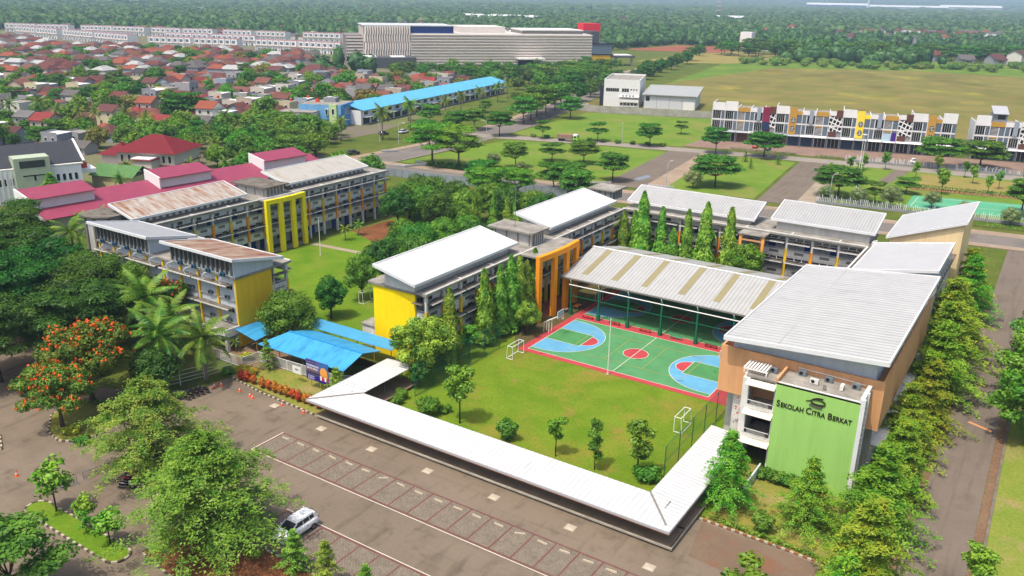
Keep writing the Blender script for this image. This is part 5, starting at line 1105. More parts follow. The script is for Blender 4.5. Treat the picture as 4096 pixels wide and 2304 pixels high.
def sub_blobs(rnd, n, R_, H, z0, br, flat=0.75, dome=True, rad=(.72, .98)):
    """smaller clumps spread over an ellipsoid dome"""
    out = [((0, 0, z0+H*0.45), (R_*0.6, R_*0.6, H*0.4))]
    for i in range(n):
        a = 2.399963*i+rnd.uniform(-.3, .3); t = (i+0.5)/n; zz = (1-t)*1.0 if dome else rnd.uniform(0, 1); el = math.asin(min(1, max(-.35, 1-1.3*t)))
        rr = R_*math.cos(el)*rnd.uniform(*rad); z = z0+H*0.42+H*0.5*math.sin(el)
        s = br*rnd.uniform(.7, 1.25); out.append(((rr*math.cos(a), rr*math.sin(a), z), (s, s, s*flat)))
    return out
def make_broad(key, seed, R_, h, z0, n, size, lm, nb=16, br=None, flat=0.75, bark=None, droop=0.2, core=0.6, chaos=.55, up=.35, aspect=.55, rad=(.72, .98)):
    rnd = np.random.default_rng(seed); br = br or R_*0.42; H = h-z0
    bl = sub_blobs(rnd, nb, R_-br*0.45, H*0.92, z0, br, flat, rad=rad)
    q, ex = blob_leaves(bl, n, size, rnd, up=up, droop=droop, core=core, chaos=chaos, aspect=aspect)
    limbs = [b[0] for b in bl[1:9]]
    proto(key, quads_mesh('crown', q, LM[lm], ex), trunk_mesh('trunk', h, 0.022*h+0.03, limbs, bark or M_bark, fork=max(.2, z0/h)), h); return bl
def make_umbrella(key, seed, R_, h, n, size, lm, layers=3, bark=None, lean=0.0, core=0.5):
    rnd = np.random.default_rng(seed); bl = []
    for L in range(layers):
        zr = h*(0.62+0.33*L/(max(1, layers-1))); rr = R_*(1.0-0.28*L/(max(1, layers-1)))
        m = int(11-2.5*L)
        for i in range(m):
            a = 2*math.pi*i/m+rnd.uniform(-.3, .3)+L; d = rr*(0.72*rnd.uniform(.55, 1.08)); s = R_*rnd.uniform(.24, .38)
            bl.append(((d*math.cos(a), d*math.sin(a), zr-0.35*h*0.2*(d/R_)**2*2+rnd.uniform(-.04, .04)*h), (s, s, s*0.26)))
    q, ex = blob_leaves(bl, n, size, rnd, up=1.0, droop=0.0, shell=(0.5, 1.06), core=core, chaos=.4)
    limbs = [(b[0][0]*0.85, b[0][1]*0.85, b[0][2]-0.1) for b in bl[::2]]
    proto(key, quads_mesh('crown', q, LM[lm], ex), trunk_mesh('trunk', h, 0.022*h, limbs, bark or M_bark, lean=(lean*h, 0), fork=.38), h)
def make_tier(key, seed, R_, h, n, size, lm, tiers=11, spokes=9, droop=0.22, zb=0.12, p=1.0, e=.75, wid=.15, asp=.42, rise=0.0):
    """layered boughs round a stem, leaf clusters along each bough, tips drooping a little"""
    rnd = np.random.default_rng(seed); C = []; N_ = []; mb = MB().tube([(0, 0, -0.1), (0, 0, h*0.55), (0, 0, h*0.97)], [0.018*h+.03, 0.012*h, 0.02], 8)
    per = n//(tiers*spokes)
    for t in range(tiers):
        f = t/(tiers-1); z = h*(zb+(0.95-zb)*f); r = R_*(1-f**p)**e*rnd.uniform(.84, 1.1)+0.07*R_
        for k in range(spokes):
            a = 2*math.pi*(k+0.5*(t % 2))/spokes+rnd.uniform(-.3, .3); rr = r*rnd.uniform(.6, 1.15); zk = z+rnd.uniform(-.3, .3)*h/tiers
            u = np.clip(np.round(rnd.beta(1.8, 1.0, per)*5)/5+rnd.normal(size=per)*.055, .02, 1.1); w = wid*R_*(1.15-u*.65)
            x = u*rr; y = rnd.normal(size=per)*w*.8; zz = zk+0.14*rr*np.sin(u*2.2)+rise*rr*u-droop*rr*u**2+rnd.normal(size=per)*0.022*R_
            C.append(np.stack([x*math.cos(a)-y*math.sin(a), x*math.sin(a)+y*math.cos(a), zz], 1)); N_.append(np.tile([0.25*math.cos(a), 0.25*math.sin(a), 1.0], (per, 1)))
            en = (0.8*rr*math.cos(a), 0.8*rr*math.sin(a), zk+(rise-droop*.7)*rr*.8); mb.tube([(0, 0, zk-0.05*rr), (en[0]*.5, en[1]*.5, zk+.05*rr), en], [0.010*h*(1-f)+.02, 0.02, 0.01], 4, cap=False)
    C = np.concatenate(C); N_ = unit(np.concatenate(N_)+rnd.normal(size=(len(C), 3))*.3)
    proto(key, quads_mesh('crown', leaf_quads(C, N_, size, size*asp, rnd, droop=.3), LM[lm]), mb.mesh('trunk', M_bark, smooth=True), h)
def make_ashoka(key, seed, h, R_, n, size, lm='ashoka'):
    rnd = np.random.default_rng(seed); u = rnd.uniform(0, 1, n)**0.9; z = h*(0.06+0.94*u); prof = R_*(np.minimum(1, (1-u)*1.5+0.05))**0.7*(0.85+0.15*np.sin(u*22+seed))
    a = rnd.uniform(0, 2*math.pi, n); lob = 1+0.18*np.sin(a*3+z*1.3+seed); r = prof*lob*rnd.uniform(.72, 1.05, n)
    C = np.stack([r*np.cos(a), r*np.sin(a), z], 1); N_ = unit(np.stack([np.cos(a), np.sin(a), np.full(n, .35)], 1)+rnd.normal(size=(n, 3))*.45)
    q = leaf_quads(C, N_, size, size*.36, rnd, droop=2.2, bend=.08)
    zs = np.linspace(.08, .95, 9); V = []; F = []
    for i, t in enumerate(zs):
        rr = R_*min(1, (1-t)*1.5+.05)**.7*.62
        for k in range(7): V.append((rr*math.cos(k*2*math.pi/7), rr*math.sin(k*2*math.pi/7), h*t))
    for i in range(8):
        for k in range(7): a0, b0 = i*7+k, i*7+(k+1) % 7; F += [(a0, b0, b0+7), (a0, b0+7, a0+7)]
    proto(key, quads_mesh('crown', q, LM[lm], (np.array(V), np.array(F))), MB().tube([(0, 0, -.1), (0, 0, h*.6)], [.13, .06], 7).mesh('trunk', M_bark), h)
def make_palm(key, seed, h, fl, nf=18, nl=26, lm='palm', lw=0.09):
    rnd = np.random.default_rng(seed); Q = []
    for f in range(nf):
        a = 2.399963*f+rnd.uniform(-.2, .2); el = R(80-105*(f/nf)**0.8)*1.0; L = fl*rnd.uniform(.85, 1.1); d = np.array([math.cos(a), math.sin(a), 0.])
        t = np.linspace(0.02, 1, nl); ang = el-t*R(62); seg = np.diff(np.concatenate([[0], t]))*L
        x = np.cumsum(np.cos(ang)*seg); z = np.cumsum(np.sin(ang)*seg); P = d[None]*x[:, None]+np.array([0, 0, 1.])[None]*z[:, None]; P[:, 2] += h
        side = np.array([-d[1], d[0], 0.]); tang = unit(d[None]*np.cos(ang)[:, None]+np.array([0, 0, 1.])*np.sin(ang)[:, None]); nor = np.cross(side[None], tang); nor = np.where(nor[:, 2:3] < 0, -nor, nor)
        ll = fl*0.22*np.sin(np.pi*np.clip(t*.9+.12, 0, 1))**.6
        for s in (-1, 1):
            dirv = unit(side[None]*s*1.0+tang*0.55-nor*0.25+np.array([0, 0, -.28])+rnd.normal(size=(nl, 3))*.1); e = P+dirv*ll[:, None]; w = tang*lw*fl*.36
            Q.append(np.stack([P-w*.5, P+w*.5, (P+e)/2+w*.55+nor*.03, e], 1))
        w = side[None]*0.01*fl
        Q.append(np.stack([P[:-1]-w, P[:-1]+w, P[1:]+w, P[1:]-w], 1))
    tk = MB().tube([(0, 0, -.1), (0, 0, h*.25), (0, 0, h*.75), (0, 0, h-.9), (0, 0, h-.8), (0, 0, h+.05)], [.26, .19, .17, .14, .16, .09], 9)
    proto(key, quads_mesh('crown', np.concatenate(Q), LM[lm]), tk.mesh('trunk', M_barkp, smooth=True), h+fl*.55)
def make_young(key, seed, h, R_, nb, n, size, lm, stem=.45):
    rnd = np.random.default_rng(seed); bl = []; limbs = []
    for i in range(nb):
        t = stem+(1-stem)*(i+.6)/nb; a = 2.4*i+rnd.uniform(-.5, .5); d = R_*rnd.uniform(.2, .85)*(1.1-.5*t); s = R_*rnd.uniform(.3, .5)
        bl.append(((d*math.cos(a), d*math.sin(a), h*t-.15*s), (s, s, s*.7))); limbs.append(bl[-1][0])
    q, ex = blob_leaves(bl, n, size, rnd, up=.6, droop=.4, shell=(.35, 1.1), core=.35, chaos=.6)
    mb = MB().tube([(0, 0, -.1), (0, 0, h*.5), (0, 0, h*.85)], [.012*h+.02, .01*h+.01, .015], 7)
    for p in limbs: mb.tube([(0, 0, p[2]-.25*h*.5), (p[0]*.6, p[1]*.6, p[2]-.1*h), p], [.03, .02, .01], 5, cap=False)
    proto(key, quads_mesh('crown', q, LM[lm], ex), mb.mesh('trunk', M_bark, smooth=True), h)
def make_bush(key, seed, R_, h, n, size, lm, nb=6, core=.75):
    rnd = np.random.default_rng(seed); bl = [((0, 0, h*.5), (R_*.75, R_*.75, h*.48))]
    for i in range(nb): a = 2.4*i; s = R_*rnd.uniform(.35, .55); bl.append(((R_*.6*math.cos(a), R_*.6*math.sin(a), h*rnd.uniform(.35, .75)), (s, s, min(s, h*.35))))
    q, ex = blob_leaves(bl, n, size, rnd, core=core); proto(key, quads_mesh('foliage', q, LM[lm], ex), None, h)
make_broad('mango', 21, 3.9, 7.5, 1.5, 8200, .32, 'mango', 18, chaos=.5); make_broad('dark', 22, 2.4, 6.8, 1.3, 3200, .38, 'dark', 16); make_broad('dark2', 23, 3.6, 8.6, 1.6, 6200, .38, 'dark', 18, flat=.85)
make_broad('green', 24, 3.6, 8.4, 1.8, 6200, .38, 'mango', 18); make_broad('brightround', 25, 3.7, 9.5, 1.0, 6500, .36, 'bright', 24, br=1.1); make_broad('tips', 26, 4.3, 8.6, 1.8, 7500, .36, 'tips', 26, br=1.15, rad=(.6, 1.05))
make_tier('feather', 27, 7.0, 11.6, 34000, .3, 'feather', 9, 11, droop=.2, zb=.1, p=1.35, e=.75, wid=.13, asp=.38, rise=.2); make_tier('feather2', 28, 6.6, 11.2, 32000, .3, 'feather2', 8, 11, droop=.12, zb=.14, p=1.7, e=.7, wid=.14, asp=.42, rise=.08)
flame_bl = make_broad('flame', 29, 4.9, 9.6, 3.0, 11000, .36, 'flame', 36, br=1.2, flat=.6, core=.45, rad=(.6, 1.08))
rnd = np.random.default_rng(5); fb = [b for b in flame_bl[1:]]; fq = []
for b in fb:
    k = rnd.integers(2, 9)
    for _ in range(k):
        d = unit(rnd.normal(size=3)+np.array([0, 0, .8])); c = np.array(b[0])+d*np.array(b[1])*1.05
        cc = c+rnd.normal(size=(7, 3))*.13; fq.append(leaf_quads(cc, unit(rnd.normal(size=(7, 3))+[0, 0, .8]), .3, .22, rnd))
PROTO['flame'] = PROTO['flame'][:3]+([('blossom', quads_mesh('blossom', np.concatenate(fq), M_flower))],)
make_umbrella('rain', 31, 7.4, 11.5, 12000, .42, 'raindark', 3); make_umbrella('rain2', 32, 7.0, 10.5, 12000, .42, 'raindark', 4, lean=.05); make_umbrella('umb', 33, 6.0, 8.4, 5200, .55, 'rain', 3); make_umbrella('umb2', 34, 5.2, 7.4, 4400, .5, 'rain', 2, lean=.06); make_umbrella('umbb', 35, 7.5, 11.5, 6000, .55, 'bright', 3)
make_tier('tier', 41, 4.4, 10, 14000, .28, 'tier', 10, 9, droop=.12, zb=.08, e=.95); make_tier('tier2', 42, 4.0, 9.2, 13000, .28, 'tier', 9, 9, droop=.2, zb=.08, e=.9); make_tier('tier3', 45, 4.6, 10.8, 15000, .28, 'tierg', 10, 9, droop=.16, zb=.07, e=1.0); make_tier('tierg', 43, 3.5, 8.6, 13000, .25, 'tierg', 10, 11, droop=.2); make_tier('tiersmall', 44, 1.6, 4.4, 3600, .17, 'feather', 8, 8, droop=.12, e=.9)
make_ashoka('ashoka', 51, 12.0, 1.25, 3400, .62); make_ashoka('ashoka2', 52, 12.0, 1.5, 3800, .62)
make_palm('palm', 61, 7.5, 3.9); make_palm('palmbig', 62, 6.5, 4.6, 26, 34); make_palm('palmlow', 63, 4.5, 3.2, 14, 14, lw=.16)
make_young('young', 71, 6.5, 2.0, 9, 1300, .42, 'young'); make_young('young2', 72, 5.0, 1.6, 6, 900, .4, 'bright', .5); make_young('young3', 73, 6.8, 2.1, 8, 1300, .45, 'mango', .3); make_young('sapling', 74, 4.0, 1.5, 6, 420, .42, 'young', .4)
make_broad('olive', 75, 2.6, 5.0, .8, 2200, .3, 'olive', 14); make_broad('midgreen', 76, 4.0, 8.0, 1.5, 1500, .75, 'mango', 14); make_broad('middark', 77, 4.4, 8.5, 1.5, 1500, .8, 'dark', 14); make_umbrella('midrain', 78, 6.5, 9.0, 1900, .8, 'rain', 3); make_broad('midbright', 79, 3.8, 7.4, 1.2, 1500, .7, 'bright', 14); make_broad('midautumn', 80, 4.5, 7.6, 1.5, 1500, .75, 'autumn', 14)
make_bush('bush', 81, 1.4, 2.6, 700, .34, 'bright'); make_bush('ball', 82, .85, 1.7, 900, .2, 'mango', 4, .85); make_bush('redbush', 83, .5, 1.5, 420, .17, 'redtip', 4, .85); make_bush('lowbush', 84, .8, .8, 350, .26, 'mango'); make_bush('yellowbush', 85, .8, .7, 350, .26, 'yellowtip'); make_bush('scrubbush', 86, 3.4, 4.0, 700, .7, 'scrub', 9)
TENS = {2: 'twenty', 3: 'thirty', 4: 'forty', 5: 'fifty', 6: 'sixty', 7: 'seventy', 8: 'eighty', 9: 'ninety'}
def ordinal(i):
    if i < 20: return ORD[i]
    n = i+1
    if n >= 100: return str(n)+('th' if 10 < n % 100 < 14 else {1: 'st', 2: 'nd', 3: 'rd'}.get(n % 10, 'th'))
    return TENS[n//10]+'-'+ORD[n % 10-1] if n % 10 else TENS[n//10][:-1]+'ieth'
def bearing(o): return math.atan2(o.location.y+98.1, o.location.x-60.4)
def label_row(objs, tmpl, group=None):
    """number things of one kind from the left as seen from the camera's side"""
    for i, o in enumerate(sorted(objs, key=bearing, reverse=True)):
        o['label'] = tmpl.replace('#', ordinal(i))
        if group: o['group'] = group
def plant(key, x, y, h, label=None, name='tree', cat='tree', rot=None, group=None, wide=1.0):
    crown, trunk, h0, extra = PROTO[key]; s = h/h0
    if trunk is None and not extra:
        o = inst(crown, name, None, (x, y, 0), random.uniform(0, 6.28) if rot is None else rot, scale=(s*wide, s*wide, s)); return tag(o, label, cat, group)
    r = thing(name, label, cat, (x, y, 0), random.uniform(0, 6.28) if rot is None else rot, group, local=True); r.scale = (s*wide, s*wide, s)
    inst(trunk, 'trunk', r); inst(crown, 'crown', r)
    for nm, me in extra: inst(me, nm, r)
    return r
# ---- near trees
plant('flame', -32.6, -52.3, 8.4, 'orange flowering tree with leaning trunk on the kerbed bed at far left', 'flame_tree', rot=2.0)
plant('flame', -36.0, -46.4, 11.2, 'taller orange flowering tree behind the kiosk with blue roof', 'flame_tree', rot=0.3)
plant('feather2', -15.7, -51.9, 10.8, 'large light green feathery tree beside the two motorbikes', 'leafy_tree', rot=.4, wide=1.02)
plant('feather', 0.9, -57.3, 11.8, 'largest feathery tree in the foreground overhanging the white car', 'leafy_tree', rot=1.2, wide=1.12)
plant('palmbig', -32.8, -38.3, 10.2, 'royal palm with wide fronds left of the light feathery tree', 'palm_tree', 'palm'); plant('palmbig', -28.9, -34.6, 9.0, 'royal palm in front of the ochre yellow end wall', 'palm_tree', 'palm'); plant('palmbig', -45.5, -31.5, 10.6, 'royal palm against the front left school block', 'palm_tree', 'palm'); plant('palmbig', -37.5, -33.5, 9.6, 'royal palm behind the orange flowering tree', 'palm_tree', 'palm')
plant('palmlow', -34.0, -25.6, 2.2, 'small potted palm at the foot of the ochre end wall', 'palm_tree', 'palm')
plant('dark2', -30.6, -40.6, 6.8, 'small dark leafy tree between the palms and the motorbike row', 'leafy_tree')
plant('mango', -29.6, -19.4, 8.2, 'dense round green tree rising above the blue canopies', 'leafy_tree')
plant('dark', -32.3, -8.0, 7.2, 'narrow dark green tree on the courtyard lawn behind the blue canopies', 'leafy_tree'); plant('green', -34.2, 1.3, 8.4, 'green tree beside the goal frame in the left courtyard', 'leafy_tree', wide=.75)
plant('tips', -6.6, -16.3, 9.0, 'tree with pale leaf tips beside the bright yellow end wall', 'leafy_tree')
plant('tiersmall', -25.6, -27.0, 4.6, 'small layered tree in front of the blue canopy', 'layered_tree'); plant('tiersmall', -12.3, -27.2, 3.9, 'small layered tree beside the billboard', 'layered_tree', wide=1.3)
plant('tierg', 38.5, -23.0, 8.6, 'bright green layered tree over the right arm of the white walkway', 'layered_tree'); plant('tier', 46.5, -22.5, 8.0, 'olive green layered tree in front of the green sign wall', 'layered_tree')
plant('ball', 43.2, -25.3, 2.2, 'clipped round shrub on the grass below the sign wall', 'shrub', 'shrub')
plant('bush', 1.0, -25.0, 2.7, 'bright green shrub on the left part of the school lawn', 'shrub', 'shrub'); plant('ball', 12.6, -24.4, 2.6, 'dark rounded shrub in the middle of the school lawn', 'shrub', 'shrub')
plant('young', 5.5, -24.4, 7.6, 'slender young tree left on the school lawn', 'young_tree'); plant('young2', 19.1, -24.5, 4.9, 'pale green young tree in the middle of the school lawn', 'young_tree'); plant('young3', 24.1, -24.5, 6.2, 'crooked young tree with reddish trunk on the school lawn', 'young_tree', wide=.75); plant('young3', 28.5, -22.9, 6.9, 'young tree beside the right mesh fence on the lawn', 'young_tree')
plant('lowbush', 29.8, -23.2, 1.5, 'low green shrub at the foot of the young tree by the mesh fence', 'shrub', 'shrub')
plant('brightround', 18.0, 42.0, 10.2, 'bright green round tree in front of the back school block', 'leafy_tree')
for i, (x, y, h) in enumerate(((-7.4, 45.3, 9.4), (-6.3, 44.0, 11.2), (-4.6, 45.0, 11.4), (-2.6, 44.3, 15.4), (1.2, 44.6, 13.0), (4.0, 43.6, 9.6), (6.2, 44.8, 13.2), (9.7, 44.6, 15.0), (14.2, 44.5, 14.8))):
    plant('ashoka2' if i % 2 else 'ashoka', x, y, h, '%s tall column tree from the left in front of the back school block' % ordinal(i), 'column_tree', group='column trees before the back block', wide=1.05 if h > 10 else 1.3)
for i, (x, y, h) in enumerate(((-6.0, -11.2, 11.3), (-5.9, -3.0, 12.0), (-6.6, -.8, 9.0), (-6.0, 1.4, 11.4), (-5.7, 3.9, 12.4), (-5.9, 6.6, 11.6), (-5.6, 8.2, 10.5), (-6.2, 11.5, 11.6))):
    plant('ashoka' if i % 2 else 'ashoka2', x, y, h, '%s column tree from the left along the centre block facade' % ordinal(i), 'column_tree', group='column trees along the centre block', wide=1.1)
for i, (x, y, h) in enumerate(((-42, 45, 9.4), (-38.6, 47.2, 9.2), (-36, 48.6, 9.0), (-34.8, 49.6, 7.4))): plant('ashoka', x, y, h, '%s column tree from the left behind the courtyard lawn' % ordinal(i), 'column_tree', group='column trees behind the courtyard', wide=1.2)
plant('tips', -3.2, 4.6, 5.6, 'bushy tree at the foot of the column trees by the mesh fence end', 'leafy_tree', wide=.8); plant('young', -5.0, -8.0, 5.2, 'slender young tree behind the left mesh fence', 'young_tree'); plant('dark', -4.9, -19.4, 4.2, 'small dark tree beside the left arm of the white walkway', 'leafy_tree')
for i, (x, y, h) in enumerate(((-61, 42, 8.8), (-57, 47, 9.2), (-52, 45, 9.0), (-47.5, 49, 9.2), (-54, 54, 9.4), (-61, 55, 9.4), (-66, 56, 9.0), (-47, 58, 9.2), (-41, 56, 9.4), (-35, 58, 9.0), (-30, 54, 9.6), (-63.5, 49, 9.0), (-26, 62, 9.2))):
    plant(('dark2', 'green')[i % 2], x, y, h, None, 'leafy_tree', group='dark trees behind the courtyard')
label_row([o for o in bpy.data.objects if o.get('group') == 'dark trees behind the courtyard'], '# dense green tree from the left in the belt behind the courtyard')
for i, (x, y, h) in enumerate(((-45.5, 25.5, 7.4), (-39.5, 22.5, 8.0), (-37.2, 10.0, 8.2), (-38.2, 29, 8.2), (-33.8, 14.5, 8.4), (-40, 16.5, 7.4), (-36, 34, 8.2), (-29.5, 20.5, 7.8), (-30, 30, 8.2), (-26.5, 38, 8.6), (-28.5, 8, 7.4), (-25, 15, 7.2))):
    plant(('green', 'mango', 'dark2')[i % 3], x, y, h, None, 'leafy_tree', group='trees beside the centre block')
label_row([o for o in bpy.data.objects if o.get('group') == 'trees beside the centre block'], '# leafy tree from the left between courtyard lawn and centre block')
for i, (x, y, h, k) in enumerate(((-101, -22, 12, 'rain'), (-90, -27, 12.4, 'rain2'), (-79, -32, 12.2, 'rain'), (-69.5, -31.5, 11.6, 'rain2'), (-61, -41, 12.6, 'rain'), (-54, -36.5, 11.8, 'rain2'), (-47, -41, 11.6, 'rain'), (-51, -50, 11.8, 'rain2'), (-70, -44, 12.4, 'rain'), (-85, -42, 12.6, 'rain2'), (-60, -31, 11, 'rain'), (-112, -33, 13, 'rain2'))):
    plant(k, x, y, h, None, 'rain_tree', group='dark spreading trees at the left edge')
label_row([o for o in bpy.data.objects if o.get('group') == 'dark spreading trees at the left edge'], '# dark spreading tree from the left in the grove at the left edge')
plant('flame', -46.8, -27.6, 9.6, 'small orange flowering tree against the front left school block', 'flame_tree', wide=.75); plant('green', -55.2, -27.2, 10.2, 'green tree beside the grey roofed part of the front left block', 'leafy_tree', wide=.7)
plant('palm', -82.5, -20.5, 11.5, 'palm beside the octagonal tower of the left school block', 'palm_tree', 'palm'); plant('palm', -86, -14.5, 11, 'palm behind the octagonal tower', 'palm_tree', 'palm')
plant('palmlow', -62.3, 26.5, 3.6, 'broad leaved palm shrub beside the yellow portico', 'palm_tree', 'palm'); plant('palmlow', -62.8, 31.0, 3.4, 'second broad leaved palm shrub in front of the left block', 'palm_tree', 'palm')
rr2 = []
for i in range(12):
    y = -38+i*8.9; rr2.append(plant(('tier', 'tier2', 'tier3', 'tier2')[i % 4], 52.3+random.uniform(-.7, .9), y+random.uniform(-1.2, 1.2), 8.6+2.4*min(1, i/6)+random.uniform(-1.3, 1.2), None, 'layered_tree', group='layered trees along the side road', wide=random.uniform(1.1, 1.35)))
label_row(rr2, '# layered yellow green tree counted from the far end of the side road')
for x, y, h, lb in ((64.0, 10, 11, 'bright green tree at the right edge overhanging the side road'), (64.5, 24, 12, 'second bright green tree at the right edge, farther up the side road'), (65, 40, 11.5, 'third bright green tree at the right edge near the back road')): plant('brightround', x, y, h, lb, 'leafy_tree', wide=1.25)
plant('sapling', 65.4, -9.5, 1.8, 'tiny sapling on the grass right of the side road', 'young_tree')
plant('young2', 45.6, -38.4, 5.4, 'young tree cut off by the bottom edge on the reddish forecourt', 'young_tree', wide=1.4); plant('young', 61.6, -24.2, 5.2, 'young tree at the bottom right beside the side road', 'young_tree', wide=1.2); plant('umb2', -7.0, -71.5, 7.0, 'spreading tree cut off by the bottom left corner', 'leafy_tree')
plant('tiersmall', 10.1, -55.4, 4.6, 'small layered tree beside the white car', 'layered_tree', wide=1.2); plant('tiersmall', 13.8, -55.2, 4.8, 'small layered tree at the bottom edge, second from the car', 'layered_tree', wide=1.1); plant('tiersmall', 18.3, -55.0, 4.2, 'small layered tree at the bottom edge, third from the car', 'layered_tree', wide=1.2); plant('tiersmall', 23.2, -55.2, 3.9, 'small layered tree at the bottom edge, farthest from the car', 'layered_tree')
plant('sapling', -16.4, -62.3, 5.8, 'tallest thin sapling on the kerbed grass island', 'young_tree'); plant('sapling', -11.8, -62.0, 3.4, 'small sapling in the middle of the kerbed grass island', 'young_tree'); plant('sapling', -10.8, -62.6, 2.4, 'smallest sapling on the kerbed grass island', 'young_tree'); plant('sapling', -7.2, -62.4, 3.7, 'bushy sapling at the near end of the kerbed grass island', 'young_tree', wide=1.3)
for i, x in enumerate((-25.7, -24.7, -23.4, -21.6, -20.4, -19.3, -18.2, -17.1, -15.9, -14.8, -13.7, -12.7, -11.3)): plant('redbush', x, -31.5+.03*(i % 3), 1.6+.12*(i % 2), '%s red tipped clipped bush from the left along the garden kerb' % ordinal(i), 'clipped_bush', 'bush', group='red tipped bushes along the garden kerb')
for i, x in enumerate((40.4, 41.6, 42.7, 43.8)): plant('lowbush', x, -15.3, 1.1, '%s dark low shrub from the left at the foot of the sign wall' % ordinal(i), 'shrub', 'shrub', group='shrubs at the sign wall')
for i, (x, y, k) in enumerate(((-27.6, -29.6, 'yellowbush'), (-26.2, -29.5, 'yellowbush'), (-30.6, -26.5, 'yellowbush'), (-28.8, -31.4, 'lowbush'), (-27, -53.2, 'lowbush'), (-30.2, -52.6, 'yellowbush'), (2.2, -23.2, 'lowbush'), (-4.2, -24.6, 'lowbush'), (-4.6, -23.4, 'bush'))):
    plant(k, x, y, .9 if k != 'bush' else 1.6, ['yellow leaved ground shrub left in the garden by the white fence', 'yellow leaved ground shrub right in the garden by the white fence', 'yellow leaved shrub in the entrance yard', 'low green shrub by the end of the rail fence', 'low shrub on the tip of the flame tree bed', 'yellow leaved shrub under the leaning flame tree', 'low shrub under the bright lawn shrub', 'low shrub inside the left corner of the walkway', 'leafy shrub inside the left corner of the walkway'][i], 'shrub', 'shrub')
# ================================================================ MIDDLE DISTANCE
def lthing(name, label, cat, x, y, ang, group=None): return thing(name, label, cat, (x, y, 0), ang, group, local=True)
def lb(r, name, m, x0, x1, y0, y1, z0, z1, parent=None): return bx(x0, x1, y0, y1, z0, z1).build(name, m, parent or r)
M_wht = plain('bldg_white', '#f0efee', 0.82, 0.6, var=0.04); M_grey2 = mat('render_grey', '#a9abb0', 0.72, 0.85, scale=2.0, c2='#94959a'); M_tan = plain('tan_panel', '#c79a45', 0.8); M_yel3 = plain('shop_yellow', '#f6dc44', 0.88); M_brown = plain('brown_panel2', '#6d473e', 0.75); M_panelblue = plain('panel_bluegrey', '#a3adbc', 0.75)
def stripe_glass():
    m = plain('tinted_glass', '#6f7f92', 0.7, 0.25, spec=0.5, var=.25, scale=.5); return m
M_gls = stripe_glass(); M_shop = plain('shop_dark', '#2c2a30', 0.7, 0.3); M_rollup = plain('shutter_navy', '#36455e', 0.7)
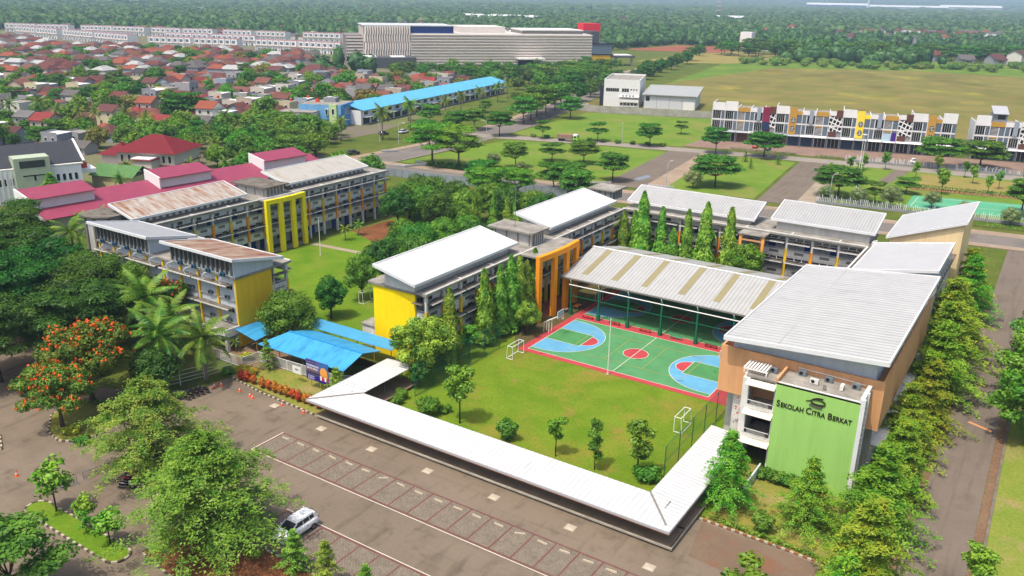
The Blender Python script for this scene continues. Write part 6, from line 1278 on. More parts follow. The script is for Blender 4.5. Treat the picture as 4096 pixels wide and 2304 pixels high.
# shophouses: unit U wide, front plane y=0, body behind
U = 4.5; SH = 11.2
def shop_win(r, x0, x1, z0, z1, vert=True):
    f = lb(r, 'window', M_glassdark, x0, x1, -.02, .05, z0, z1); b = MB()
    if vert:
        n = max(3, int((x1-x0)/.55))
        for k in range(n+1): x = x0+(x1-x0)*k/n; b.box(x-.03, x+.03, -.07, -.021, z0, z1)
    else:
        for k in range(6): z = z0+(z1-z0)*(k+.5)/6; b.box(x0, x1, -.07, -.021, z-.05, z+.05)
    b.build('window_bars', M_wht, f)
def shophouse(kind, x, y, ang, label, i):
    r = lthing('shophouse', label, 'shophouse', x, y, ang, 'shophouses in the row'); r.scale = (1, 1, 1.2); rn = random.Random(i*7+3)
    lb(r, 'side_wall', M_grey2, .02, U-.02, .1, 12, 3.4, SH-1.5); lb(r, 'flat_roof', M_concslab, .03, U-.03, .2, 11.9, SH-1.499, SH-1.35)
    lb(r, 'party_wall', M_wht, -.09, .09, -.35, 12, 3.4, SH-.9+(1.2 if kind == 'W' else 0)); lb(r, 'shop_wall', M_grey2, .05, U-.05, .3, 12, 0, 3.399)
    lb(r, 'floor_band', M_wht, .09, U-.09, -.12, .1, 6.35, 6.75)
    fc = rn.choice((M_shop, M_shop, M_rollup, M_brown)); s = lb(r, 'shop_front', fc, .35, U-.35, .24, .29, .15, 2.9)
    if fc is M_shop:
        for k in range(4): lb(r, 'door_mullion', M_wht, .35+k*(U-.7)/3-.04, .35+k*(U-.7)/3+.04, .2, .239, .15, 2.9, s)
    cm = rn.choice((M_wht, plain('canopy_grey', '#b6bac0', .75), M_wht)) if kind != 'Z' else plain('canopy_red', '#c8303a', .8)
    MB().prism([(.1, -1.6), (U-.1, -1.6), (U-.1, .1), (.1, .1)], [3.0, 3.0, 3.35, 3.35], [3.1, 3.1, 3.45, 3.45]).build('canopy', cm, r)
    if kind in 'WV':
        lb(r, 'parapet', M_wht, .09, U-.09, -.25, .1, 9.3, SH+(.9 if kind == 'V' else .4)); w1 = U-1.5
        for z in (3.9, 6.9): shop_win(r, .3, w1, z, z+2.2); lb(r, 'glass_strip', M_gls, w1+.25, U-.2, -.1, .1, z-.1, z+1.9)
        lb(r, 'frame_fin', M_wht, w1+.02, w1+.2, -.3, .1, 3.6, 9.0)
    elif kind == 'T':
        lb(r, 'parapet', M_tan, .2, U-.2, -.25, .1, 9.2, SH-.7); lb(r, 'tan_band', M_tan, .2, U*.55, -.12, .1, 5.95, 6.349)
        for z in (3.8, 6.95): shop_win(r, .3, U*.55, z, z+2.05, False); lb(r, 'glass_strip', M_gls, U*.62, U-.2, -.1, .1, z-.1, z+2.1)
        lb(r, 'frame_fin', M_wht, U*.56, U*.61, -.3, .1, 3.6, 9.0)
    elif kind == 'G':
        lb(r, 'parapet', M_wht, .09, U-.09, -.25, .1, 9.3, SH-.7); lb(r, 'grey_panel', M_panelblue, U*.52, U*.82, -.6, -.26, 6.9, SH-.3)
        for z in (3.9, 6.9): shop_win(r, U*.38, U-.2, z, z+2.1); lb(r, 'glass_strip', M_gls, .2, U*.3, -.1, .1, z-.1, z+2.0)
        lb(r, 'frame_fin', M_wht, U*.31, U*.36, -.4, .1, 3.6, 8.9)
    elif kind == 'X':
        lb(r, 'parapet', M_wht, .09, U*.5, -.25, .1, 9.6, SH-.4); lb(r, 'brown_block', M_brown, U*.5, U-.1, -.4, .1, 9.0, SH); lb(r, 'brown_block', M_brown, .1, U*.62, -.3, .1, 3.5, 4.9)
        lb(r, 'lattice_backing', M_glassdark, .1, U-.1, -.05, .1, 4.95, 9.3); c = U/2; zc = 7.1
        for k in range(-5, 6):
            for sg in (1, -1):
                P = []
                for t in np.linspace(-6, 6, 121):
                    px, pz = (c+k*1.25*.94+t*.34, zc+t*.94-k*1.25*.34) if sg > 0 else (c+t*.94+k*1.25*.34, zc-t*.34+k*1.25*.94)
                    if .12 < px < U-.12 and 4.95 < pz < 9.4: P.append((px, pz))
                if len(P) > 6: MB().bar((P[0][0], -.14 if sg > 0 else -.16, P[0][1]), (P[-1][0], -.14 if sg > 0 else -.16, P[-1][1]), .16, .34).build('lattice_bar', M_wht, r)
    elif kind in 'CY':
        m = M_tan if kind == 'C' else M_yel3; lb(r, 'round_window_panel', m, .1, U*.58, -.35, .1, 3.5, SH+.1); lb(r, 'parapet', m, U*.58, U-.1, -.2, .1, 9.2, SH-.9)
        for z in (5.1, 7.6):
            d = MB().poly([(U*.33+.85*math.cos(2*math.pi*k/20), -.36, z+.85*math.sin(2*math.pi*k/20)) for k in range(20)]).build('round_window', M_glassdark, r); b = MB()
            for q in (-.4, 0, .4): b.box(U*.33-.75, U*.33+.75, -.4, -.365, z+q-.05, z+q+.05)
            b.box(U*.33-.05, U*.33+.05, -.41, -.402, z-.8, z+.8); b.build('window_bars', M_wht, d)
        for z in (3.8, 6.9): lb(r, 'glass_strip', M_gls, U*.63, U-.2, -.1, .1, z-.1, z+2.1)
    return r
ra0 = math.atan2(18.7, 82.6); seqA = 'WVTGXWCGTXWYGTXWCV'; nmz = {'W': 'white shophouse with barred windows', 'V': 'tall white shophouse with barred windows', 'T': 'shophouse with tan bands and slatted windows', 'G': 'white shophouse with grey blue panel', 'X': 'shophouse with white diagonal lattice', 'C': 'tan shophouse with round windows', 'Y': 'bright yellow shophouse with round windows'}
for i, k in enumerate(seqA):
    t = i*U; shophouse(k, -49.1+t*math.cos(ra0), 205.2+t*math.sin(ra0), ra0, '%s, %s unit from the left of the long row' % (nmz[k], ordinal(i)), i)
for i, k in enumerate('VTGXWT'):
    t = 86.5+i*U; shophouse(k, -49.1+t*math.cos(ra0), 205.2+t*math.sin(ra0), ra0, '%s, %s unit right of the gap' % (nmz[k], ordinal(i)), i+40)
SH = 13.6
r = lthing('roof_house', 'grey rooftop cabin with sloping roof on the shophouses at far right', 'roof cabin', -49.1+91.2*math.cos(ra0), 205.2+91.2*math.sin(ra0), ra0)
lb(r, 'wall', M_grey2, .2, U, 1.0, 7, SH-1.35, SH+1.6); MB().prism([(0, .2), (U+.2, .2), (U+.2, 7.2), (0, 7.2)], [SH+1.5, SH+1.5, SH+3.4, SH+3.4], [SH+1.65, SH+1.65, SH+3.55, SH+3.55]).build('roof', plain('zinc_roof', '#b8bac0', .75), r); lb(r, 'window', M_glassdark, 1.6, 3.9, .95, .99, SH-.2, SH+1.2)
r = lthing('banner', 'maroon advertising banner hung on the lattice shophouse', 'banner', -49.1+4*U*math.cos(ra0), 205.2+4*U*math.sin(ra0), ra0); lb(r, 'panel', plain('banner_maroon', '#8c2a4a', .8), -.1, 2.4, -.62, -.55, 8.0, 13.2); lb(r, 'panel', plain('banner_navy', '#2f3c60', .8), -.1, 2.4, -.63, -.551, 5.0, 8.0)
r = lthing('banner', 'pale blue and violet banners hung on the tan shophouse right of the yellow one', 'banner', -49.1+13*U*math.cos(ra0), 205.2+13*U*math.sin(ra0), ra0); lb(r, 'panel', plain('banner_pale', '#b9d8e6', .8), .1, 2.5, -.62, -.55, 3.6, 6.6); lb(r, 'panel', plain('banner_violet', '#4a2a8a', .8), 2.7, 4.2, -.62, -.55, 3.7, 6.9)
# white commercial building and shed
r = lthing('white_building', 'white three storey building with flat roof beside the main road', 'building', -128, 271.5, R(20)); MBW = M_wht
lb(r, 'wall', MBW, 0, 17, 0, 34, 0, 11.9); lb(r, 'roof_slab', M_concslab, .3, 16.7, .3, 33.7, 11.9, 12.0)
for a in ((0, 17, 0, .3), (0, 17, 33.7, 34), (0, .3, .3, 33.7), (16.7, 17, .3, 33.7)): lb(r, 'parapet', MBW, *a, 11.9, 12.7)
for k in range(6): lb(r, 'window', M_glass, 1.0+k*1.05, 1.95+k*1.05, -.04, .001, 7.0, 8.6)
for k in range(3): lb(r, 'window', M_glass, 8.6+k*1.15, 9.6+k*1.15, -.04, .001, 7.0, 8.6)
for k in range(3): lb(r, 'window', M_glass, 12.6+k*1.3, 13.3+k*1.3, -.04, .001, 7.8, 8.4)
lb(r, 'side_tower', plain('dark_cladding', '#3a3a48', .7), -2.0, -.01, 1, 6, 0, 9.5); lb(r, 'canopy', MBW, 7.5, 16.8, -1.6, -.01, 4.6, 4.9); lb(r, 'balcony_wall', MBW, 7.5, 16.8, -1.6, -1.45, 2.4, 3.6)
for k in range(5): lb(r, 'window', M_glass, 8+k*1.7, 9.2+k*1.7, -.03, .001, .8, 1.8)
for k in range(4): lb(r, 'air_conditioner', M_acgrey, 9+k*1.6, 9.8+k*1.6, -1.1, -.7, 4.9, 5.5)
r = lthing('white_shed', 'low white shed with shallow grey roof beside the white building', 'building', -109.5, 277.5, R(16))
lb(r, 'wall', plain('shed_wall', '#d6dade', .78), 0, 24, 0, 26, 0, 6.2); MB().prism([(-1, -1), (25, -1), (25, 27), (-1, 27)], [6.2, 6.2, 8.2, 8.2], [6.5, 6.5, 8.5, 8.5]).build('roof', metal_roof('roof_sheet_shed', '#b4b6b4', .8, .45, axis='X', pitch=.6), r)
for k in (6, 12, 18): lb(r, 'panel_joint', M_grey2, k-.08, k+.08, -.03, 0, 0, 6.1)
lb(r, 'window', M_glass, .8, 2.6, -.04, .001, 3.4, 5.6); lb(r, 'door', M_white, 18.5, 23.5, -.05, .001, 0, 3.6)
def wall_run(name, label, pts, h, m, step=3.0, t=.18, cat='wall', cap=None):
    r = thing(name, label, cat, (*pts[0], 0))
    for a, b in zip(pts[:-1], pts[1:]):
        a = Vector(a); b = Vector(b); n = max(1, round((b-a).length/step))
        for k in range(n):
            p = a+(b-a)*(k/n); q = a+(b-a)*((k+.97)/n); MB().bar((p.x, p.y, h/2), (q.x, q.y, h/2), t, h*random.uniform(.98, 1.02)).build('wall_panel', m, r)
            MB().bar((p.x, p.y, 0), (p.x, p.y, h+.1), .3).build('pier', m, r)
    return r
wall_run('boundary_wall', 'long stained concrete wall in front of the white building', [(-138, 250), (-117.5, 247.5), (-95, 254), (-72, 262), (-55, 268)], 3.0, mat('stained_wall', '#c6c2ba', .72, .9, scale=3, c2='#a09c92'))
# long row with blue roof, blue-green corner building
r = lthing('shop_row', 'long shop row with bright blue sheet roof behind the palms', 'building', -172.5, 151, R(99.5)); LBR = 139
M_blueroof = metal_roof('roof_blue_far', '#6ccaf4', .68, .5, stain='#4fb2e6', axis='Y', pitch=.8, amount=.3)
MB().prism([(0, -.8), (LBR, -.8), (LBR, 9), (0, 9)], [5.6, 5.6, 8.0, 8.0], [5.8, 5.8, 8.2, 8.2]).build('roof', M_blueroof, r); lb(r, 'wall', M_wht, 0, LBR, .6, 9, 0, 5.55)
for k in range(23):
    x = 1.5+k*6; lb(r, 'shop_front', (M_shop, M_rollup, plain('shop_yel', '#d8b83a', .75), M_brown)[k % 4], x, x+4.6, .55, .599, .2, 2.9); lb(r, 'window', M_glass, x+1, x+3.6, .56, .599, 3.7, 5.0); MB().prism([(x-.4, -1.6), (x+5, -1.6), (x+5, .5), (x-.4, .5)], 3.0, 3.1).build('awning', (M_wht, plain('awn_blue', '#3a6fae', .75), plain('awn_green', '#4a8a5a', .7))[k % 3], r)
r = lthing('corner_building', 'pale blue and green painted corner building with white windows', 'building', -177.5, 140.5, R(24)); M_pb = mat('faded_blue', '#5fa6dc', .78, .8, scale=2.5, c2='#86b8dc'); M_pg = plain('pale_green_wall', '#c4dc9c', .8)
lb(r, 'wall', M_pb, -14, 3, 0, 15, 2.8, 8.4); lb(r, 'base_wall', M_grey2, -13.8, 2.8, .2, 14.8, 0, 2.8); lb(r, 'roof_slab', M_concslab, -13.7, 2.7, .3, 14.7, 8.4, 8.5)
lb(r, 'green_pier', M_pg, -1.6, 1.4, -.6, .2, 0, 8.8); lb(r, 'green_pier', plain('deep_blue_wall', '#4a8fd0', .8), 3.0, 3.6, 1.0, 9, 0, 8.6)
for x, z in ((-3.2, 4.6), (-.6, 4.8)): f = lb(r, 'window', M_white, x, x+1.2, -.66, -.6 if x > -2 else -.001, z, z+2.4); lb(r, 'pane', M_glass, x+.15, x+1.05, -.68, -.661, z+.15, z+2.2, f)
for y in (3, 6): f = lb(r, 'window', M_white, 3.6, 3.66, y, y+1.3, 4.6, 7); lb(r, 'pane', M_glass, 3.66, 3.68, y+.15, y+1.1, 4.8, 6.8, f)
MB().lathe([(.3, 0), (.8, .35), (1.1, .9)], 14, (-5, 10, 9.6)).build('satellite_dish', M_wht, r); lb(r, 'water_tank', plain('tank_orange', '#e0522c', .8), -9.5, -8.3, 6, 7.2, 8.5, 9.8); lb(r, 'roof_room', M_grey2, -7, -2, 8, 12.5, 8.5, 10.2)
r = lthing('annex', 'cream box building in front of the blue corner building', 'building', -186, 130, R(24)); lb(r, 'wall', plain('cream_box', '#d8d2c6', .75), -8, 6, 0, 8, 0, 6.0); lb(r, 'roof_slab', M_concslab, -8.2, 6.2, -.2, 8.2, 6.0, 6.2); lb(r, 'window', M_glass, 1, 3.4, -.05, .001, 3.4, 5)
# chapel-like white hall with slate roof
r = lthing('white_hall', 'white building with dark slate roof, pale green tower and slit windows at left', 'building', -152.5, -13, R(72)); M_slate = plain('slate_roof', '#4a4c54', .6, .7, var=.12)
lb(r, 'wall', plain('hall_white', '#f2f3f6', .84), 0, 32, 0, 18, 0, 8.2); MB().prism([(-.6, 1.0), (32.8, 1.0), (32.8, 9.5), (-.6, 9.5)], [8.4, 8.4, 12.5, 12.5], [8.7, 8.7, 12.8, 12.8]).build('roof_slope', M_slate, r); MB().prism([(-.6, 9.5), (32.8, 9.5), (32.8, 18.5), (-.6, 18.5)], [12.5, 12.5, 8.4, 8.4], [12.8, 12.8, 8.7, 8.7]).build('roof_slope', M_slate, r)
lb(r, 'gutter', M_colgrey, -.5, 32.5, -.1, 1.2, 8.2, 8.5); MB().bar((32.9, .8, 8.8), (32.9, 9.6, 13.0), .5, .4).build('roof_trim', M_white, r); M_sage = plain('sage_wall', '#b9c6ab', .78)
lb(r, 'tower', M_sage, 17.2, 25, -1.2, 4, 0, 11.0); lb(r, 'tower_recess', plain('tower_dark', '#4a4f48', .6), 18.4, 23.9, -1.24, -1.201, 8.6, 10.3); lb(r, 'cross_bar', M_glassdark, 18.8, 23.6, -1.26, -1.205, 6.6, 6.85); lb(r, 'cross_bar', M_glassdark, 21.1, 21.5, -1.26, -1.205, 5.5, 6.6)
for a, n in ((9.5, 6), (26.2, 4), (1.5, 5)):
    for k in range(n): lb(r, 'window', M_glassdark, a+k*1.35, a+.65+k*1.35, -.05, .001, 4.6, 6.2)
for k in range(16): lb(r, 'wall_fin', M_white, .6+k*1.05, .9+k*1.05, -.25, .001, 0, 7.9)
lb(r, 'side_block', plain('hall_white2', '#eef0f2', .82), 32.1, 35.8, 2, 9, 5.4, 6.4); lb(r, 'door', M_shop, 32.02, 32.1, 3, 6, 0, 3.4); lb(r, 'water_tank', MATS['tank_orange'], 33, 34.2, 4, 5.2, 6.4, 7.8)
# red roofed house
def hip(r, x0, x1, y0, y1, z0, z1, m, name='roof', along='x'):
    c = (y1-y0)/2 if along == 'x' else (x1-x0)/2
    A, B = ((x0+c*.95, (y0+y1)/2), (x1-c*.95, (y0+y1)/2)) if along == 'x' else (((x0+x1)/2, y0+c*.95), ((x0+x1)/2, y1-c*.95))
    V = [(x0, y0, z0), (x1, y0, z0), (x1, y1, z0), (x0, y1, z0), (*A, z1), (*B, z1)]
    F = [(0, 1, 5, 4), (1, 2, 5), (2, 3, 4, 5), (3, 0, 4), (3, 2, 1, 0)] if along == 'x' else [(0, 1, 4), (1, 2, 5, 4), (2, 3, 5), (3, 0, 4, 5), (3, 2, 1, 0)]
    return MB().add(V, F).build(name, m, r)
M_redroof = mat('red_tile_roof', '#8e2c34', .55, .7, var=.12, scale=1.0, bump=.3, bscale=6)
r = lthing('red_roof_house', 'two storey office house with large crimson hip roof and white columns', 'house', -160, 38, R(25)); M_pinkwall = plain('pink_white_wall', '#e0d2ca', .78)
lb(r, 'wall', M_pinkwall, 0, 17, 0, 14, 0, 6.6); lb(r, 'band', plain('maroon_band', '#9a4a50', .75), -.06, 17.06, -.06, 14.06, 2.9, 3.3); hip(r, -1.2, 18.2, -1.2, 15.2, 6.6, 10.6, M_redroof)
lb(r, 'porch', M_pinkwall, 6.5, 12.5, -4, -.07, 0, 5.0); lb(r, 'porch_roof', MATS['maroon_band'], 6.2, 12.8, -4.4, -.061, 5.0, 5.4); lb(r, 'porch_top', M_white, 6.6, 12.4, -4.2, -.07, 5.4, 5.6)
for x in (1, 3.2, 13.4, 15.2): f = lb(r, 'window', M_white, x, x+1.1, -.1, -.061, 3.8, 5.9); lb(r, 'pane', M_glassdark, x+.15, x+.95, -.12, -.101, 3.95, 5.75, f)
for x in (7.0, 9.0, 11.0): f = lb(r, 'window', M_white, x, x+1.1, -4.06, -4.001, .8, 3.2); lb(r, 'pane', M_glassdark, x+.15, x+.95, -4.08, -4.061, .95, 3.05, f)
lb(r, 'wing', M_pinkwall, -8, -.07, 5, 14, 0, 4.6); hip(r, -9, .6, 4, 15, 4.6, 7.6, M_redroof)
r = lthing('green_roof_house', 'low house with green roof left of the crimson roofed house', 'house', -150, 24, R(20)); lb(r, 'wall', plain('cream_house', '#d9c79a', .75), 0, 12, 0, 8, 0, 3.4); M_groof = plain('green_roof', '#5f8a52', .72, .8, var=.15)
MB().add([(-.6, -.6, 3.4), (12.6, -.6, 3.4), (12.6, 4, 5.8), (-.6, 4, 5.8), (12.6, 8.6, 3.4), (-.6, 8.6, 3.4)], [(0, 1, 2, 3), (3, 2, 4, 5)]).build('roof', M_groof, r); lb(r, 'door', M_brown, 8, 9.2, -.05, .001, 0, 2.2)
# magenta-roofed market strip
r = lthing('market_building', 'long low building with magenta sheet roof and raised roof sections', 'building', -111.0, -10, R(85.5)); M_mag = metal_roof('magenta_sheet', '#b8506e', .6, .5, stain='#c46e88', axis='X', pitch=.4, amount=.35, sscale=(.3, .3, 1))
LMB = 76; MB().prism([(0, -.8), (LMB, -.8), (LMB, 9), (0, 9)], [4.4, 4.4, 7.0, 7.0], [4.55, 4.55, 7.15, 7.15]).build('roof', M_mag, r); lb(r, 'wall', plain('market_wall', '#b8b2ac', .72), .3, LMB-.3, 0, 9, 0, 4.4); MB().prism([(.3, 0), (LMB-.3, 0), (LMB-.3, 9), (.3, 9)], 4.4, [4.39, 4.39, 6.98, 6.98]).build('gable_wall', M_wht, r)
for a in (-.5, 28.5, 57.5):
    lb(r, 'raised_wall', M_wht, a, a+13.4, 4.2, 10, 5.4, 8.0); MB().prism([(a-.2, 3.4), (a+13.6, 3.4), (a+13.6, 9.4), (a-.2, 9.4)], [8.0, 8.0, 9.3, 9.3], [8.15, 8.15, 9.45, 9.45]).build('raised_roof', M_mag, r); lb(r, 'raised_gutter', M_concslab, a, a+13.4, 9.41, 10.4, 8.0, 9.0)
    MB().prism([(a-.5, 3.6), (a-.21, 3.6), (a-.21, 10), (a-.5, 10)], 5.2, [8.4, 8.4, 9.6, 9.6]).build('end_gable', M_wht, r)
wall_run('stained_wall', 'black stained concrete wall behind the magenta roofed building', [(-121.5, 4), (-118.5, 28)], 6.2, mat('mould_wall', '#8d8a86', .65, .9, scale=1.5, c2='#4a4846'), 4)
wall_run('stained_wall', 'second stretch of stained wall towards the road', [(-117.5, 41), (-116, 57)], 6.0, MATS['mould_wall'], 4)
# metal sheet fence with props along the back road
def picket_fence(name, label, pts, step, h, ms, w=.16, varh=.25, base=True):
    r = thing(name, label, 'fence', (*pts[0], 0)); mes = [MB().box(-w/2, w/2, -.03, .03, .02, 1).mesh('picket', m) for m in ms]
    for a, b in zip(pts[:-1], pts[1:]):
        a = Vector(a); b = Vector(b); L = (b-a).length; n = int(L/step); ang = math.atan2(b.y-a.y, b.x-a.x)
        for k in range(n):
            p = a+(b-a)*((k+.5)/n); o = inst(random.choice(mes), 'picket', r, (p.x, p.y, 0), ang, scale=(1, 1, h*random.uniform(1-varh, 1+varh)))
        if base: MB().bar((*a, .3), (*b, .3), .2, .6).build('base_wall', M_grey2, r)
        for z in (.8, h*.75): MB().bar((*a, z), (*b, z), .05).build('rail', M_grey2, r)
    return r
M_pw, M_pg2, M_pbl = plain('picket_white', '#e2e4e4', .8), plain('picket_grey', '#a9adb0', .75), plain('picket_blue', '#8fa6b4', .75)
picket_fence('picket_fence', 'white picket fence of uneven height along the back road by the park', [(10, 124.4), (28, 126.6), (47, 129.2), (66, 131.8)], .42, 1.9, [M_pw, M_pg2, M_pw])
picket_fence('picket_fence', 'white picket fence in front of the shophouse forecourt', [(2, 192.6), (23, 195.4)], .42, 1.9, [M_pw, M_pbl, M_pw]); picket_fence('picket_fence', 'white picket fence right of the park lane', [(23.6, 195.5), (66, 201)], .42, 1.9, [M_pw, M_pbl, M_pg2])
wall_run('sheet_fence', 'grey metal sheet fence along the back road behind the tree belt', [(-107, 82.2), (-88, 84.4), (-69, 87.2), (-45, 90.6)], 2.2, plain('zinc_fence', '#9aa4ac', .72, .5), 2.4, .05, 'fence')
for nm, pts, lb_ in (('balustrade', [(-106.6, 93.4), (-103.4, 95.0), (-100.2, 101.3), (-106, 103.5)], 'white balustrade round the planted road corner'), ('balustrade', [(-48.2, 107.2), (-42.6, 111.4)], 'white balustrade left of the side lane'), ('balustrade', [(-33, 114.6), (-26, 116.4)], 'white balustrade right of the side lane'), ('balustrade', [(-126.2, 110), (-122.4, 114)], 'white balustrade at the far side of the main road')):
    picket_fence(nm, lb_, pts, .35, 1.0, [M_wht], .12, 0, True)
# street lamps
lampM = MB().tube([(0, 0, 0), (0, 0, 6.3), (.3, 0, 7.0), (1.0, 0, 7.35), (1.7, 0, 7.4)], [.09, .07, .05, .05, .04], 7).mesh('pole', plain('lamp_pole', '#c8ccd0', .75, .4)); lampH = MB().obox((2.0, 0, 7.38), (.8, .26, .12)).mesh('lamp_head', M_white)
LPS = []
for i, (x, y, a) in enumerate(((-140.5, 125.1, 2.5), (-132.7, 126.3, .3), (-159, 177, 2.4), (-71.9, 177.8, -1.2), (-168, 335, 0), (-112, 150, 3), (-131, 210, 2.8), (-28.5, 116.8, 1.4), (12.6, 127.6, 1.2), (-20, 181, -1.2), (-153, 290, .3), (-185, 400, .2))):
    r = lthing('street_lamp', None, 'street lamp', x, y, a, 'street lamps along the roads'); inst(lampM, 'pole', r); inst(lampH, 'lamp_head', r); LPS.append(r)
label_row(LPS, '# curved street lamp from the left along the roads behind the school')
r = thing('light_mast', 'tall thin white twin mast in the park behind the school', 'mast', (14.6, 150, 0)); MB().tube([(14.6, 150, 0), (14.6, 150, 15)], [.12, .06], 7).build('pole', M_wht, r); MB().tube([(15.1, 150.3, 0), (15.1, 150.3, 14)], [.12, .06], 7).build('pole', M_wht, r); MB().obox((14.8, 150, 15), (1.2, .3, .3)).build('lamp_head', M_wht, r)
# mid trees: umbrella trees on the roadside lawns
UM = []
for k, x, y, h, rr_2 in (('umbb', -99.9, 103.6, 12.7, 9.3), ('umbb', -90.2, 104.1, 12.6, 8.5), ('umb', -77.1, 115.4, 7.6, 5), ('umb2', -73.4, 130.7, 6, 4.9), ('umb', -63.7, 134, 7, 5.7), ('umb', -44.8, 116.5, 8, 5.3), ('umb2', -51.9, 95.8, 7.5, 5.4), ('umb', -47.6, 94.4, 8, 7.5), ('umb', -18.2, 126.9, 8.4, 8), ('umbb', -53.6, 80.3, 8, 5.8), ('umbb', -58, 72.5, 9, 6.5), ('umb2', -99.3, 167.8, 6.8, 3.2), ('umb2', -80.6, 175.5, 6.9, 4.5), ('umb', -61.2, 178, 7.9, 5.5), ('umb2', -63.4, 211.4, 5.1, 3), ('umb', -37, 178.2, 8.8, 5.5), ('umb', -21.7, 182.2, 8.2, 7.4), ('umb', 29.5, 198.5, 9.4, 8.5), ('umb', 40.2, 205.1, 8.6, 9.5), ('umb', 13.3, 134, 8, 8), ('umb2', 22.9, 132.8, 5.8, 3.4), ('umb', 55.4, 142.5, 9, 6), ('umb2', 27.3, 150.7, 4.5, 3.9), ('umb', -115.8, 163.9, 9, 6.2), ('umb', -131.8, 170.2, 8, 5.9), ('umb', -137.4, 166.9, 6.8, 5.9), ('umb', -39.5, 84.5, 8.5, 6), ('umb', -66, 81, 8.6, 6), ('umb', -127.5, 150, 7.5, 5), ('umb', -130.5, 139, 7.2, 5)):
    h0 = PROTO[k][2]; r0 = {'umbb': 7.5, 'umb': 6.0, 'umb2': 5.2}[k]; UM.append(plant(k, x, y, h, None, 'umbrella_tree', group='umbrella trees on the roadside lawns', wide=min(1.5, max(.7, (rr_2/r0)/(h/h0)))))
label_row(UM, '# flat crowned umbrella tree from the left around the lawns behind the school')
ST = []
for k, x, y, h in (('midrain', -126.9, 197, 10.5), ('midrain', -129.0, 207, 11), ('midrain', -132, 218, 13), ('midrain', -135, 229.5, 12), ('midrain', -138.5, 243, 11), ('middark', -150, 300, 9), ('midrain', -156, 330, 10), ('midrain', -118, 222, 9), ('midrain', -145, 262, 10), ('middark', -147, 280, 10), ('middark', -154, 312, 9), ('midrain', -163, 352, 10), ('middark', -170, 372, 9), ('middark', -171, 413, 10), ('middark', -178, 440, 10), ('middark', -184, 470, 10), ('middark', -190, 500, 10), ('middark', -197, 530, 10), ('middark', -203, 560, 10), ('midrain', -215, 600, 11), ('midrain', -205, 400, 9), ('midrain', -225, 430, 9), ('midrain', -238, 455, 9)): ST.append(plant(k, x+random.uniform(-1, 1), y, h, None, 'street_tree', group='street trees along the main road'))
label_row(ST, '# street tree from the left along the main road towards the mall')
PM = [plant('palm', x, y, h, None, 'palm_tree', 'palm', group='palms along the estate streets') for x, y, h in ((-142.5, 129, 12.6), (-149.8, 153.3, 12.4), (-166.7, 172.4, 9), (-161, 190, 9), (-164, 205, 9.6), (-168, 225, 10), (-175, 250, 9.8), (-181, 268, 9.5), (-262.6, 73.2, 11.5), (-255.6, 75.7, 9), (-247, 79, 8.4), (-240, 81, 8), (-228, 85.7, 9), (-212.8, 83.2, 9), (-186.3, 96.3, 10.5), (-276, 69, 10), (-286, 66, 9), (-152, 118, 9), (-156, 108, 8.5), (-133, 42, 7), (-129, 50, 6.5), (-131, 20, 7), (-148, 33, 6.5), (-200, 90, 9), (-178, 102, 9), (-168, 105, 8))]
label_row(PM, '# royal palm from the left along the streets left of the main road')
PK = [plant(k, x, y, h, None, 'park_tree', group='small trees in the park') for k, x, y, h in (('olive', 27.1, 130.5, 5.6), ('olive', 11.4, 128.5, 4), ('olive', 19.3, 129.3, 4.4), ('olive', 35.7, 137, 4.2), ('olive', 54.1, 128.3, 4.4), ('young', 15.9, 184.2, 5.6), ('young', 10.4, 179.8, 5), ('young', 35.6, 155.5, 7.1), ('young2', 8, 172, 5), ('young2', 12, 165, 4.6), ('young', 26, 176, 5), ('young2', 33, 172, 4.6), ('young', 41, 178, 5.4), ('young2', 48, 174, 5), ('young', 54, 183, 5.4), ('young2', 38, 186, 5), ('young', 30, 190, 5.6), ('young', 5, 160, 4.5), ('tiersmall', -24, 170, 3.6), ('tiersmall', -14, 172, 3.4), ('tiersmall', -19, 160, 3.2), ('olive', -83, 112, 4.4), ('olive', -22.5, 121.5, 5), ('olive', -71, 109, 3.6), ('tiersmall', -30, 168, 3.6), ('young', 46, 166, 5), ('olive', 44, 132, 3.8))]
label_row(PK, '# small park or lawn tree from the left behind the school')
PK = [plant('lowbush', x, y, 1.2, None, 'hedge_bush', 'bush', group='clipped bushes along the park road') for x, y in [(-104+k*5.2, 168.8+k*1.25) for k in range(10)]+[(-100+k*3.1, 103.2+.45*k) for k in range(9)]]
label_row(PK, '# small clipped bush from the left along the kerbs behind the school')
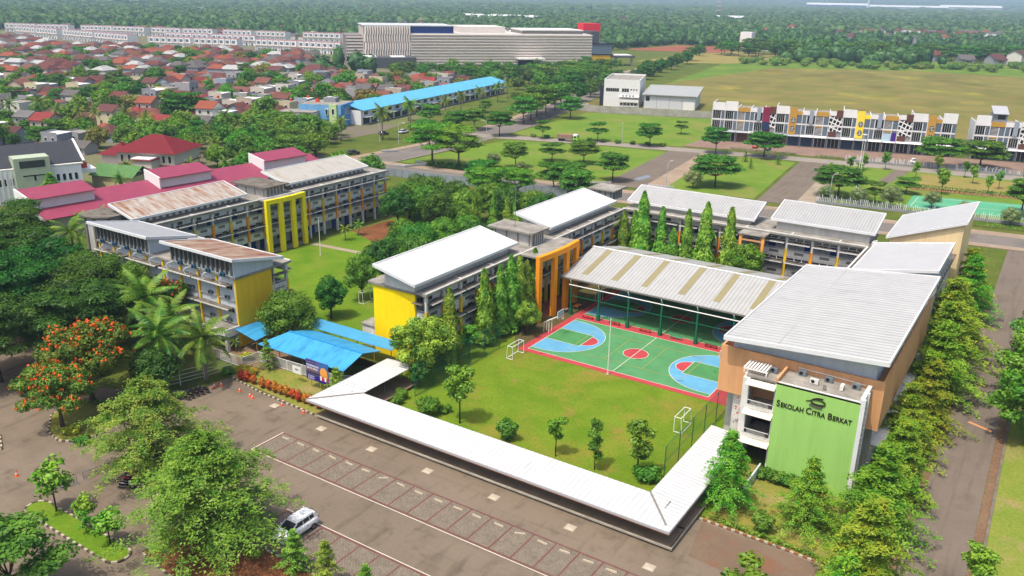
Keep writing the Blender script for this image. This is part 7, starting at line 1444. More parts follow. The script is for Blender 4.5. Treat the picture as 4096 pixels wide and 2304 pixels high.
# hedges
def hedge(label, pts, h, w, lm='mango'):
    rnd = np.random.default_rng(int(abs(pts[0][0]*7))); Q = []
    for a, b in zip(pts[:-1], pts[1:]):
        a = np.array(a); b = np.array(b); L = np.linalg.norm(b-a); n = int(L*26); t = rnd.uniform(0, 1, n); d = (b-a)/L; nr = np.array([-d[1], d[0]]); s = rnd.uniform(-1, 1, n)
        c = np.stack([a[0]+(b[0]-a[0])*t+nr[0]*s*w/2, a[1]+(b[1]-a[1])*t+nr[1]*s*w/2, h*np.sqrt(np.clip(1-.5*s**2, 0, 1))*rnd.uniform(.35, 1.05, n)], 1)
        Q.append(leaf_quads(c, unit(rnd.normal(size=(n, 3))*.6+[0, 0, .8]), .34, .22, rnd))
    o = bpy.data.objects.new('hedge', quads_mesh('hedge', np.concatenate(Q), LM[lm])); link(o); tag(o, label, 'hedge')
hedge('low hedge along the brick kerb below the sign wall', [(38, -26.2), (44, -26.3), (48.6, -26.6), (52.5, -28.3)], .55, .5); hedge('clipped hedge along the near side of the brick path in the park', [(27, 158.2), (66, 163.6)], .9, .8, 'dark'); hedge('clipped hedge along the far side of the brick path in the park', [(27, 162.2), (66, 167.6)], .9, .8, 'dark'); hedge('dark hedge beside the kerbed bed at far left', [(-36, -47.8), (-33, -46.3), (-30, -46.8)], .9, .9, 'dark'); hedge('hedge along the back road at right', [(40, 122), (66, 125.6)], 1.0, 1.2); hedge('hedge along the lawn edge beside the back road', [(-98, 101.6), (-64, 105.6)], .8, 1.0); hedge('hedge strip in front of the shophouses', [(-36, 190.4), (-14, 193.4)], .6, .8); hedge('hedge strip in front of the shophouses farther right', [(-8, 194.4), (1, 195.4)], .6, .8)
hedge('bushy creeper at the corner of the hall stair', [(34.6, -10.4), (35.6, -10.6)], 6.5, .9, 'redtip')
# vehicles far off: simple cars
def small_car(label, c, x, y, a, group='cars parked in the middle distance'):
    r = lthing('parked_car', label, 'car', x, y, a, group); bm = plain('car_'+c, c, .85, .25, spec=.5)
    loft([(-2.1, .7, .62, .25), (-1.9, .84, .64, .36), (0, .86, .65, .38), (1.5, .84, .6, .33), (2.05, .66, .54, .22)], 12, 4).build('body', bm, r, True); loft([(-1.8, .62, 1.05, .1), (-1.5, .7, 1.25, .28), (.2, .7, 1.28, .3), (1.0, .64, 1.0, .05)], 12, 4).build('cabin', M_glass, r, True); loft([(-1.6, .6, 1.5, .05), (.2, .6, 1.54, .05)], 10, 4).build('roof', bm, r, True)
    for sx in (-1.3, 1.3):
        for s in (-1, 1): MB().tube([(sx, s*.7, .32), (sx, s*.88, .32)], .32, 10).build('wheel', M_tyre, r)
    return r
small_car('white car parked on the shophouse forecourt behind the picket fence', '#f2f3f4', 21, 203, R(100)); small_car('dark car parked on the shophouse forecourt under an umbrella tree', '#4a4650', -25, 197, R(95)); small_car('red car under the awning of the shophouses', '#c03a30', -30, 199, R(100)); small_car('white car beside the dark pylon of the white building', '#eeeeee', -131, 262, R(20)); small_car('dark car on the road beside the blue roofed shops', '#30343a', -150, 138, R(80)); small_car('silver car on the road beside the blue roofed shops', '#c8ccd0', -147, 146, R(85)); small_car('dark car parked at the corner by the balustrade', '#26282c', -131, 102, R(60))
MC = []
for k in range(34):
    t = k/33; MC.append(small_car(None, ('#e8e8e8', '#2c2e34', '#b03030', '#9aa0a8', '#e0e0dc', '#404850')[k % 6], -322+t*88+random.uniform(-1, 1)+(k % 2)*7, 366+t*86-(k % 2)*8, R(47+90), 'cars in the mall car park'))
label_row(MC, '# parked car from the left in the mall car park')
# truck
r = lthing('truck', 'green and white truck loaded with crates on the park road', 'truck', -89, 169.4, R(14)); M_tg = plain('truck_green', '#9ccf4a', .8, .4)
lb(r, 'cargo_bed', plain('truck_bed', '#8a7f78', .7), -4.4, 1.4, -1.1, 1.1, .9, 1.2); lb(r, 'cargo', mat('crates', '#b9907a', .7, .9, scale=.5, c2='#8f6f60'), -4.3, 1.3, -1.05, 1.05, 1.2, 2.4)
lb(r, 'cab', M_tg, 1.6, 3.3, -1.05, 1.05, .6, 2.0); lb(r, 'cab_roof', M_wht, 1.6, 3.1, -1.0, 1.0, 2.0, 2.6); lb(r, 'windscreen', M_glass, 3.28, 3.33, -.9, .9, 1.5, 2.2); lb(r, 'side_window', M_glass, 2.0, 2.9, -1.08, -1.051, 1.45, 2.1)
for x in (-3.2, -2.2, 2.4):
    for s in (-1, 1): MB().tube([(x, s*.75, .48), (x, s*1.08, .48)], .48, 12).build('wheel', M_tyre, r)
# ================================================================ HOUSING ESTATE, MALL, FAR COUNTRY
CM = np.array(cam.matrix_world.inverted()); FPX = 29.58/36*4096
def in_view(x, y, z=4.0, m=120):
    """true where a spot falls inside the picture (things outside it are not built)"""
    P = np.stack([np.asarray(x, float), np.asarray(y, float), np.full(np.shape(x), z), np.ones(np.shape(x))], -1)@CM.T
    d = -P[..., 2]; u = FPX*P[..., 0]/np.maximum(d, 1); v = FPX*P[..., 1]/np.maximum(d, 1)
    return (d > 1) & (abs(u) < 2048+m) & (abs(v) < 1152+m)
def terrain(r): return np.interp(r, [0, 5000, 9000, 14000, 20000, 30000], [0, 0, 60, 200, 240, 240])
def inside(poly, x, y):
    c = np.zeros(np.shape(x), bool); n = len(poly)
    for i in range(n):
        (x0, y0), (x1, y1) = poly[i], poly[i-1]
        c ^= ((y0 > y) != (y1 > y)) & (x < (x1-x0)*(y-y0)/(y1-y0+1e-12)+x0)
    return c
ROOFC = [plain('tile_'+c, c, .5, .85, var=.16, scale=1.5) for c in ('#84504a', '#8e5a50', '#754a46', '#966456', '#805450', '#7d7876', '#8c8a8a', '#b4644c', '#a84c48', '#5a5655', '#98685c', '#6e6868', '#7a504c')]
WALLC = [plain('house_'+c, c, .75, .85, var=.1, scale=1.5) for c in ('#a6a8ae', '#9a9ca4', '#b8b6b2', '#e2ded6', '#d8cfc0', '#c9b9a6', '#a8b4c0', '#d9cfa8', '#b0aeb0')]
M_tank = plain('tank_orange', '#e0522c', .8)
def gable(x0, x1, y0, y1, z0, z1, ov=.5):
    ym = (y0+y1)/2; mb = MB(); k = (z1-z0)/(ym-y0)
    for s in (1, -1):
        ya = ym-s*(ym-y0+ov); za = z0-ov*k
        P = [(x0-ov, ya), (x1+ov, ya), (x1+ov, ym), (x0-ov, ym)]; Z = [za, za, z1, z1]
        if s < 0: P = P[::-1]; Z = Z[::-1]
        mb.prism(P, Z, [z+.14 for z in Z])
    return mb
def gwall(x0, x1, y0, y1, h, z1): ym = (y0+y1)/2; return MB().box(x0, x1, y0, y1, 0, h).add([(x0, y0, h), (x0, y1, h), (x0, ym, z1), (x1, y0, h), (x1, y1, h), (x1, ym, z1)], [(0, 1, 2), (4, 3, 5)])
def hipmb(x0, x1, y0, y1, z0, z1): c = (y1-y0)/2*.9; ym = (y0+y1)/2; return MB().add([(x0, y0, z0), (x1, y0, z0), (x1, y1, z0), (x0, y1, z0), (x0+c, ym, z1), (x1-c, ym, z1)], [(0, 1, 5, 4), (1, 2, 5), (2, 3, 4, 5), (3, 0, 4), (3, 2, 1, 0)])
_w = WALLC[0]; _r = ROOFC[0]
HT = [  # wall mesh, roof mesh, window spots, door spot, names
    (gwall(-4, 4, -4, 4, 3.0, 5.2).mesh('wall', _w), gable(-4, 4, -4, 4, 3.0, 5.2).mesh('roof', _r), [(-2.2, -4, 1.2), (2.4, -4, 1.2)], (.3, -4), 'gabled'),
    (MB().box(-4, 4, -4, 4, 0, 3.2).mesh('wall', _w), hipmb(-4.7, 4.7, -4.7, 4.7, 3.2, 5.6).mesh('roof', _r), [(-2.2, -4, 1.2), (2.2, -4, 1.2)], (0, -4), 'hip roofed'),
    (gwall(-3.6, 3.6, -4, 4, 6.0, 8.0).mesh('wall', _w), gable(-3.6, 3.6, -4, 4, 6.0, 8.0).mesh('roof', _r), [(-1.8, -4, 4.0), (1.8, -4, 4.0), (1.9, -4, 1.0)], (-1.6, -4), 'two storey gabled'),
    (MB().box(-3.5, 3.5, -4, 4, 0, 6.2).box(-3.5, 3.5, -4, -3.8, 6.2, 7).box(-3.5, -3.3, -3.8, 4, 6.2, 7).mesh('wall', _w), MB().box(-3.3, 3.5, -3.8, 4.2, 6.21, 6.4).mesh('roof', _r), [(-1.5, -4, 4.0), (1.6, -4, 4.0)], (0, -4), 'flat roofed grey'),
    (gwall(-4.4, 4.4, -3.4, 3.4, 3.0, 4.9).mesh('wall', _w), gable(-4.4, 4.4, -3.4, 3.4, 3.0, 4.9, .7).mesh('roof', _r), [(-2.4, -3.4, 1.1), (2.6, -3.4, 1.1)], (.5, -3.4), 'low gabled')]
winM = MB().box(-.65, .65, -.09, .0, 0, 1.3).mesh('window', M_white); paneM = MB().box(-.52, .52, -.12, -.091, .12, 1.18).mesh('pane', M_glass); doorM = MB().box(-.5, .5, -.08, 0, 0, 2.1).mesh('door', M_brown); tankM = MB().lathe([(.55, 0), (.6, .2), (.55, 1.1), (.2, 1.3)], 10).mesh('water_tank', M_tank); awnM = MB().prism([(-2, -2.2), (2, -2.2), (2, 0), (-2, 0)], [2.3, 2.3, 2.7, 2.7], [2.4, 2.4, 2.8, 2.8]).mesh('porch_roof', _r)
def house(t, x, y, ang, rm, wm, rn, s=1.0, group='houses of the estate'):
    wall, roof, wins, dr, nm = HT[t]; r = lthing('house', None, 'house', x, y, ang, group); r.scale = (s, s, s*rn.uniform(.92, 1.12)); r['_t'] = nm
    inst(wall, 'wall', r, mat=wm); inst(roof, 'roof', r, mat=rm if t != 3 else rn.choice((M_wht, M_concslab)))
    for wx, wy, wz in wins: w_ = inst(winM, 'window', r, (wx, wy, wz)); inst(paneM, 'pane', w_)
    inst(doorM, 'door', r, (dr[0], dr[1], 0))
    if t in (0, 1, 4) and rn.random() < .5: inst(awnM, 'porch_roof', r, (dr[0], dr[1], 0), mat=rm)
    if rn.random() < .07: inst(tankM, 'water_tank', r, (1.5, 1.5, {0: 4.4, 1: 4.4, 2: 7.2, 3: 6.4, 4: 4.1}[t]))
    return r
rn = random.Random(42); TH = R(18); cells = []
EST = [(-198, 50), (-193, 128), (-204, 132), (-208, 165), (-186, 172), (-212, 300), (-252, 318), (-300, 292), (-375, 300), (-440, 392), (-560, 362), (-650, 335), (-810, 345), (-960, 370), (-960, 0), (-420, -100), (-230, 20)]
NOB = [[(-196, 128), (-170, 128), (-165, 165), (-200, 165)], [(-300, 60), (-180, 92), (-180, 104), (-300, 74)]]
for j in range(-6, 44):
    for i in range(-120, 12):
        a = i*8.3+rn.uniform(-.8, .8); b = 95+j*11.4+(3.5 if j % 2 else 0)+rn.uniform(-1, 1)
        x = a*math.cos(TH)-b*math.sin(TH); y = a*math.sin(TH)+b*math.cos(TH); cells.append((x, y, rn.random()))
cx = np.array(cells); ok = inside(EST, cx[:, 0], cx[:, 1]) & in_view(cx[:, 0], cx[:, 1], 5)
for p in NOB: ok &= ~inside(p, cx[:, 0], cx[:, 1])
cx = cx[ok]; dist = np.hypot(cx[:, 0]-60, cx[:, 1]+98); cx = cx[np.argsort(dist)]
HS = []; TS = []; farH = []
for x, y, u in cx:
    d = math.hypot(x-60, y+98)
    ptree = .5 if d < 370 else .3
    if u < ptree:
        if len(TS) < 290: TS.append(plant(rn.choice(('midgreen', 'middark', 'midbright', 'midgreen', 'midrain', 'midautumn' if rn.random() < .3 else 'midgreen')), x, y, rn.uniform(5, 9.5), None, 'garden_tree', group='garden trees among the houses', wide=rn.uniform(.8, 1.2)))
        continue
    t = rn.choice((0, 0, 1, 1, 2, 3, 4, 4)) if u < .9 else 3
    if len(HS) < 285: HS.append(house(t, x, y, TH+rn.choice((0, 0, 0, math.pi/2))+rn.uniform(-.03, .03), rn.choice(ROOFC), rn.choice(WALLC), rn, rn.uniform(.84, 1.05)))
    else: farH.append((x, y))
for i, o in enumerate(sorted(HS, key=bearing, reverse=True)): o['label'] = '%s house of the estate, %s counted from the left edge' % (o['_t'], ordinal(i)); del o['_t']
label_row(TS, '# garden tree from the left among the estate houses')
# larger trees among the near houses
GT = [plant(k, x, y, h, None, 'estate_tree', group='large trees at the estate edge', wide=w_) for k, x, y, h, w_ in (('midrain', -235, 117, 11, 1.35), ('midgreen', -204, 92, 9, 1.2), ('midbright', -196, 84, 8, 1), ('middark', -178, 88, 8, 1), ('midgreen', -172, 112, 9, 1.1), ('midgreen', -165, 96, 8, 1.1), ('midbright', -188, 120, 8, 1), ('midgreen', -215, 140, 9, 1.2), ('midgreen', -225, 165, 10, 1.2), ('middark', -213, 178, 10, 1.2), ('midautumn', -205, 190, 9, 1.2), ('midgreen', -232, 190, 10, 1.2), ('middark', -150, 90, 7, 1), ('midgreen', -140, 75, 7, 1), ('midbright', -158, 80, 8, 1), ('midgreen', -185, 60, 7, 1), ('midgreen', -168, 64, 7, 1), ('midbright', -148, 62, 6.5, 1), ('middark', -126, 64, 6, 1), ('midgreen', -131, 78, 6, 1), ('midgreen', -106, 70, 8, 1.1), ('midbright', -100, 76, 7, 1), ('midrain', -152, 168, 8, 1), ('midrain', -158, 215, 5.5, 1), ('midrain', -164, 250, 5.5, 1), ('midrain', -172, 280, 5.5, 1), ('midrain', -180, 305, 6, 1.1), ('middark', -196, 330, 10, 1.1), ('midrain', -210, 350, 10, 1.2), ('midrain', -225, 370, 9, 1), ('middark', -232, 330, 9, 1), ('midrain', -245, 345, 9, 1), ('midrain', -200, 365, 10, 1.1), ('tierg', -136.5, 6, 8.5, 1.2), ('midrain', -190, 345, 10, 1.2), ('midrain', -180, 335, 10, 1.2))]
for i in range(300):
    x, y = rn.uniform(-330, -160), rn.uniform(285, 470)
    if inside([(-200, 300), (-255, 322), (-300, 300), (-325, 318), (-245, 405), (-215, 470), (-180, 465), (-168, 380), (-160, 330)], np.array(x), np.array(y)) and abs(x-np.interp(y, [245, 330, 425, 520], [-139, -162, -192, -210])) > 10 and all(math.hypot(o.location.x-x, o.location.y-y) > 7 for o in GT): GT.append(plant(rn.choice(('midrain', 'middark', 'midgreen')), x, y, rn.uniform(6, 10), None, 'estate_tree', group='large trees at the estate edge'))
GP = [(-208, 62), (-150, 56), (-132, 62), (-128, 84), (-150, 112), (-160, 128), (-196, 128), (-200, 100)]
for i in range(420):
    x, y = rn.uniform(-210, -124), rn.uniform(55, 130)
    if inside(GP, np.array(x), np.array(y)) and all(math.hypot(o.location.x-x, o.location.y-y) > 5.2 for o in GT):
        GT.append(plant(rn.choice(('midgreen', 'middark', 'midbright', 'midgreen', 'palm', 'midrain')), x, y, rn.uniform(5, 8.5), None, 'estate_tree', group='large trees at the estate edge'))
label_row(GT, '# large tree from the left between the school and the estate')
GT = [plant(k, x, y, h, None, 'street_palm' if 'palm' in k else 'mall_tree', group='planting round the mall') for k, x, y, h in [(('palm', 'tiersmall', 'midgreen')[i % 3], -338+i*7.2+(i % 2)*3, 372+i*7.6-(i % 3)*6, (7, 5, 5)[i % 3]) for i in range(15)]]
label_row(GT, '# small tree from the left in front of the mall')
# white terrace rows
def terrace(x, y, ang, n, label, i, h=7.4):
    r = lthing('terrace_row', label, 'terrace', x, y, ang, 'white terraces beyond the estate'); L = n*6
    lb(r, 'wall', M_wht, 0, L, 0, 10, 0, h); lb(r, 'roof', plain('terrace_roof', '#b86a68', .75), .2, L-.2, .4, 9.8, h, h+.25); lb(r, 'canopy_band', plain('pinkish_band', '#e2cfc8', .8), 0, L, -1.0, -.01, h*.5, h*.56)
    for k in range(n):
        lb(r, 'party_fin', M_wht, k*6-.15, k*6+.15, -1.0, 10, 0, h+.8); f = lb(r, 'window', M_gls, k*6+1.4, k*6+4.4, -.05, .001, h*.62, h*.88); lb(r, 'door', M_shop, k*6+2, k*6+3.6, -.05, .001, 0, 2.4)
    return r
k = 0
for (p, q, nn, lab) in (((-642, 381), (-556, 412), 5, 'front white terrace right of the gap'), ((-548, 422), (-462, 440), 5, 'front white terrace beside the mall'), ((-802, 395), (-672, 383), 7, 'front white terrace at far left'), ((-905, 402), (-812, 396), 5, 'leftmost front white terrace'), ((-1000, 440), (-912, 468), 5, 'back white terrace at far left'), ((-905, 476), (-820, 500), 5, 'back white terrace, second from the left'), ((-812, 502), (-735, 528), 5, 'back white terrace in the middle'), ((-725, 530), (-640, 548), 5, 'back white terrace right of the middle'), ((-630, 556), (-545, 585), 5, 'back white terrace beside the mall'), ((-700, 440), (-600, 470), 6, 'middle white terrace behind the gap')):
    L = math.hypot(q[0]-p[0], q[1]-p[1]); a = math.atan2(q[1]-p[1], q[0]-p[0]); k += 1
    n = int(L/12.8)
    for s in range(2): terrace(p[0]+math.cos(a)*s*L*.5, p[1]+math.sin(a)*s*L*.5, a, max(3, int(L*.48/6)), lab+(', left half' if s == 0 else ', right half'), k, 9.4 if k < 5 else 9.0)
# mall
MA = math.atan2(101.3, 93.2); r = lthing('mall', 'huge mall with ribbed beige facade, blue roof band and red end block', 'mall', -345.4, 389.4, MA)
M_rib = plain('mall_beige', '#d8cfc7', .9, .6); M_rib2 = plain('mall_grey', '#8f8682', .75, .6); M_mdark = plain('mall_charcoal', '#5c5f64', .72, .6)
lb(r, 'core_wall', M_rib2, 0, 138, .6, 75, 0, 22.4); lb(r, 'roof_deck', plain('mall_roof', '#d9d4cc', .8), .5, 137, 1, 74, 22.4, 22.8); nb = 11
for i in range(nb):
    z0 = i*22.4/nb; z1 = (i+1)*22.4/nb; zm = z0+(z1-z0)*.62
    MB().add([(0, .55, z0), (138, .55, z0), (138, -.75, zm), (0, -.75, zm), (138, -.75, z1-.25), (0, -.75, z1-.25), (138, .55, z1), (0, .55, z1)], [(0, 1, 2, 3), (3, 2, 4, 5), (5, 4, 6, 7)]).build('cladding_band', M_rib, r)
lb(r, 'fin_block', M_rib2, -33, -.01, .6, 50, 0, 27.6); lb(r, 'blue_band', plain('mall_blue', '#1f3a86', .8), .01, 32, 3, 50, 22.9, 27.6); lb(r, 'blue_roof', plain('mall_palegrey', '#c9ccd0', .8), -33.5, 32.5, 2, 51, 27.6, 28.2); lb(r, 'side_block', M_rib2, -45, -33.01, 8, 48, 0, 21)
for i in range(9): lb(r, 'side_band', M_rib, -45.1, -33.02, 7.5, 7.99, 2+i*2.15, 3.1+i*2.15)
for row in range(4):
    for i in range(19):
        x0 = -33+i*1.74+(.5 if row % 2 else 0); z0 = 6.2+row*5.35
        MB().add([(x0, .55, z0), (x0+.95, -.7, z0), (x0+1.5, .55, z0), (x0, .55, z0+5.3), (x0+.95, -.7, z0+5.3), (x0+1.5, .55, z0+5.3)], [(0, 1, 4, 3), (1, 2, 5, 4), (3, 4, 5), (2, 1, 0)]).build('vertical_fin', M_rib, r)
lb(r, 'roof_plant', M_rib, 40, 75, 20, 60, 22.9, 27); lb(r, 'roof_canopy', plain('mall_white', '#e8e4de', .82), 84, 132, 4, 40, 25, 25.8); lb(r, 'roof_plant', M_rib2, 84, 132, 4.5, 39, 22.81, 24.99)
for i in range(12): lb(r, 'roof_vent', M_grey2, 50+i*6.5, 51.5+i*6.5, 45, 47, 22.9, 25.6)
lb(r, 'low_block', M_mdark, -38, 1.5, -18, .5, 0, 7.2); lb(r, 'low_block_roof', M_wht, -37, -26, -16, -4, 7.2, 7.8); lb(r, 'low_block_roof', M_wht, -16, -6, -16, -6, 7.2, 7.8)
lb(r, 'red_block', plain('mall_red', '#e02038', .85), 138.1, 152, 22, 36, 8, 30); lb(r, 'black_box', M_mdark, 138.01, 145, 4, 21, 16, 25); lb(r, 'glass_box', M_gls, 138.01, 154, -1, 16, 8.5, 16); lb(r, 'box_frame', M_shop, 137.9, 155, -1.5, -.99, 7.8, 8.6); lb(r, 'box_frame', M_shop, 137.9, 155, -1.5, -.99, 15.8, 16.6); lb(r, 'yellow_box', plain('mall_yellow', '#d8a820', .85), 138.01, 153, -1.2, 14, 1.2, 7.79); lb(r, 'porte_cochere', M_mdark, 154, 172, -4, 12, 6, 7.4); lb(r, 'porte_roof', M_wht, 156, 170, -2, 10, 7.4, 8)
for x in (157, 170): lb(r, 'pier', M_grey2, x-.6, x+.6, -3, -1.8, 0, 6)
lb(r, 'entrance_canopy', plain('mall_white', '#e8e4de', .82), 78, 98, -12, -.8, 5.2, 6.2); lb(r, 'entrance_glass', M_shop, 80, 96, -.9, -.76, 0, 5)
for i in range(12): lb(r, 'mall_sign_panel', M_rib, -33.2, -33.01, 3+i*3.6, 5+i*3.6, 2, 27)
# houses at the right behind the field
HS = []
for i in range(26):
    x = -60+rn.uniform(0, 190); y = 700+rn.uniform(0, 110)
    if x < -10 and y < 730: continue
    HS.append(house(rn.choice((0, 1, 2, 3)), x, y, rn.uniform(0, 3), rn.choice(ROOFC), rn.choice(WALLC), rn, 1.5, 'houses behind the dry field'))
for i, o in enumerate(sorted(HS, key=bearing, reverse=True)): o['label'] = '%s house behind the dry field, %s from the left' % (o['_t'], ordinal(i)); del o['_t']
r = thing('white_house', 'narrow white house among trees left of the dry field', 'house', (-232, 800, 0)); bx(-240, -228, 795, 806, 0, 18).build('wall', M_wht, r); bx(-226, -208, 796, 806, 0, 8).build('wing', WALLC[3], r); MB().prism([(-227, 794), (-206, 794), (-206, 808), (-227, 808)], 8, 8.8).build('roof', ROOFC[7], r)
# field margin scrub and tree lines
SB = [plant('scrubbush', x, y, rn.uniform(3, 6), None, 'scrub_bush', 'bush', group='scrub along the field') for x, y in [(-172+i*3.2+rn.uniform(-6, 6), 598+i*1.6+rn.uniform(-30, 40)) for i in range(66)]]
label_row(SB, '# scrub bush from the left along the far edge of the dry field')
TL = [plant(rn.choice(('midrain', 'middark', 'midrain')), x, y, rn.uniform(10, 15), None, 'boundary_tree', group='tree line behind the field') for x, y in [(-232+i*3.9+rn.uniform(-4, 4), 672+i*1.9+rn.uniform(-8, 24)+(40 if i % 2 else 0)) for i in range(74)]]
label_row(TL, '# dark tree from the left in the line behind the dry field')
# far masses, built as single bodies
def crowns(name, label, cat, X, Y, S, Hh, lm, leaves=0, seed=0, gz=None):
    rnd = np.random.default_rng(seed); n = len(X); Z = gz if gz is not None else np.zeros(n)
    jit = ICV[None]*(1+rnd.uniform(-.22, .3, (n, 12, 1))); V = jit*np.stack([S, S, Hh*.5], 1)[:, None]+np.stack([X, Y, Z+Hh*.5], 1)[:, None]; F = ICF[None]+(np.arange(n)*12)[:, None, None]
    q = np.zeros((0, 4, 3))
    if leaves:
        d = unit(rnd.normal(size=(n*leaves, 3))); d[:, 2] = abs(d[:, 2]); k = np.repeat(np.arange(n), leaves); c = np.stack([X, Y, Z+Hh*.5], 1)[k]+d*np.stack([S, S, Hh*.55], 1)[k]*rnd.uniform(.85, 1.12, (n*leaves, 1))
        q = leaf_quads(c, unit(d+rnd.normal(size=d.shape)*.22+[0, 0, .5]), S[k]*.6, S[k]*.45, rnd)
    o = bpy.data.objects.new(name, quads_mesh(name, q, LM[lm], (V.reshape(-1, 3), F.reshape(-1, 3)))); link(o); return tag(o, label, cat, kind='stuff')
EXC = [EST, [(-141, 250), (-60, 250), (60, 215), (260, 320), (260, 640), (28, 700), (-137, 660), (-190, 560)], [(-700, 340), (-440, 430), (-400, 330), (-200, 300), (-170, 420), (-180, 640), (-330, 620), (-620, 600), (-1050, 470), (-980, 380)], [(-260, 1000), (-40, 1040), (150, 1060), (140, 1150), (-30, 1130), (-280, 1090)], [(-420, 1300), (-250, 1330), (-260, 1440), (-470, 1400)], [(-330, 560), (-150, 590), (-150, 740), (-240, 840), (-330, 840)], [(-80, 690), (140, 690), (140, 830), (-60, 830)], [(-240, 1120), (0, 1270), (10, 1400), (-90, 1420), (-250, 1250)], [(-1000, 290), (-340, 260), (-380, 420), (-520, 470), (-1050, 450)]]
def scatter(r0, r1, step, seed, keep=.85):
    rnd = np.random.default_rng(seed); g = np.arange(-r1, r1, step); X, Y = np.meshgrid(g, np.arange(-200, r1, step)); X = X.ravel()+rnd.uniform(-.5, .5, X.size)*step; Y = Y.ravel()+rnd.uniform(-.5, .5, Y.size)*step
    d = np.hypot(X-60, Y+98); m = (d > r0) & (d < r1); X, Y = X[m], Y[m]; m = in_view(X, Y, 6, 160) & (rnd.uniform(0, 1, X.size) < keep); X, Y = X[m], Y[m]
    m = np.ones(len(X), bool)
    for p in EXC: m &= ~inside(p, X, Y)
    ns = np.sin(X/97+3)*np.sin(Y/83)+np.sin(X/41)*np.cos(Y/53+1)*.6+rnd.normal(size=X.size)*.4; m &= ns > -.62
    return X[m], Y[m]
rs = np.random.default_rng(3)
X, Y = scatter(560, 1300, 10.5, 5); crowns('woodland', 'green woodland beyond the estate and the field', 'woodland', X, Y, 3+6*rs.beta(1.5, 2.5, len(X)), 6+11*rs.beta(1.5, 2.2, len(X)), 'forest', 22, 1)
X, Y = scatter(1300, 2800, 20, 6); crowns('distant_woodland', 'hazy woodland in the distance', 'woodland', X, Y, rs.uniform(8, 13, len(X)), rs.uniform(9, 17, len(X)), 'forest', 8, 2)
X, Y = scatter(2800, 11000, 52, 7); crowns('distant_woodland', 'blue hazy woodland near the horizon', 'woodland', X, Y, rs.uniform(22, 36, len(X)), rs.uniform(14, 26, len(X)), 'forest', 0, 3, terrain(np.hypot(X, Y-40)))
def far_houses(name, label, pts, seed, s=1.0):
    rnd = random.Random(seed); mb = MB(); mats = [WALLC[0], WALLC[3], ROOFC[0], ROOFC[3], ROOFC[5], ROOFC[7], plain('pale_sheet', '#c6c6c4', .6)]
    for x, y in pts:
        a = rnd.uniform(7, 12)*s; b = rnd.uniform(7, 10)*s; h = rnd.choice((3.2, 3.4, 6.2))*s; an = rnd.choice((TH, TH+1.57)); c, sn = math.cos(an), math.sin(an); n0 = len(mb.v); mi = rnd.choice((2, 2, 3, 4, 4, 2, 5, 6))
        mb.obox((x, y, h/2), (a, b, h), an, rnd.choice((0, 1)))
        V = [(-a/2-.5, -b/2-.5, h), (a/2+.5, -b/2-.5, h), (a/2+.5, b/2+.5, h), (-a/2-.5, b/2+.5, h), (-a/2+2, 0, h+2.2*s), (a/2-2, 0, h+2.2*s)]
        mb.add([(x+p[0]*c-p[1]*sn, y+p[0]*sn+p[1]*c, p[2]) for p in V], [(0, 1, 5, 4), (1, 2, 5), (2, 3, 4, 5), (3, 0, 4)], mi)
    o = mb.build(name, mats); return tag(o, label, 'houses', kind='stuff')
far_houses('distant_houses', 'many small roofs of the estate farther back', farH, 1)
pts = [(x, y) for x, y in [(rn.uniform(-1000, -420), rn.uniform(430, 760)) for _ in range(420)] if not inside([(-1050, 430), (-440, 440), (-330, 480), (-330, 620), (-545, 600), (-1000, 470)], np.array(x), np.array(y)) and in_view(x, y, 4, 50) and y > 560+(x+640)*.28]
far_houses('distant_houses', 'village roofs between the white terraces and the woodland', pts, 2, 1.15)
far_houses('distant_houses', 'village roofs in the trees beyond the dry field at right', [(rn.uniform(-225, 20), 1150+rn.uniform(0, 230)) for _ in range(90)], 3, 1.6)
far_houses('distant_houses', 'scattered hamlet roofs in the far woodland', [p for p in [(rn.uniform(-1700, 200), rn.uniform(800, 2300)) for _ in range(260)] if in_view(*p)], 4, 1.4)
M_fw = plain('shed_white', '#e6e8ea', .8); M_fb = plain('shed_blue', '#4a86c0', .78)
for i, (x, y, L, W_, h, m, lbl) in enumerate(((-1330, 5150, 330, 120, 40, M_fb, 'blue and white factory shed on the far right skyline'), (-1010, 5200, 420, 110, 34, M_fw, 'long white factory shed right of the blue one'), (-640, 5300, 300, 120, 40, plain('shed_grey', '#c8c8c4', .75), 'pale grey factory shed on the right skyline'), (-140, 4900, 220, 80, 38, M_fw, 'white shed at the far right horizon'), (160, 5000, 260, 90, 44, M_fb, 'pale blue shed at the far right horizon'), (-3000, 1900, 260, 90, 14, M_fw, 'long white shed on the left horizon'), (-2350, 1530, 150, 60, 12, M_fw, 'white shed in the left woodland'), (-1000, 1330, 150, 50, 13, M_fw, 'white roofed market hall behind the mall'), (-900, 1250, 110, 50, 14, M_fw, 'second white roofed hall behind the mall'), (-660, 1830, 70, 50, 14, plain('shed_grey', '#c8c8c4', .75), 'pale shed beside the red and white radio tower'))):
    r = lthing('factory_shed', lbl, 'shed', x, y, R(33 if x < -2000 else 12)); lb(r, 'wall', m, 0, L, 0, W_, 0, h*.75)
    MB().prism([(-2, -2), (L+2, -2), (L+2, W_/2), (-2, W_/2)], [h*.75, h*.75, h, h], [h*.75+1, h*.75+1, h+1, h+1]).build('roof_slope', M_fw, r); MB().prism([(-2, W_/2), (L+2, W_/2), (L+2, W_+2), (-2, W_+2)], [h, h, h*.75, h*.75], [h+1, h+1, h*.75+1, h*.75+1]).build('roof_slope', M_fw, r)
    for k in range(4): lb(r, 'bay_door', M_grey2, L*(k+.3)/4, L*(k+.7)/4, -.3, .001, 0, h*.45)
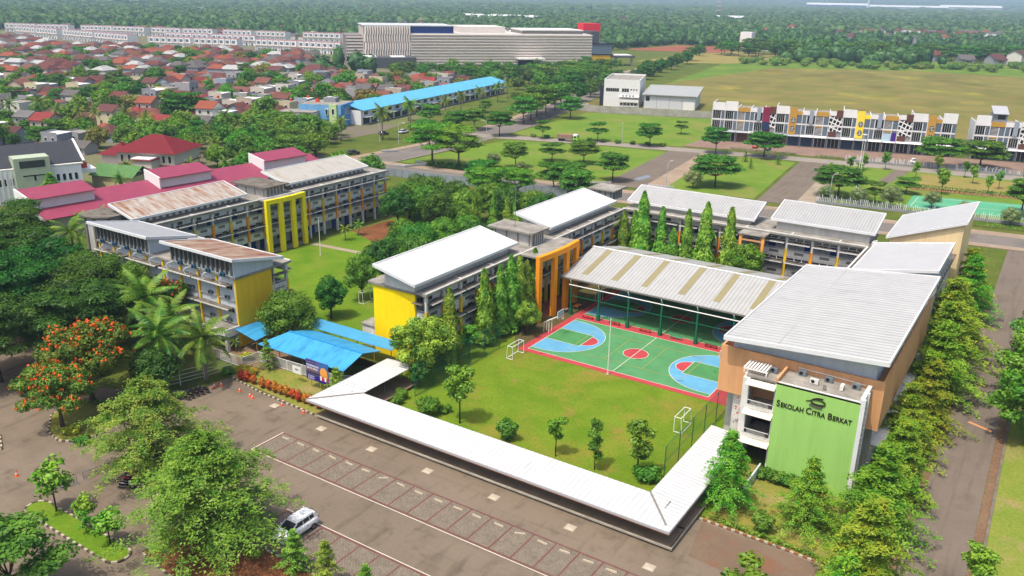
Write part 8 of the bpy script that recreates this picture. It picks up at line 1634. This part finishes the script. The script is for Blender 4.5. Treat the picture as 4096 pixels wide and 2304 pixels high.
def lattice_mast(label, x, y, h, w, ms, secs=10):
    r = thing('radio_tower', label, 'tower', (x, y, 0))
    for k in range(secs):
        z0, z1 = h*k/secs, h*(k+1)/secs; a, b = w*(1-.85*k/secs), w*(1-.85*(k+1)/secs); mb = MB(); t = max(.35, w*.07)
        C0 = [(x+sx*a, y+sy*a, z0) for sx, sy in ((-1, -1), (1, -1), (1, 1), (-1, 1))]; C1 = [(x+sx*b, y+sy*b, z1) for sx, sy in ((-1, -1), (1, -1), (1, 1), (-1, 1))]
        for i in range(4): mb.bar(C0[i], C1[i], t); mb.bar(C0[i], C1[(i+1) % 4], t*.6); mb.bar(C1[i], C1[(i+1) % 4], t*.6)
        mb.build('mast_section', ms[k % len(ms)], r)
M_tr = plain('tower_red', '#c8503c', .8)
lattice_mast('red and white lattice radio tower beyond the field', -812, 2290, 58, 6, [M_tr, M_fw]); lattice_mast('grey lattice mast in the left distance', -1676, 879, 62, 3.5, [M_grey2]); lattice_mast('second grey mast at far left', -2000, 800, 66, 3.5, [M_grey2]); lattice_mast('slender grey mast behind the mall', -1080, 1180, 46, 2.2, [M_grey2]); lattice_mast('grey mast at the right edge of the skyline', -60, 2300, 60, 4, [M_grey2])
r = thing('chimney', 'slim white chimney between the far factory sheds', 'chimney', (-960, 5000, 0)); MB().tube([(-960, 5000, 0), (-960, 5000, 120)], [6, 3.5], 10).build('shaft', M_fw, r); MB().tube([(-960, 5000, 120), (-960, 5000, 124)], [4.2, 4.2], 10).build('rim', M_grey2, r)
# haze: the air between here and the horizon
hz_ = MB().box(-29000, 29000, -29000, 29000, -1.2, 275).build('haze', bpy.data.materials.new('haze_air')); hz_['kind'] = 'stuff'; hz_['label'] = 'thin blue haze over the whole landscape'; hz_['category'] = 'haze'
hm = hz_.data.materials[0]; hm.use_nodes = True; hn = hm.node_tree; hn.nodes.remove(hn.nodes['Principled BSDF']); pv = hn.nodes.new('ShaderNodeVolumePrincipled')
pv.inputs['Color'].default_value = (0.55, 0.76, 1.0, 1); pv.inputs['Density'].default_value = 0.00016; pv.inputs['Anisotropy'].default_value = 0.0
hn.links.new(pv.outputs[0], hn.nodes['Material Output'].inputs['Volume'])
